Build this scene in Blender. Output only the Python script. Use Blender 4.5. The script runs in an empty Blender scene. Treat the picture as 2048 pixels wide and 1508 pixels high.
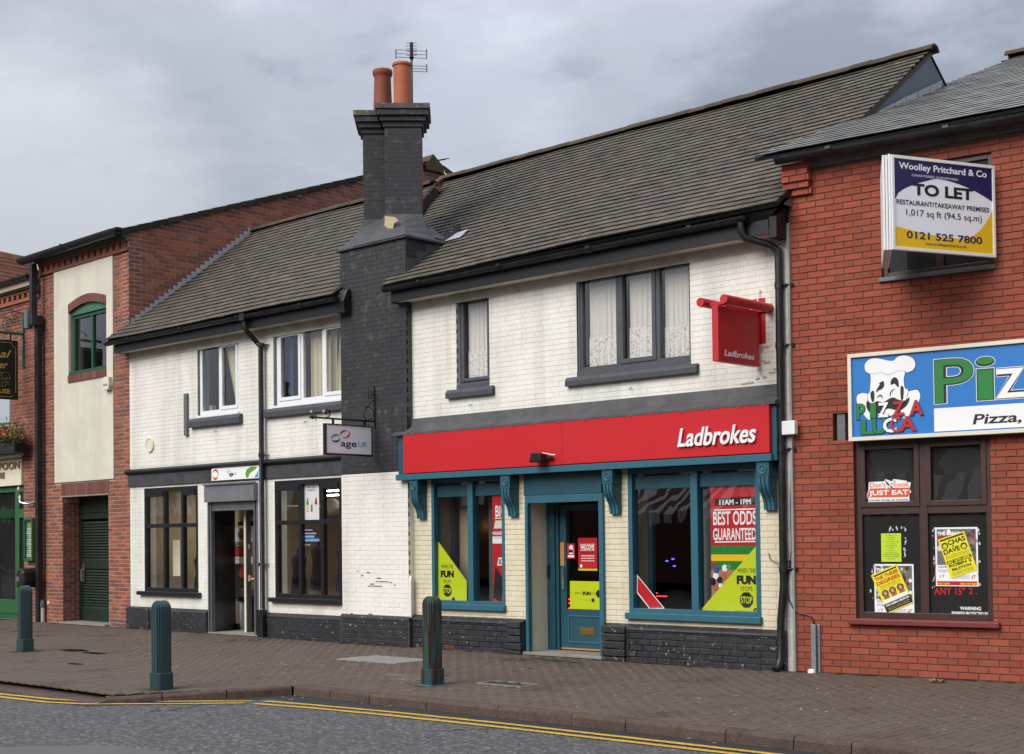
import bpy, math, random
from mathutils import Vector, Matrix
R=random.Random(7)
PI=math.pi
S=bpy.context.scene
COL=S.collection
# ------------------------------------------------------------------ camera
YAW,PITCH,ROLL=-0.749703,0.0225131,-0.0114583
CAM=Vector((0,-14.911,1.68)); FPX,CXP,CYP=2800.0,1024.0,1011.03
_f=Vector((math.sin(YAW)*math.cos(PITCH),math.cos(YAW)*math.cos(PITCH),math.sin(PITCH)))
_r=Vector((math.cos(YAW),-math.sin(YAW),0)); _u=_r.cross(_f)
_r2=math.cos(ROLL)*_r+math.sin(ROLL)*_u; _u2=-math.sin(ROLL)*_r+math.cos(ROLL)*_u
cd=bpy.data.cameras.new('camera'); cam=bpy.data.objects.new('camera',cd); COL.objects.link(cam)
cam.matrix_world=Matrix(((_r2.x,_u2.x,-_f.x,CAM.x),(_r2.y,_u2.y,-_f.y,CAM.y),(_r2.z,_u2.z,-_f.z,CAM.z),(0,0,0,1)))
cd.sensor_width=36; cd.lens=FPX/2048*36; cd.shift_y=(CYP-754)/2048; cd.clip_start=.1; cd.clip_end=2000
S.camera=cam
def ray(x,y): return _r2*((x-CXP)/FPX)+_u2*((CYP-y)/FPX)+_f
def proj(p):
    d=Vector(p)-CAM; w=_f.dot(d); return CXP+FPX*_r2.dot(d)/w, CYP-FPX*_u2.dot(d)/w, w
# ------------------------------------------------------------------ light
S.view_settings.view_transform='Standard'; S.view_settings.look='None'; S.view_settings.gamma=1
S.view_settings.use_curve_mapping=False; S.view_settings.exposure=1.3
S.render.engine='CYCLES'; S.cycles.use_denoising=True; S.cycles.max_bounces=8; S.cycles.transparent_max_bounces=12
S.cycles.caustics_reflective=False; S.cycles.caustics_refractive=False; S.cycles.sample_clamp_indirect=6
SUN_EL,SUN_AZ=math.radians(38),math.radians(187)   # azimuth from +Y clockwise: behind the viewer, a little to the left
W=bpy.data.worlds.new('World'); S.world=W; W.use_nodes=True
sl=bpy.data.lights.new('sun','SUN'); sl.energy=1.35; sl.angle=math.radians(42); sl.color=(1,.955,.90)
so=bpy.data.objects.new('sun',sl); COL.objects.link(so)
_d=Vector((math.sin(SUN_AZ)*math.cos(SUN_EL),math.cos(SUN_AZ)*math.cos(SUN_EL),math.sin(SUN_EL)))
so.rotation_euler=_d.to_track_quat('Z','Y').to_euler(); so.location=(0,-10,30)

def world():
    nt=W.node_tree; N=nt.nodes; L=nt.links; N.clear()
    def n(t,**k):
        o=N.new(t)
        for a,b in k.items(): setattr(o,a,b)
        return o
    out=n('ShaderNodeOutputWorld'); sky=n('ShaderNodeTexSky',sky_type='NISHITA'); sky.sun_disc=False
    sky.sun_elevation=SUN_EL; sky.sun_rotation=SUN_AZ
    b1=n('ShaderNodeBackground'); b1.inputs[1].default_value=.05; L.new(sky.outputs[0],b1.inputs[0])
    tc=n('ShaderNodeTexCoord'); sep=n('ShaderNodeSeparateXYZ'); L.new(tc.outputs['Generated'],sep.inputs[0])
    # project directions on a cloud deck: (x,y)/(z+.12)
    ad=n('ShaderNodeMath',operation='ADD'); ad.inputs[1].default_value=.16; L.new(sep.outputs[2],ad.inputs[0])
    mx=n('ShaderNodeMath',operation='MAXIMUM'); mx.inputs[1].default_value=.03; L.new(ad.outputs[0],mx.inputs[0])
    dx=n('ShaderNodeMath',operation='DIVIDE'); dy=n('ShaderNodeMath',operation='DIVIDE')
    L.new(sep.outputs[0],dx.inputs[0]);L.new(mx.outputs[0],dx.inputs[1]);L.new(sep.outputs[1],dy.inputs[0]);L.new(mx.outputs[0],dy.inputs[1])
    cb=n('ShaderNodeCombineXYZ'); L.new(dx.outputs[0],cb.inputs[0]); L.new(dy.outputs[0],cb.inputs[1])
    def noise(sc,det,ro,off):
        mp=n('ShaderNodeMapping'); mp.inputs['Location'].default_value=off; mp.inputs['Scale'].default_value=(sc,sc,sc); L.new(cb.outputs[0],mp.inputs[0])
        t=n('ShaderNodeTexNoise'); t.inputs['Scale'].default_value=1; t.inputs['Detail'].default_value=det; t.inputs['Roughness'].default_value=ro
        L.new(mp.outputs[0],t.inputs[0]); return t
    n1=noise(.8,6,.55,(3.1,1.7,0)); n2=noise(2.6,7,.6,(7,2,0))
    mixn=n('ShaderNodeMix'); mixn.inputs[0].default_value=.45; L.new(n1.outputs[0],mixn.inputs[2]); L.new(n2.outputs[0],mixn.inputs[3])
    cr=n('ShaderNodeValToRGB'); cr.color_ramp.interpolation='EASE'; L.new(mixn.outputs[0],cr.inputs[0])
    e=cr.color_ramp.elements; e[0].position=.40; e[0].color=(.235,.258,.31,1); e[1].position=.64; e[1].color=(.50,.525,.595,1)
    m=e.new(.50); m.color=(.36,.385,.445,1)
    # overcast sky: brighter towards the zenith
    zc=n('ShaderNodeMath',operation='MAXIMUM'); zc.inputs[1].default_value=0; L.new(sep.outputs[2],zc.inputs[0])
    st=n('ShaderNodeMath',operation='MULTIPLY_ADD'); st.inputs[1].default_value=1.35; st.inputs[2].default_value=.21; L.new(zc.outputs[0],st.inputs[0])
    # pale clearing low on the horizon
    hz=n('ShaderNodeMapRange'); hz.inputs[1].default_value=.02; hz.inputs[2].default_value=.22; hz.inputs[3].default_value=.5; hz.inputs[4].default_value=0; L.new(sep.outputs[2],hz.inputs[0])
    mh=n('ShaderNodeMix',data_type='RGBA'); L.new(hz.outputs[0],mh.inputs[0]); L.new(cr.outputs[0],mh.inputs[6]); mh.inputs[7].default_value=(.7,.72,.78,1)
    cur=mh.outputs[2]
    for (sx,sy),w0,gain,colr in (((10,520),.987,.8,(.68,.70,.74,1)),((960,180),.9968,.30,(.52,.56,.64,1)),((120,250),.990,.30,(.26,.28,.32,1))):
        dv=ray(sx,sy).normalized(); vm=n('ShaderNodeVectorMath',operation='DOT_PRODUCT'); vm.inputs[1].default_value=dv; L.new(tc.outputs['Generated'],vm.inputs[0])
        wob=n('ShaderNodeMath',operation='MULTIPLY_ADD'); wob.inputs[1].default_value=(1-w0)*1.1; L.new(n2.outputs[0],wob.inputs[0]); L.new(vm.outputs['Value'],wob.inputs[2])
        mr=n('ShaderNodeMapRange'); mr.interpolation_type='SMOOTHSTEP'; mr.inputs[1].default_value=w0+(1-w0)*.4; mr.inputs[2].default_value=1+(1-w0)*.35; mr.inputs[3].default_value=0; mr.inputs[4].default_value=gain; L.new(wob.outputs[0],mr.inputs[0])
        mm=n('ShaderNodeMix',data_type='RGBA'); L.new(mr.outputs[0],mm.inputs[0]); L.new(cur,mm.inputs[6]); mm.inputs[7].default_value=colr; cur=mm.outputs[2]
    b2=n('ShaderNodeBackground'); L.new(cur,b2.inputs[0]); L.new(st.outputs[0],b2.inputs[1])
    ms=n('ShaderNodeMixShader'); ms.inputs[0].default_value=.9; L.new(b1.outputs[0],ms.inputs[1]); L.new(b2.outputs[0],ms.inputs[2]); L.new(ms.outputs[0],out.inputs[0])
world()

# ------------------------------------------------------------------ materials
def lin(h):
    h=h.lstrip('#'); o=[]
    for i in (0,2,4):
        v=int(h[i:i+2],16)/255; o.append(v/12.92 if v<=.04045 else ((v+.055)/1.055)**2.4)
    return (*o,1)
MATS={}
def M(name,col,rough=.7,noise=None,rnd=None,bump=None,metal=0,emit=None,chips=None,streak=None,spec=.5,coat=0,chips2=None,puddle=False,vchips=None):
    """noise=(scale,colour,amount) dirt; rnd=[colours] picked per piece; bump=(scale,strength); chips=(scale,threshold,colour[,zmax])"""
    m=bpy.data.materials.new(name); m.use_nodes=True; nt=m.node_tree; N=nt.nodes; L=nt.links
    B=N['Principled BSDF']; B.inputs['Roughness'].default_value=rough; B.inputs['Metallic'].default_value=metal
    B.inputs['Specular IOR Level'].default_value=spec
    if coat: B.inputs['Coat Weight'].default_value=coat; B.inputs['Coat Roughness'].default_value=.15
    col=lin(col) if isinstance(col,str) else col
    g=N.new('ShaderNodeNewGeometry'); pos=g.outputs['Position']
    rgb=N.new('ShaderNodeRGB'); rgb.outputs[0].default_value=col; cur=rgb.outputs[0]
    def nz(scale,det=4,ro=.6,vec=None,sc=None):
        t=N.new('ShaderNodeTexNoise'); t.inputs['Scale'].default_value=scale; t.inputs['Detail'].default_value=det; t.inputs['Roughness'].default_value=ro
        v=vec or pos
        if sc:
            mp=N.new('ShaderNodeMapping'); mp.inputs['Scale'].default_value=sc; L.new(v,mp.inputs[0]); v=mp.outputs[0]
        L.new(v,t.inputs['Vector']); return t.outputs[0]
    def mixc(fac,a,b,mode='MIX'):
        x=N.new('ShaderNodeMix'); x.data_type='RGBA'; x.blend_type=mode
        if isinstance(fac,float) or isinstance(fac,int): x.inputs[0].default_value=fac
        else: L.new(fac,x.inputs[0])
        for i,v in ((6,a),(7,b)):
            if isinstance(v,tuple): x.inputs[i].default_value=v
            else: L.new(v,x.inputs[i])
        return x.outputs[2]
    def rng(v,a,b,c=0.,d=1.,smooth=False):
        x=N.new('ShaderNodeMapRange'); L.new(v,x.inputs[0]); x.inputs[1].default_value=a; x.inputs[2].default_value=b; x.inputs[3].default_value=c; x.inputs[4].default_value=d
        if smooth: x.interpolation_type='SMOOTHSTEP'
        return x.outputs[0]
    def mth(op,a,b):
        x=N.new('ShaderNodeMath'); x.operation=op
        for i,v in ((0,a),(1,b)):
            if isinstance(v,(int,float)): x.inputs[i].default_value=v
            else: L.new(v,x.inputs[i])
        return x.outputs[0]
    if rnd:
        oi=N.new('ShaderNodeObjectInfo'); at=N.new('ShaderNodeAttribute'); at.attribute_name='rnd'
        v=mth('FRACT',mth('ADD',mth('MULTIPLY',oi.outputs['Random'],7.31),at.outputs['Fac']),0)
        cr=N.new('ShaderNodeValToRGB'); cr.color_ramp.interpolation='CONSTANT' if len(rnd)>4 else 'LINEAR'; L.new(v,cr.inputs[0])
        e=cr.color_ramp.elements
        for i,c in enumerate(rnd):
            c=lin(c) if isinstance(c,str) else c
            p=i/len(rnd) if len(rnd)>4 else i/(len(rnd)-1)
            if i<2: e[i].position=p if i==0 else max(p,.001); e[i].color=c
            else: k=e.new(p); k.color=c
        cur=cr.outputs[0]
    if noise:
        for sc,c,amt in (noise if isinstance(noise,list) else [noise]):
            c=lin(c) if isinstance(c,str) else c
            cur=mixc(rng(nz(sc,6,.62),.38,.72,0,amt),cur,c)
    if streak:
        sc,c,amt=streak
        cur=mixc(rng(nz(1,5,.6,sc=(sc,sc,sc*.09)),.45,.75,0,amt),cur,lin(c) if isinstance(c,str) else c)
    for ch in (chips,chips2):
        if ch:
            sc,th,c=ch[:3]; c=lin(c) if isinstance(c,str) else c
            f=rng(nz(sc,5,.65),th,th+.02)
            if len(ch)>3:
                sp=N.new('ShaderNodeSeparateXYZ'); L.new(pos,sp.inputs[0]); f=mth('MULTIPLY',f,rng(sp.outputs[2],ch[3]-.15,ch[3],1,0))
            cur=mixc(f,cur,c)
    if vchips:
        sc,th,c=vchips; cur=mixc(rng(nz(1,5,.6,sc=(sc,sc,sc*.16)),th,th+.03),cur,lin(c))
    if puddle:
        f=rng(nz(.9,3,.5),.55,.7,0,1,True)
        cur=mixc(mth('MULTIPLY',f,.35),cur,(.02,.018,.016,1)); L.new(rng(f,0,1,rough,.28),B.inputs['Roughness'])
    L.new(cur,B.inputs['Base Color'])
    if bump:
        bs=bump if isinstance(bump,list) else [bump]; prev=None
        for sc,stg in bs:
            b=N.new('ShaderNodeBump'); b.inputs['Strength'].default_value=stg; b.inputs['Distance'].default_value=.01
            L.new(nz(sc,5,.6),b.inputs['Height'])
            if prev: L.new(prev,b.inputs['Normal'])
            prev=b.outputs[0]
        L.new(prev,B.inputs['Normal'])
    if emit: 
        B.inputs['Emission Color'].default_value=lin(emit[0]); B.inputs['Emission Strength'].default_value=emit[1]
    MATS[name]=m; return m
def glass(name,tint=(1,1,1,1),refl=1.0,body=0.0,bodycol=(.02,.02,.02,1)):
    m=bpy.data.materials.new(name); m.use_nodes=True; nt=m.node_tree; N=nt.nodes; L=nt.links; N.remove(N['Principled BSDF'])
    out=N['Material Output']; fr=N.new('ShaderNodeFresnel'); fr.inputs[0].default_value=1.5
    mu=N.new('ShaderNodeMath'); mu.operation='MULTIPLY'; mu.inputs[1].default_value=refl; mu.use_clamp=True; bf=N.new('ShaderNodeNewGeometry'); mb_=N.new('ShaderNodeMix'); L.new(bf.outputs['Backfacing'],mb_.inputs[0]); L.new(fr.outputs[0],mb_.inputs[2]); mb_.inputs[3].default_value=0; L.new(mb_.outputs[0],mu.inputs[0])
    tr=N.new('ShaderNodeBsdfTransparent'); tr.inputs[0].default_value=tint; gl=N.new('ShaderNodeBsdfGlossy'); gl.inputs['Roughness'].default_value=.01; gl.inputs[0].default_value=(1,1,1,1)
    # old panes are never quite flat
    g=N.new('ShaderNodeNewGeometry'); t=N.new('ShaderNodeTexNoise'); t.inputs['Scale'].default_value=1.6; L.new(g.outputs['Position'],t.inputs['Vector'])
    b=N.new('ShaderNodeBump'); b.inputs['Strength'].default_value=.12; b.inputs['Distance'].default_value=.02; L.new(t.outputs[0],b.inputs['Height']); L.new(b.outputs[0],gl.inputs['Normal'])
    mx=N.new('ShaderNodeMixShader'); L.new(mu.outputs[0],mx.inputs[0]); L.new(tr.outputs[0],mx.inputs[1]); L.new(gl.outputs[0],mx.inputs[2])
    last=mx.outputs[0]
    if body:
        df=N.new('ShaderNodeBsdfDiffuse'); df.inputs[0].default_value=bodycol; m2=N.new('ShaderNodeMixShader'); m2.inputs[0].default_value=body
        L.new(last,m2.inputs[1]); L.new(df.outputs[0],m2.inputs[2]); last=m2.outputs[0]
    L.new(last,out.inputs[0]); MATS[name]=m; return m

M('white_brick','#e8e6de',.62,noise=[(3.2,'#c2bdaf',.32),(.8,'#d8d3c3',.4)],streak=(2.2,'#8a8579',.42),bump=(90,.18))
M('white_brick_low','#e6e3db',.62,noise=[(2.2,'#b9b4aa',.22)],streak=(2.2,'#8e897f',.3),bump=(90,.18),chips=(9,.705,'#4a3f39',1.3))
M('white_mortar','#e3e0d7',.65,noise=(4,'#d0ccc0',.4),bump=(90,.2))
M('tar_and_shade','#141312',.7)
M('cream_brick','#dbd3ba',.62,noise=[(2.4,'#b3a684',.4)],streak=(2.4,'#94876c',.35),bump=(90,.2),chips=(10,.72,'#6d5647'))
M('cream_mortar','#c9bfa3',.7,noise=(4,'#a3967a',.5))
M('black_brick','#29292b',.55,noise=[(2.0,'#37383a',.5),(.7,'#202023',.5)],bump=(80,.25),chips=(26,.745,'#a9a7a6'),chips2=(6,.60,'#434446'))
M('black_mortar','#38393b',.6,noise=(5,'#5b5b5c',.45))
M('plinth_paint','#222428',.5,noise=[(3,'#36383c',.5)],bump=(40,.5),chips=(17,.645,'#a39a94'),chips2=(9,.68,'#6b463c'))
M('plinth_mortar','#2a2b2e',.7,noise=(6,'#6a625c',.5))
M('red_brick','#8f4a38',.78,spec=.2,rnd=['#9b4b39','#8e4533','#964d3a','#a0503c','#894334','#984b38','#9d4f3c'],noise=[(6,'#753b2e',.3),(.9,'#a26753',.25),(.5,'#7b4436',.3)],streak=(1.6,'#6f4236',.25),bump=(120,.3))
M('red_mortar','#6f5648',.9,noise=(8,'#54433a',.5),bump=(60,.3))
M('pub_brick','#8a5246',.85,spec=.2,rnd=['#955a48','#865043','#9b604b','#7a4e47','#90574a','#705049','#a0634c','#82534a'],noise=[(5,'#704b40',.3)],streak=(2,'#64483e',.25),bump=(90,.3))
M('pub_mortar','#b9a793',.9,noise=(8,'#93836f',.5),bump=(60,.2))
M('soldier_brick','#6d4138',.8,rnd=['#70433a','#5f3832','#7b4a3d','#68413a'],bump=(90,.4))
M('render_cream','#d3cfbf',.8,noise=[(1.4,'#b4b0a2',.5),(5,'#c2bdab',.4)],streak=(1.6,'#8e8c80',.35),bump=(60,.2))
M('tile_roof','#4f4843',.82,rnd=['#544a45','#453e3b','#5b5049','#4b4340','#544b47','#3f3a38','#574e46','#4d4442','#5e5249','#4b4340'],noise=[(1.6,'#514f38',.5),(5,'#757055',.36),(.8,'#3d3937',.5)],bump=(50,.4),spec=.4,chips=(17,.715,'#a8a28c'),chips2=(9,.735,'#86573f'))
M('slate_roof','#5b5c60',.38,rnd=['#63646a','#4a4a47','#74757b','#565a61','#626158','#45474c','#6d6c64','#54575e'],noise=[(2.2,'#66643f',.55),(12,'#8a8870',.3)],bump=(30,.35),spec=.8,chips=(13,.68,'#a8a48c'))
M('pub_roof','#2a2521',.85,spec=.2,rnd=['#332d27','#3b342b','#2c2824','#373128'],bump=(40,.4))
M('far_roof','#6a4536',.9,spec=.1,rnd=['#6c4737','#5f3e31','#744d3b'],bump=(40,.5))
M('ridge_tile','#4c4235',.85,spec=.2,rnd=['#4f4435','#433a2f','#574a38','#483e32'],noise=(7,'#332e29',.5),bump=(40,.5))
M('lead','#a4a8ae',.5,noise=[(5,'#a4a7ac',.5),(14,'#5a5d63',.4)],bump=(14,.5),metal=.0)
M('slate_cheek','#5f6670',.5,noise=[(3,'#47505b',.5)],bump=(20,.3))
M('gutter_black','#0d0e0f',.38,noise=(6,'#303133',.6),spec=.5)
M('pipe_grey','#5a5c5f',.5,noise=(10,'#7d7e80',.5))
M('fascia_black','#0f1011',.45,noise=(5,'#1c1c1e',.5))
M('soffit_white','#dcd7cb',.7,noise=(3,'#9c9488',.5))
M('soffit_grey','#c9c4b8',.7,noise=(3,'#6c6862',.5))
M('brown_board','#6f6a62',.8,noise=(4,'#4f4a45',.6),streak=(3,'#4a3f36',.5))  # brown-grey board with darker mottling and streaks
M('grey_frame','#47494f',.45,noise=(8,'#5a5c60',.4))
M('sill_dark','#3b3d42',.55,noise=(9,'#56585c',.4),bump=(30,.3))
M('black_wood','#111214',.38,noise=(9,'#333436',.35))
M('upvc','#e4e6e8',.3,noise=(9,'#cccdd0',.3))
M('grey_band','#424246',.6,noise=[(4,'#5a5856',.6)],streak=(3,'#6b6863',.4),bump=(25,.3))
M('dark_band','#333437',.55,noise=[(4,'#56585b',.5)],bump=(25,.2))
M('red_panel','#bd1f26',.5,noise=(.7,'#b52d2f',.25),spec=.3)
M('red_metal','#b81d24',.45,noise=(6,'#a02329',.35))
M('teal','#1f4a57',.45,noise=[(5,'#285866',.5),(22,'#193b45',.35)],bump=(30,.15),chips=(34,.76,'#8f8577'))
M('teal_light','#2c6070',.45,noise=[(5,'#255362',.5)],chips=(34,.74,'#9b9284'))
M('bollard_paint','#24403f',.5,noise=[(6,'#2f4f4c',.5)],vchips=(16,.475,'#33231e'),bump=(18,.3))
M('bollard_paint_clean','#22393c',.5,noise=[(6,'#2b474a',.5)],vchips=(14,.64,'#3a2c28'),bump=(18,.2))
M('green_gloss','#285a32',.4,noise=(7,'#32683d',.4))
M('green_window','#214a35',.45,noise=(7,'#2d5c43',.4))
M('green_dark','#081c11',.55,noise=(7,'#0c2818',.4))
M('green_fascia','#3f7058',.5,noise=(6,'#2c5240',.5))
M('sign_green','#12231c',.35)
M('gold','#c9a24a',.4)
M('gold_dark','#7d6433',.5)
M('cream_paint','#dcd6c0',.5,noise=(3,'#c5beaa',.4))
M('white_paint','#e6e6e4',.45,noise=(6,'#c6c4bf',.3))
M('white_print','#e8e8e8',.4)
M('dirty_white','#c4c3bd',.6,noise=[(9,'#8a8880',.6)],streak=(6,'#6c645a',.6),chips=(11,.66,'#5d4b42'))
M('alu','#8b8d8f',.35,metal=.6,noise=(9,'#77797b',.5),streak=(5,'#5a5c5e',.4))
M('shutter_grey','#626468',.5,noise=(6,'#85878a',.4))
M('corner_grey','#8d8a83',.7,noise=[(5,'#5f5c55',.6),(2,'#a6a49e',.5)])
M('galv','#8d9296',.45,metal=.5,noise=(16,'#6d7276',.6))
M('steel','#c4c5c6',.22,metal=.9)
M('black_print','#0e0e10',.5)
M('navy_print','#1c1650',.4)
M('purple_print','#251a56',.4)
M('sky_print','#3d8fc4',.4)
M('grey_print','#c6c7cc',.4)
M('sign_white','#ecedf0',.35)
M('yellow_print','#e6b90c',.4)
M('yellow_flyer','#e0d81c',.45,noise=(9,'#cfc716',.4))
M('lime_print','#b4c410',.45)
M('lime_paper','#b5d327',.5)
M('red_print','#b51a20',.4)
M('blue_board','#1c72bd',.4)
M('green_print','#177a2f',.4)
M('orange_print','#d8562a',.4)
M('magenta_print','#ad1c50',.4)
M('leaf_green_print','#5c9432',.4)
M('blue_print','#284fa0',.4)
M('brown_pvc','#3a2522',.4,noise=(9,'#4a302b',.5))
M('maroon_sill','#6b2426',.5,noise=(7,'#7d3a36',.5))
M('terracotta','#b0603f',.7,noise=[(4,'#8e4a36',.6)],bump=(60,.2))
M('terracotta_dark','#86432f',.7,noise=[(3,'#5e3a2c',.6)],bump=(60,.2))
M('lichen_cement','#4c4b47',.8,noise=[(7,'#77735a',.6),(3,'#33343a',.5)],chips=(9,.60,'#857a2c'),bump=(30,.5))
M('flaunching','#3c3d40',.7,noise=[(4,'#55565a',.5)],chips=(6,.66,'#7b7038'),bump=(20,.5))
M('bare_render','#b7a988',.85,noise=(14,'#9b8e70',.5),bump=(40,.5))
M('paver','#5a4d41',.8,spec=.3,rnd=['#5b5046','#584d43','#5e544a','#564b42'],noise=[(1.0,'#4c4036',.4),(6,'#62554a',.3),(.35,'#5e5145',.5)],bump=(70,.4),puddle=True)
M('joint_sand','#3c352c',.95,noise=(5,'#3a3d24',.5))
M('granite_kerb','#584842',.85,spec=.2,noise=[(4,'#352b27',.7),(60,'#7a6a61',.45),(14,'#43372f',.5)],bump=[(9,1.0),(45,.9)])
M('asphalt','#4a4a4b',.85,noise=[(.5,'#4b4a4c',.6)],bump=(90,1.0))
M('gutter_asphalt','#272524',.8,noise=(3,'#1c1b1a',.6),bump=(60,.8))
M('asphalt_patch','#59565500'[:7],.85,noise=(2,'#5f5b5a',.6),bump=(80,.5))
M('yellow_line','#c9a02c',.75,noise=[(9,'#a88a3e',.5)],chips=(30,.575,'#4a4640'),bump=(60,.5))
M('slab_grey','#84817a',.8,noise=[(3,'#6c6a64',.5),(40,'#908d86',.3)],bump=(50,.3))
M('concrete','#8a857c',.85,noise=[(3,'#6a655e',.6)],bump=(40,.4))
M('cast_iron','#2b2a29',.55,metal=.3,noise=(12,'#413d38',.5),bump=(30,.5))
M('moss','#4d5a22',.95,noise=(9,'#6a7530',.6),bump=(60,.8))
M('dark_water','#17140f',.12)
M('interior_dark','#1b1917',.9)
M('interior_grey','#6f6a62',.9)
M('interior_beige','#a89a80',.9,noise=(2,'#8d7f66',.4))
M('interior_floor','#3b3632',.6)
M('lace','#d8d5cc',.8,noise=(40,'#a8a59c',.35))
M('lace_pattern','#dedbd2',.8,chips=(34,.56,'#9c9991'))
M('curtain_cream','#c9c1a2',.85,noise=(3,'#a59d80',.4))
M('curtain_blue','#2d4d7c',.85)
M('cloth_dark','#15151a',.9)
M('cloth_purple','#3f2f5a',.9)
M('cloth_red','#9b1c22',.8)
M('skin','#c08f7a',.6)
M('cardboard','#8d8272',.8,noise=(20,'#5f5347',.6))
M('rust_board','#8a8680',.7,noise=[(12,'#6b4a33',.6)],streak=(8,'#b4b8ba',.6))
M('brass','#8a6f3a',.4,metal=.6,noise=(20,'#5c4a2a',.5))
M('wood_raw','#b3803f',.6)
M('leaf_dark','#38461f',.7,rnd=['#4a5f26','#3a4c1f','#64752c','#8a8a34','#33431c'])
M('petal','#e2651c',.6,rnd=['#e2651c','#ee8a2a','#d9531a'])
M('tree_bark','#4a4238',.9)
M('dry_leaf','#a97b5a',.7,noise=(60,'#7b4f3a',.5))
M('lamp_white','#ffffff',.5,emit=('#fff1dc',9))
M('lamp_warm','#ffffff',.5,emit=('#ffb070',14))
M('led_red','#400000',.5,emit=('#ff1a20',6))
M('led_blue','#000040',.5,emit=('#3a3aff',3))
M('litter','#d8d2c6',.7,rnd=['#e2ddd2','#cfc6b8','#bb9a80','#d9d6d0'])
M('terrace_brick','#6b4438',.85,noise=(2,'#54352c',.5))
M('stripe_red','#5f3331',.8); M('stripe_white','#cfcac2',.8)
glass('glass_up',refl=2.6,body=.0)
glass('glass_shop',refl=2.0)
glass('glass_dark',refl=2.0,body=.55,bodycol=(.035,.036,.035,1))
def asphalt_fix(name):
    m=MATS[name]; nt=m.node_tree; N=nt.nodes; L=nt.links; B=N['Principled BSDF']
    src=B.inputs['Base Color'].links[0].from_socket
    g=N.new('ShaderNodeNewGeometry'); v=N.new('ShaderNodeTexVoronoi'); v.inputs['Scale'].default_value=30; L.new(g.outputs['Position'],v.inputs['Vector'])
    sp=N.new('ShaderNodeSeparateColor'); L.new(v.outputs['Color'],sp.inputs[0])
    cr=N.new('ShaderNodeValToRGB'); L.new(sp.outputs[0],cr.inputs[0]); e=cr.color_ramp.elements
    e[0].position=0; e[0].color=(.028,.027,.027,1); e[1].position=1; e[1].color=(.27,.27,.26,1); k=e.new(.55); k.color=(.075,.073,.073,1); k=e.new(.85); k.color=(.14,.14,.135,1)
    mx=N.new('ShaderNodeMix'); mx.data_type='RGBA'; mx.inputs[0].default_value=.55; L.new(src,mx.inputs[6]); L.new(cr.outputs[0],mx.inputs[7]); L.new(mx.outputs[2],B.inputs['Base Color'])
asphalt_fix('asphalt')

# ------------------------------------------------------------------ frames and things
class Fr:
    """a vertical facade: u along it, d into the building (negative = proud), z up"""
    def __init__(s,ox,oy,ang): s.o=Vector((ox,oy,0)); s.a=ang; s.t=Vector((math.cos(ang),math.sin(ang),0)); s.n=Vector((-math.sin(ang),math.cos(ang),0))
    def W(s,u,d,z): return s.o+s.t*u+s.n*d+Vector((0,0,z))
    def px(s,x,y,d=0.):
        r=ray(x,y); t=(s.n.dot(s.o-CAM)+d)/s.n.dot(r); p=CAM+r*t; q=p-s.o; return s.t.dot(q),p.z
    def U(s,x,y,d=0.): return s.px(x,y,d)[0]
    def Z(s,x,y,d=0.): return s.px(x,y,d)[1]
    def rect(s,x0,y0,x1,y1,d=0.):
        """rectangle from its bottom-left pixel and top-right pixel"""
        a=s.px(x0,y0,d); b=s.px(x1,y1,d); return a[0],b[0],a[1],b[1]
F=Fr(0,0,0); G=Fr(-9.1735,0,.1255); P=Fr(-24.07,0,-.035)
PG=Fr(-24.07,0,-.035+PI/2)   # the pub's gable: u runs back from the street, d<0 faces +x
ORG={}
def thing(name,label,cat,fr=None,base=(0,0,0),rz=None,group=None,kind=None,rot=None,zero=False):
    o=bpy.data.objects.new(name,None); COL.objects.link(o); o.empty_display_size=.2
    if fr is not None: o.location=fr.W(*base); o.rotation_euler=(0,0,fr.a if rz is None else rz); ORG[o.name]=(0,0,0) if (zero or rz is not None) else base
    else: o.location=base; o.rotation_euler=(0,0,rz or 0); ORG[o.name]=(0,0,0)
    if rot: o.rotation_euler=rot
    if cat: o['label']=label; o['category']=cat
    if group: o['group']=group
    if kind: o['kind']=kind
    return o
def org(o):
    while o is not None:
        if o.name in ORG: return ORG[o.name]
        o=o.parent
    return (0,0,0)
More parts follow.
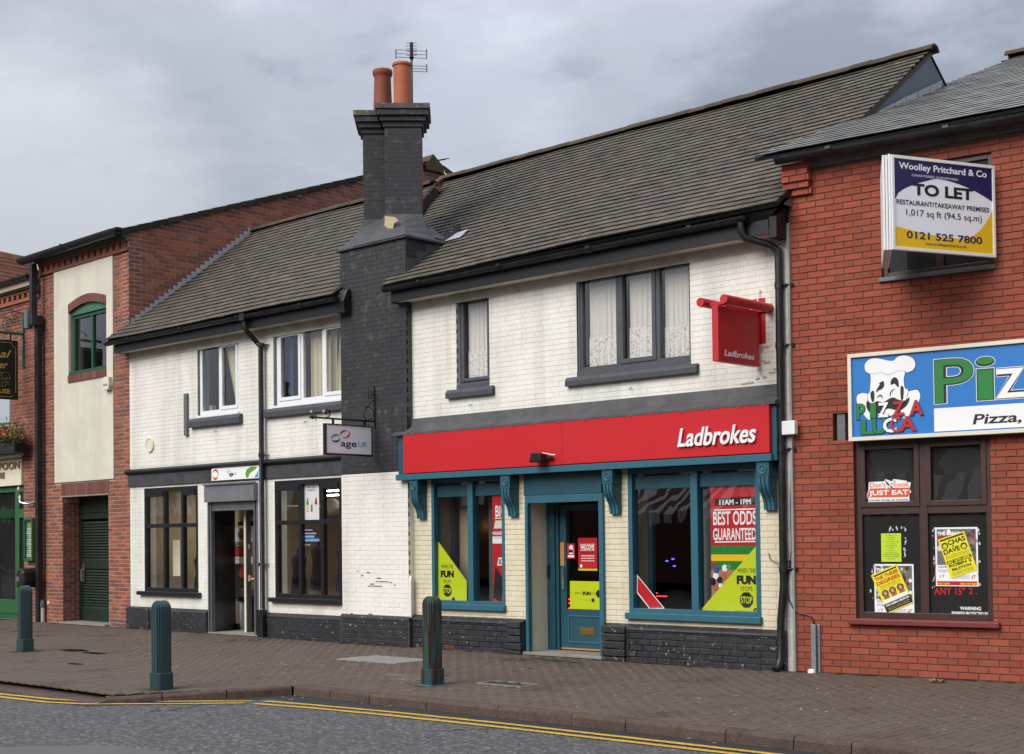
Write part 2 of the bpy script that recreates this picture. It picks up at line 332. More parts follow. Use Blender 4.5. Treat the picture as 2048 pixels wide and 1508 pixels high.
class MB:
    def __init__(s): s.v=[]; s.f=[]; s.r=[]; s.m=[]
    def quad(s,a,b,c,d,r=0.,m=0):
        i=len(s.v); s.v+= [a,b,c,d]; s.f.append((i,i+1,i+2,i+3)); s.r.append(r); s.m.append(m); return s
    def poly(s,pts,r=0.,m=0):
        i=len(s.v); s.v+=pts; s.f.append(tuple(range(i,i+len(pts)))); s.r.append(r); s.m.append(m); return s
    def box(s,x0,x1,y0,y1,z0,z1,r=0.,m=0,skip=''):
        if x1<x0: x0,x1=x1,x0
        if y1<y0: y0,y1=y1,y0
        if z1<z0: z0,z1=z1,z0
        i=len(s.v); s.v+=[(x0,y0,z0),(x1,y0,z0),(x1,y1,z0),(x0,y1,z0),(x0,y0,z1),(x1,y0,z1),(x1,y1,z1),(x0,y1,z1)]
        for k,f in (('f',(0,1,5,4)),('r',(1,2,6,5)),('k',(2,3,7,6)),('l',(3,0,4,7)),('t',(4,5,6,7)),('b',(3,2,1,0))):
            if k in skip: continue
            s.f.append(tuple(i+j for j in f)); s.r.append(r); s.m.append(m)
        return s
    def cbox(s,x0,x1,y0,y1,z0,z1,c=.003,r=0.,m=0):
        """brick: open back at y1, chamfered front at y0"""
        i=len(s.v)
        s.v+=[(x0,y1,z0),(x1,y1,z0),(x1,y1,z1),(x0,y1,z1),(x0,y0+c,z0),(x1,y0+c,z0),(x1,y0+c,z1),(x0,y0+c,z1),(x0+c,y0,z0+c),(x1-c,y0,z0+c),(x1-c,y0,z1-c),(x0+c,y0,z1-c)]
        for f in ((8,9,10,11),(4,5,9,8),(5,6,10,9),(6,7,11,10),(7,4,8,11),(0,1,5,4),(1,2,6,5),(2,3,7,6),(3,0,4,7)):
            s.f.append(tuple(i+j for j in f)); s.r.append(r); s.m.append(m)
        return s
    def prism(s,poly,y0,y1,axis='y',r=0.,m=0):
        """polygon (a,b) swept: axis y -> (a,y,b); axis x -> (x,a,b); axis z -> (a,b,z)"""
        n=len(poly); i=len(s.v)
        def P3(a,b,t): return (a,t,b) if axis=='y' else ((t,a,b) if axis=='x' else (a,b,t))
        s.v+=[P3(a,b,y0) for a,b in poly]+[P3(a,b,y1) for a,b in poly]
        s.f.append(tuple(range(i,i+n))); s.f.append(tuple(range(i+2*n-1,i+n-1,-1))); s.r+=[r,r]; s.m+=[m,m]
        for k in range(n):
            l=(k+1)%n; s.f.append((i+k,i+n+k,i+n+l,i+l)); s.r.append(r); s.m.append(m)
        return s
    def tube(s,pts,rad,n=10,cap=True,r=0.,m=0):
        pts=[Vector(p) for p in pts]; rads=rad if isinstance(rad,(list,tuple)) else [rad]*len(pts); rings=[]; up=None
        for k,p in enumerate(pts):
            t=(pts[min(k+1,len(pts)-1)]-pts[max(k-1,0)]).normalized()
            if up is None: up=Vector((0,0,1)) if abs(t.z)<.9 else Vector((1,0,0))
            a=t.cross(up).normalized() if t.cross(up).length>1e-5 else t.orthogonal().normalized(); b=a.cross(t).normalized(); up=b
            i=len(s.v); s.v+=[tuple(p+a*math.cos(2*PI*j/n)*rads[k]+b*math.sin(2*PI*j/n)*rads[k]) for j in range(n)]; rings.append(i)
        for k in range(len(rings)-1):
            for j in range(n):
                l=(j+1)%n; s.f.append((rings[k]+j,rings[k]+l,rings[k+1]+l,rings[k+1]+j)); s.r.append(r); s.m.append(m)
        if cap:
            s.f.append(tuple(rings[0]+j for j in range(n-1,-1,-1))); s.f.append(tuple(rings[-1]+j for j in range(n))); s.r+=[r,r]; s.m+=[m,m]
        return s
    def lathe(s,prof,c=(0,0,0),n=20,r=0.,m=0,ph=0.):
        i=len(s.v)
        for rr,z in prof: s.v+=[(c[0]+rr*math.cos(2*PI*j/n+ph),c[1]+rr*math.sin(2*PI*j/n+ph),c[2]+z) for j in range(n)]
        for k in range(len(prof)-1):
            for j in range(n):
                l=(j+1)%n; s.f.append((i+k*n+j,i+k*n+l,i+(k+1)*n+l,i+(k+1)*n+j)); s.r.append(r); s.m.append(m)
        return s
    def build(s,name,mat,parent=None,smooth=False,bevel=0.,kind=None,label=None,cat=None,group=None,loc=None):
        me=bpy.data.meshes.new(name); o0=org(parent)
        vs=[(a-o0[0],b-o0[1],c-o0[2]) for a,b,c in s.v] if o0!=(0,0,0) else s.v
        me.from_pydata(vs,[],s.f); mats=mat if isinstance(mat,list) else [mat]
        for k in mats: me.materials.append(MATS[k])
        if len(mats)>1: me.polygons.foreach_set('material_index',s.m)
        if any(s.r):
            at=me.attributes.new('rnd','FLOAT','FACE'); at.data.foreach_set('value',s.r)
        if smooth: me.polygons.foreach_set('use_smooth',[True]*len(s.f))
        me.update(); o=bpy.data.objects.new(name,me); COL.objects.link(o)
        if parent is not None: o.parent=parent
        if loc: o.location=loc
        if smooth:
            md=o.modifiers.new('edges','EDGE_SPLIT'); md.split_angle=math.radians(40)
        if bevel:
            md=o.modifiers.new('bevel','BEVEL'); md.width=bevel; md.segments=2; md.limit_method='ANGLE'
        if kind: o['kind']=kind
        if label: o['label']=label
        if cat: o['category']=cat
        if group: o['group']=group
        return o
def place(o,fr):
    """a single-mesh thing whose vertices are in the frame of a facade"""
    o.location=fr.o; o.rotation_euler=(0,0,fr.a); return o
def mbox(name,mat,parent,*a,bevel=0.,**k): return MB().box(*a).build(name,mat,parent,bevel=bevel,**k)
# ------------------------------------------------------------------ lettering
_TX={}
def text_mesh(s,bold=0.,shear=0.,ext=0.):
    k=(s,bold,shear,ext)
    if k in _TX: return _TX[k]
    c=bpy.data.curves.new('t','FONT'); c.body=s; c.size=1; c.offset=bold; c.shear=shear; c.extrude=ext; c.resolution_u=4
    o=bpy.data.objects.new('t',c); COL.objects.link(o)
    me=bpy.data.meshes.new_from_object(o.evaluated_get(bpy.context.evaluated_depsgraph_get()))
    bpy.data.objects.remove(o); bpy.data.curves.remove(c)
    v=[tuple(x.co) for x in me.vertices]; f=[tuple(p.vertices) for p in me.polygons]; bpy.data.meshes.remove(me)
    x0=min(a[0] for a in v);x1=max(a[0] for a in v);y0=min(a[1] for a in v);y1=max(a[1] for a in v)
    v=[((a-x0)/(x1-x0),(b-y0)/(y1-y0),c) for a,b,c in v]
    _TX[k]=(v,f); return _TX[k]
def text(s,u0,u1,z0,z1,d,mat,parent,bold=0.,shear=0.,depth=.002,name='lettering',slope=0.,shape=None,label=None):
    """string filling the rectangle (u0..u1, z0..z1) on the plane y=d, facing -y"""
    v,f=text_mesh(s,bold,shear,.5)
    b=MB(); vs=[]
    for x,y,z in v:
        uu=u0+(u1-u0)*x; zz=z0+(z1-z0)*y+slope*(x-.5)
        vs.append((uu,d-depth*(z+.5) ,zz))
    b.v=vs; b.f=f; b.r=[0.]*len(f); b.m=[0]*len(f)
    return b.build(name,mat,parent,label=label)
# ------------------------------------------------------------------ walls, bricks, tiles, windows
def wall(parent,u0,u1,z0,z1,holes,y0,y1,mat,name='wall',rev=None):
    us=sorted({u0,u1,*[min(max(h[k],u0),u1) for h in holes for k in (0,1)]}); zs=sorted({z0,z1,*[min(max(h[k],z0),z1) for h in holes for k in (2,3)]})
    def solid(i,j):
        if i<0 or j<0 or i>=len(us)-1 or j>=len(zs)-1: return False
        a=(us[i]+us[i+1])/2; b=(zs[j]+zs[j+1])/2
        return not any(h[0]<a<h[1] and h[2]<b<h[3] for h in holes)
    b=MB()
    for i in range(len(us)-1):
        for j in range(len(zs)-1):
            if not solid(i,j): continue
            a,c,e,f=us[i],us[i+1],zs[j],zs[j+1]
            b.quad((a,y0,e),(c,y0,e),(c,y0,f),(a,y0,f)); b.quad((a,y1,f),(c,y1,f),(c,y1,e),(a,y1,e))
            for ok,q in ((solid(i-1,j),((a,y1,e),(a,y0,e),(a,y0,f),(a,y1,f))),(solid(i+1,j),((c,y0,e),(c,y1,e),(c,y1,f),(c,y0,f))),
                         (solid(i,j-1),((a,y1,e),(c,y1,e),(c,y0,e),(a,y0,e))),(solid(i,j+1),((a,y0,f),(c,y0,f),(c,y1,f),(a,y1,f)))):
                if not ok: b.quad(*q)
    return b.build(name,mat,parent)
def sub_rects(r,holes):
    out=[r]
    for h in holes:
        nx=[]
        for a,b,c,d in out:
            if h[1]<=a or h[0]>=b or h[3]<=c or h[2]>=d: nx.append((a,b,c,d)); continue
            if h[0]>a+.012: nx.append((a,h[0],c,d))
            if h[1]<b-.012: nx.append((h[1],b,c,d))
            m0,m1=max(a,h[0]),min(b,h[1])
            if h[2]>c+.012: nx.append((m0,m1,c,h[2]))
            if h[3]<d-.012: nx.append((m0,m1,h[3],d))
        out=nx
    return out
class Bricks:
    def __init__(s,root,name='brick'): s.root=root; s.p=[]; s.name=name
    def add(s,fr,u0,u1,z0,z1,holes,mat,wallp,ch=.075,bl=.225,j=.01,jv=None,y=0.,pr=.006,top=None,hid=(),turn=0,zref=0.,uref=0.,pat='stretcher',c=.003,thick=.03,bot=None):
        jv=j if jv is None else jv
        k=math.floor((z0-zref)/ch)
        while zref+k*ch<z1-.01:
            a=max(zref+k*ch+j/2,z0); b=min(zref+(k+1)*ch-j/2,z1)
            if b-a>.012:
                if pat=='flemish': seq=[bl,bl/2]; off=(k%2)*bl*.75
                else: seq=[bl]; off=(k%2)*bl/2
                per=sum(seq); u=uref+math.floor((u0-uref)/per-1)*per+off; i=0
                while u<u1:
                    w=seq[i%len(seq)]; i+=1
                    q=(max(u+jv/2,u0),min(u+w-jv/2,u1),a,b); u+=w
                    if q[1]-q[0]<.015: continue
                    um=(q[0]+q[1])/2
                    if top and (a+b)/2>top(um): continue
                    if bot and (a+b)/2<bot(um): continue
                    for r in sub_rects(q,holes):
                        if r[1]-r[0]<.015 or r[3]-r[2]<.01: continue
                        s.p.append((fr,r,mat,wallp,y,pr,turn,c,thick,any(h[0]<um<h[1] and h[2]<(a+b)/2<h[3] for h in hid)))
            k+=1
    def finish(s,n=300):
        sc=[]
        for i,(fr,r,mat,wp,y,pr,turn,c,th,hid) in enumerate(s.p):
            x,yy,w=proj(fr.W((r[0]+r[1])/2,y,(r[2]+r[3])/2)); vis=(not hid) and -10<x<2058 and -10<yy<1518
            sc.append((-(r[1]-r[0])*(r[3]-r[2])/w/w if vis else 1,i))
        sc.sort(); ind={i for v,i in sc[:n] if v<0}; mats=sorted({q[2] for q in s.p}); bulk=MB(); cache={}
        o0=org(s.root)
        for i,(fr,r,mat,wp,y,pr,turn,c,th,hid) in enumerate(s.p):
            e=R.uniform(-.0012,.0012) ; rv=R.random(); yf=y-pr+e
            if i in ind:
                w=round(r[1]-r[0],3); h=round(r[3]-r[2],3); key=(w,h,mat,pr)
                if key not in cache:
                    me=bpy.data.meshes.new(s.name); m=MB().cbox(-w/2,w/2,-pr,th,-h/2,h/2,c)
                    me.from_pydata(m.v,[],m.f); me.materials.append(MATS[mat]); me.update(); cache[key]=me
                o=bpy.data.objects.new(s.name,cache[key]); COL.objects.link(o); o.parent=wp
                p=((r[0]+r[1])/2,y+e,(r[2]+r[3])/2)
                if turn: p=(-p[1],p[0],p[2]); o.rotation_euler=(0,0,PI/2)
                o.location=(p[0]-o0[0],p[1]-o0[1],p[2]-o0[2])
            else:
                k=len(bulk.v); bulk.cbox(r[0],r[1],yf,y+th,r[2],r[3],c,rv,mats.index(mat))
                if turn: bulk.v[k:]=[(-b_,a_,c_) for a_,b_,c_ in bulk.v[k:]]
        if bulk.v: bulk.build(s.name,mats,s.root,kind='stuff')
TILES=[]
def roof(root,el,er,rr,rl,gauge,tw,mat,name='tile',n_ind=300,th=.028,inside=None,sag=.02,under='fascia_black',skipf=None,part='roof',thick=.045,seed=3):
    """slope el-er (eaves) to rl-rr (ridge), in the root's own frame coordinates"""
    el,er,rr,rl=map(Vector,(el,er,rr,rl)); o0=Vector(org(root)); rn=random.Random(seed)
    L=((rl-el).length+(rr-er).length)/2; nc=max(2,round(L/gauge)); nrm=((er-el).cross(rl-el)).normalized(); nrm=-nrm if nrm.z<0 else nrm
    b=MB()
    q=[el,er,rr,rl]; dn=nrm*thick
    lo=[p-dn for p in q]; T=lambda v:tuple(v)
    off=nrm*.012
    b.quad(*[T(p-off) for p in q]); b.quad(*[T(p) for p in reversed(lo)])
    for i in range(4):
        k=(i+1)%4; b.quad(T(q[i]-off),T(lo[i]),T(lo[k]),T(q[k]-off))
    rp=b.build(part,under,root)
    allt=[]
    fr=getattr(root,'_fr',None)
    for c in range(nc+1):
        s=c/nc; a=el.lerp(rl,s); e=er.lerp(rr,s); W=(e-a).length; n=math.ceil(W/tw)+1; st=-(c%2)*tw/2; t=(e-a).normalized()
        up=((rl-el).lerp(rr-er,.5)).normalized(); g=L/nc
        for i in range(n):
            u0=st+i*tw; u1=u0+tw; u0c=max(u0,0.); u1c=min(u1,W)
            if u1c-u0c<.02: continue
            m=a+t*((u0c+u1c)/2)
            if skipf and skipf(m): continue
            allt.append((m,t,up,nrm,u1c-u0c-.0015,g))
    FRM=root['_frm'] if '_frm' in root else 'F'; fr={'F':F,'G':G,'P':P}[FRM]
    sc=sorted([(proj(fr.W(*m))[2] if (lambda q:-20<q[0]<2070 and -20<q[1]<1520)(proj(fr.W(*m))) else 1e9,i) for i,(m,*_) in enumerate(allt)])
    ind={i for v,i in sc[:n_ind] if v<1e8}; bulk=MB(); cache={}
    for i,(m,t,up,nn,w,g) in enumerate(allt):
        ln=g*1.9; d=.6*sag*math.sin(m.x*.9+m.z*1.1)+.12*sag*math.sin(m.x*3.7-m.z*4.0); j1=rn.uniform(-.0015,.002); rot=rn.uniform(-.006,.006); slip=rn.uniform(-.002,.002)
        if tw<.2 and rn.random()<.02: slip-=.03*rn.random(); rot*=6
        base=m+nn*(d+.004)+up*slip
        tx=(t*math.cos(rot)+up*math.sin(rot)); ux=(up*math.cos(rot)-t*math.sin(rot))
        tilt=(th*1.25+j1)
        def pt(x,y,z): return base+tx*x+ux*y+nn*z
        w2=w/2
        # lower edge thick and lifted, head tucked under
        loc=[(-w2,.012,tilt-th),(w2,.012,tilt-th),(w2,0,tilt),(-w2,0,tilt),(w2,ln,.0),(-w2,ln,.0),(w2,ln,-th),(-w2,ln,-th)]
        fs=((3,2,4,5),(0,1,2,3),(1,6,4,2),(7,0,3,5))
        if i in ind:
            key=(round(w,2),round(tilt,3))
            if key not in cache:
                me=bpy.data.meshes.new(name); me.from_pydata(loc,[],fs); me.materials.append(MATS[mat]); me.update(); cache[key]=me
            o=bpy.data.objects.new(name,cache[key]); COL.objects.link(o); o.parent=rp
            o.matrix_local=Matrix(((tx.x,ux.x,nn.x,base.x-o0.x),(tx.y,ux.y,nn.y,base.y-o0.y),(tx.z,ux.z,nn.z,base.z-o0.z),(0,0,0,1)))
        else:
            k=len(bulk.v); bulk.v+=[tuple(pt(*q)) for q in loc]
            for f in fs: bulk.f.append(tuple(k+x for x in f)); bulk.r.append(rn.random() if f is fs[0] else bulk.r[-1]); bulk.m.append(0)
    if bulk.v: bulk.build(name,mat,root,kind='stuff')
    return rp
def ridge(root,a,b,rad,mat,ln=.32,name='ridge_tile',arc=1.25):
    a,b=Vector(a),Vector(b); L=(b-a).length; n=round(L/ln); t=(b-a)/n
    for i in range(n):
        m=MB(); p0=a+t*(i+.01); p1=a+t*(i+1.0); k=9; dz=R.uniform(-.006,.006)
        prof=[(math.sin(th)*rad,math.cos(th)*rad) for th in [(-arc+2*arc*j/(k-1)) for j in range(k)]]
        A=[(p0.x,p0.y+y,p0.z+z-rad*.55+dz) for y,z in prof]; B=[(p1.x,p1.y+y,p1.z+z-rad*.55+dz) for y,z in prof]
        q=.78; A2=[(p0.x,p0.y+y*q,p0.z+z*q-rad*.55+dz) for y,z in prof]; B2=[(p1.x,p1.y+y*q,p1.z+z*q-rad*.55+dz) for y,z in prof]
        for j in range(k-1):
            m.quad(A[j],A[j+1],B[j+1],B[j]); m.quad(A2[j+1],A2[j],B2[j],B2[j+1]); m.quad(A[j],A2[j],A2[j+1],A[j+1]); m.quad(B[j+1],B2[j+1],B2[j],B[j])
        m.build(name,mat,root)
def window(root,rect,d,mat,fw=.06,cols=(),rows=(),bar=.045,pane='glass_shop',dep=.07,name='window',sash=(),smat=None,sill=None,seg=None):
    u0,u1,z0,z1=rect; b=MB()
    b.box(u0,u0+fw,d,d+dep,z0,z1); b.box(u1-fw,u1,d,d+dep,z0,z1); b.box(u0+fw,u1-fw,d,d+dep,z0,z0+fw); b.box(u0+fw,u1-fw,d,d+dep,z1-fw,z1)
    xs=[u0+fw]; 
    for c in cols: b.box(c-bar/2,c+bar/2,d+.002,d+dep-.002,z0+fw,z1-fw); xs+=[c-bar/2,c+bar/2]
    xs.append(u1-fw); zs=[z0+fw]
    for r in rows: zs+=[r-bar/2,r+bar/2]
    zs.append(z1-fw)
    for i in range(0,len(xs),2):
        for r in rows: b.box(xs[i],xs[i+1],d+.004,d+dep-.004,r-bar/2,r+bar/2)
    w=b.build(name,mat,root,bevel=.004)
    for i in range(0,len(xs),2):
        for k in range(0,len(zs),2):
            a,c,e,f=xs[i],xs[i+1],zs[k],zs[k+1]
            if (i//2,k//2) in sash:
                s=.05; m=MB(); y0,y1=d-.014,d+dep-.02
                m.box(a-.012,a+s,y0,y1,e-.012,f+.012); m.box(c-s,c+.012,y0,y1,e-.012,f+.012); m.box(a+s,c-s,y0,y1,e-.012,e+s); m.box(a+s,c-s,y0,y1,f-s,f+.012)
                m.build('sash',smat or mat,w,bevel=.004); a+=s;c-=s;e+=s;f-=s
            MB().box(a-.002,c+.002,d+dep*.5,d+dep*.5+.005,e-.002,f+.002).build('pane',pane,w)
    if sill: sill.parent=w
    return w
def room(root,u0,u1,z0,z1,y0,y1,mat,floor=None,name='room'):
    b=MB(); b.quad((u0,y1,z0),(u1,y1,z0),(u1,y1,z1),(u0,y1,z1)); b.quad((u0,y0,z0),(u0,y1,z0),(u0,y1,z1),(u0,y0,z1)); b.quad((u1,y1,z0),(u1,y0,z0),(u1,y0,z1),(u1,y1,z1))
    b.quad((u0,y0,z1),(u0,y1,z1),(u1,y1,z1),(u1,y0,z1)); b.quad((u0,y0,z0),(u1,y0,z0),(u1,y1,z0),(u0,y1,z0),0,1)
    return b.build(name,[mat,floor or mat],root)
def curtain(w,u0,u1,z0,z1,d,mat,waves=9,amp=.03,u0b=None,u1b=None,name='curtain'):
    b=MB(); n=waves*8; u0b=u0 if u0b is None else u0b; u1b=u1 if u1b is None else u1b; ph=R.random()*6
    for i in range(n):
        f0,f1=i/n,(i+1)/n; y=lambda f:d+amp*(math.sin(f*waves*2*PI+ph+1.6*math.sin(f*7+ph))*(.55+.35*math.sin(f*5+ph))+.25*math.sin(f*waves*4.3*PI))
        b.quad((u0b+(u1b-u0b)*f0,y(f0),z0),(u0b+(u1b-u0b)*f1,y(f1),z0),(u0+(u1-u0)*f1,y(f1)*.5+d*.5,z1),(u0+(u1-u0)*f0,y(f0)*.5+d*.5,z1))
    return b.build(name,mat,w,smooth=False)
def sill_block(root,u0,u1,z0,z1,y0,y1,mat,name='sill',ear=.03):
    # sloping-topped stone sill with chamfered ends
    return MB().prism([(y0,z0),(y0,z0+(z1-z0)*.62),(y0+.03,z1),(y1,z1),(y1,z0)],u0,u1,'x').build(name,mat,root,bevel=.008)
def gutter(root,p0,p1,rad,mat,name='gutter',joint=1.9):
    a,b=Vector(p0),Vector(p1); k=9; m=MB(); t=(b-a)
    for q0,q1 in ((1,1),):
        A=[(math.cos(PI+PI*i/(k-1))*rad,math.sin(PI+PI*i/(k-1))*rad) for i in range(k)]
        B=[(y*.88,z*.88) for y,z in A]
        for i in range(k-1):
            for Q,fl in ((A,0),(B,1)):
                c=[(a.x,a.y+Q[i][0],a.z+Q[i][1]),(b.x,b.y+Q[i][0],b.z+Q[i][1]),(b.x,b.y+Q[i+1][0],b.z+Q[i+1][1]),(a.x,a.y+Q[i+1][0],a.z+Q[i+1][1])]
                m.quad(*(c if fl else c[::-1]))
        for e in (a,b):
            m.poly([(e.x,e.y+y,e.z+z) for y,z in A])
        for s_ in (0,-1): m.quad((a.x,a.y+A[s_][0],a.z),(b.x,b.y+A[s_][0],b.z),(b.x,b.y+B[s_][0],b.z),(a.x,a.y+B[s_][0],a.z))
    g=m.build(name,mat,root,smooth=True)
    n=int(t.length/joint)
    for i in range(n+1):
        f=(i+.5)/(n+1); c=a+t*f; j=MB(); 
        pts=[(math.cos(PI+PI*q/10)*(rad+.008),math.sin(PI+PI*q/10)*(rad+.008)) for q in range(11)]
        for q in range(10):
            for dx in (-.035,):
                j.quad((c.x-.035,c.y+pts[q][0],c.z+pts[q][1]),(c.x-.035,c.y+pts[q+1][0],c.z+pts[q+1][1]),(c.x+.035,c.y+pts[q+1][0],c.z+pts[q+1][1]),(c.x+.035,c.y+pts[q][0],c.z+pts[q][1]))
        j.box(c.x-.035,c.x+.035,c.y-rad-.012,c.y-rad+.01,c.z-.02,c.z+.012); j.build('joint_bracket',mat,g)
    return g
# ------------------------------------------------------------------ ground
def zg(y): return -.06*min(max(-y/4.5,0),1)
def kerb_y(x):
    if x>-13.30: return -4.47
    if x<-14.35: return -6.42
    f=(x+14.35)/1.05; return -6.42+1.9*f
ground=MB().box(-400,400,-400,400,-1.2,-.30).build('ground','asphalt'); ground['kind']='structure'
def road():
    b=MB(); xs=[-120,-40,-14.35,-13.30,10,60]
    zr=-.175
    b.poly([(-120,-6.45,zr),(-120,-17.5,zr),(60,-17.5,zr),(60,-4.48,zr),(-13.3,-4.48,zr),(-14.35,-6.45,zr)][::1])
    o=b.build('road','asphalt'); o['kind']='structure'
    c=MB(); z2=-.171
    c.poly([(-60,-6.45,z2),(-14.4,-6.45,z2),(-13.35,-4.48,z2),(40,-4.48,z2),(40,-4.80,z2),(-13.2,-4.86,z2),(-14.3,-6.62,z2),(-60,-6.62,z2)][::-1])
    c.build('channel_strip','gutter_asphalt',o)
    # older patch of surfacing at the near edge of the frame
    p=MB(); z3=-.171; pts=[]
    base=[(-60,1497),(20,1494),(60,1491),(130,1492),(180,1489),(245,1493),(300,1499),(360,1508),(380,1530),(380,1600),(-60,1600)]
    for x,y in base:
        r=ray(x,y); t=(z3-CAM.z)/r.z; q=CAM+r*t; pts.append((q.x,q.y,z3))
    p.poly(pts).build('asphalt_patch','asphalt_patch',o)
    def crack(pts,sd):
        rn=random.Random(sd); b=MB(); q=[]
        P3=[]
        for x,y in pts: r=ray(x,y); t=(-.170-CAM.z)/r.z; v=CAM+r*t; P3.append(v)
        for i in range(len(P3)-1):
            for k in range(8): q.append(P3[i].lerp(P3[i+1],k/8)+Vector((rn.uniform(-.02,.02),rn.uniform(-.05,.05),0)))
        for i in range(len(q)-1):
            if rn.random()<.22: continue
            t=(q[i+1]-q[i]).normalized(); n=Vector((-t.y,t.x,0))*rn.uniform(.004,.016); b.quad(tuple(q[i]-n),tuple(q[i+1]-n),tuple(q[i+1]+n),tuple(q[i]+n))
        b.build('crack','tar_and_shade',o)
    crack([(300,1422),(345,1420),(385,1414),(430,1402)],1); crack([(860,1462),(960,1458),(1060,1452),(1130,1447),(1240,1449)],2); crack([(1130,1447),(1180,1462),(1290,1470)],3)
    return o
road_o=road()
def strip(pts,w,z,name,mat,parent,seed=1):
    rn=random.Random(seed); b=MB(); L=[Vector((x,y,0)) for x,y in pts]; fine=[]
    for i in range(len(L)-1):
        n=max(1,int((L[i+1]-L[i]).length/.12))
        fine+= [L[i].lerp(L[i+1],k/n) for k in range(n)]
    fine.append(L[-1]); prev=None
    for i,p in enumerate(fine):
        t=(fine[min(i+1,len(fine)-1)]-fine[max(i-1,0)]).normalized(); nn=Vector((-t.y,t.x,0)); a=p+nn*(w/2+rn.uniform(-.006,.006)); c=p-nn*(w/2+rn.uniform(-.006,.006))
        cur=((a.x,a.y,z),(c.x,c.y,z))
        if prev: b.quad(prev[1],cur[1],cur[0],prev[0])
        prev=cur
    return b.build(name,mat,parent)
yl=thing('yellow_line_marking','double yellow no parking lines running along the kerb edge','road marking'); yl['kind']='structure'
strip([(-13.05,-5.08),(-12.3,-4.97),(-11.2,-4.86),(-9.6,-4.79),(-6.6,-4.79),(2,-4.79),(14,-4.8)],.085,-.166,'line','yellow_line',yl,1)
strip([(-12.95,-5.30),(-12.1,-5.16),(-10.9,-5.06),(-9.4,-5.0),(-6.5,-4.98),(2,-4.98),(14,-5.0)],.085,-.166,'line','yellow_line',yl,2)
strip([(-40,-6.66),(-17.5,-6.64),(-16.3,-6.62),(-15.3,-6.52),(-14.75,-6.36),(-14.2,-5.98),(-13.75,-5.62),(-13.2,-5.16)],.085,-.166,'line','yellow_line',yl,3)
strip([(-40,-6.86),(-17.0,-6.84),(-15.9,-6.78),(-15.0,-6.70),(-14.5,-6.52),(-14.05,-6.16),(-13.6,-5.80),(-13.1,-5.34)],.085,-.166,'line','yellow_line',yl,4)
# pavement: bed sheet + blocks
pave=MB()
pave.quad((-13.3,0,-.012),(40,0,-.012),(40,-4.30,-.07),(-13.3,-4.30,-.07))
pave.quad((-60,.0,-.012),(-13.3,0,-.012),(-13.3,-4.30,-.07),(-60,-4.30,-.07))
pave.poly([(-60,-4.30,-.07),(-13.3,-4.30,-.07),(-14.30,-6.2,-.082),(-60,-6.2,-.082)][::-1])
pave.quad((-9.2,3,-.012),(40,3,-.012),(40,0,-.012),(-9.2,0,-.012))
pv=pave.build('pavement','joint_sand'); pv['kind']='structure'
def on_slab(x,y):
    return any(a<x<b and c<y<d for a,b,c,d in SLABS)
SLABS=[(-15.42,-14.16,-2.06,-1.30),(-11.66,-10.95,-3.05,-2.72)]
def zp(x,y): return -.06*min(max(-y/4.4,0),1)-.012*max(0,(-y-4.4)/1.8)+.006*math.sin(x*.9+y)*math.sin(y*1.3)
def pavers():
    allp=[]; bw,bl=.104,.208
    nx=int((3.5+29)/bw)
    for i in range(nx):
        x=-29+i*bw
        y=-.02-(i%2)*bl/2
        yk=(kerb_y(x+bw/2)+.17)
        yt=0 if x<-9.3 else (x+9.1735)*math.tan(.1255)
        ys=[]; yy=yt+ (0 if i%2 else -bl/2)
        cur=yt
        first=bl if i%2 else bl/2
        while cur>yk+.02:
            ln=first; first=bl
            y1=max(cur-ln,yk)
            xm,ym=x+bw/2,(cur+y1)/2
            if not on_slab(xm,ym): allp.append((xm,ym,bw-.004,cur-y1-.005))
            cur-=ln
    sc=sorted([(proj((x,y,-.04))[2] if 0<proj((x,y,-.04))[0]<2048 and proj((x,y,-.04))[1]<1508 else 1e9,i) for i,(x,y,w,l) in enumerate(allp)])
    ind={i for v,i in sc[:300]}; bulk=MB(); cache={}
    for i,(x,y,w,l) in enumerate(allp):
        z=zp(x,y)+R.uniform(-.0022,.0022); rx=R.uniform(-.005,.005); ry=R.uniform(-.007,.007)
        if i in ind:
            key=(round(w,3),round(l,3))
            if key not in cache:
                c=.004; m=MB(); a,b=w/2,l/2
                m.v=[(-a,-b,-.03),(a,-b,-.03),(a,b,-.03),(-a,b,-.03),(-a,-b,-c),(a,-b,-c),(a,b,-c),(-a,b,-c),(-a+c,-b+c,0),(a-c,-b+c,0),(a-c,b-c,0),(-a+c,b-c,0)]
                m.f=[(8,9,10,11),(4,5,9,8),(5,6,10,9),(6,7,11,10),(7,4,8,11),(0,1,5,4),(1,2,6,5),(2,3,7,6),(3,0,4,7)]
                me=bpy.data.meshes.new('paver'); me.from_pydata(m.v,[],m.f); me.materials.append(MATS['paver']); cache[key]=me
            o=bpy.data.objects.new('paver',cache[key]); COL.objects.link(o); o.parent=pv; o.location=(x,y,z); o.rotation_euler=(rx,ry,0)
        else:
            k=len(bulk.v); a,b,c=w/2,l/2,.004; rv=R.random()
            for px_,py_,pz in ((-a,-b,-.02),(a,-b,-.02),(a,b,-.02),(-a,b,-.02),(-a,-b,-c),(a,-b,-c),(a,b,-c),(-a,b,-c),(-a+c,-b+c,0),(a-c,-b+c,0),(a-c,b-c,0),(-a+c,b-c,0)):
                bulk.v.append((x+px_,y+py_,z+pz+py_*rx-px_*ry))
            for f in ((8,9,10,11),(4,5,9,8),(5,6,10,9),(6,7,11,10),(7,4,8,11),(0,1,5,4),(1,2,6,5)): bulk.f.append(tuple(k+q for q in f)); bulk.r.append(rv); bulk.m.append(0)
    bulk.build('paver','paver',pv,kind='stuff')
pavers()
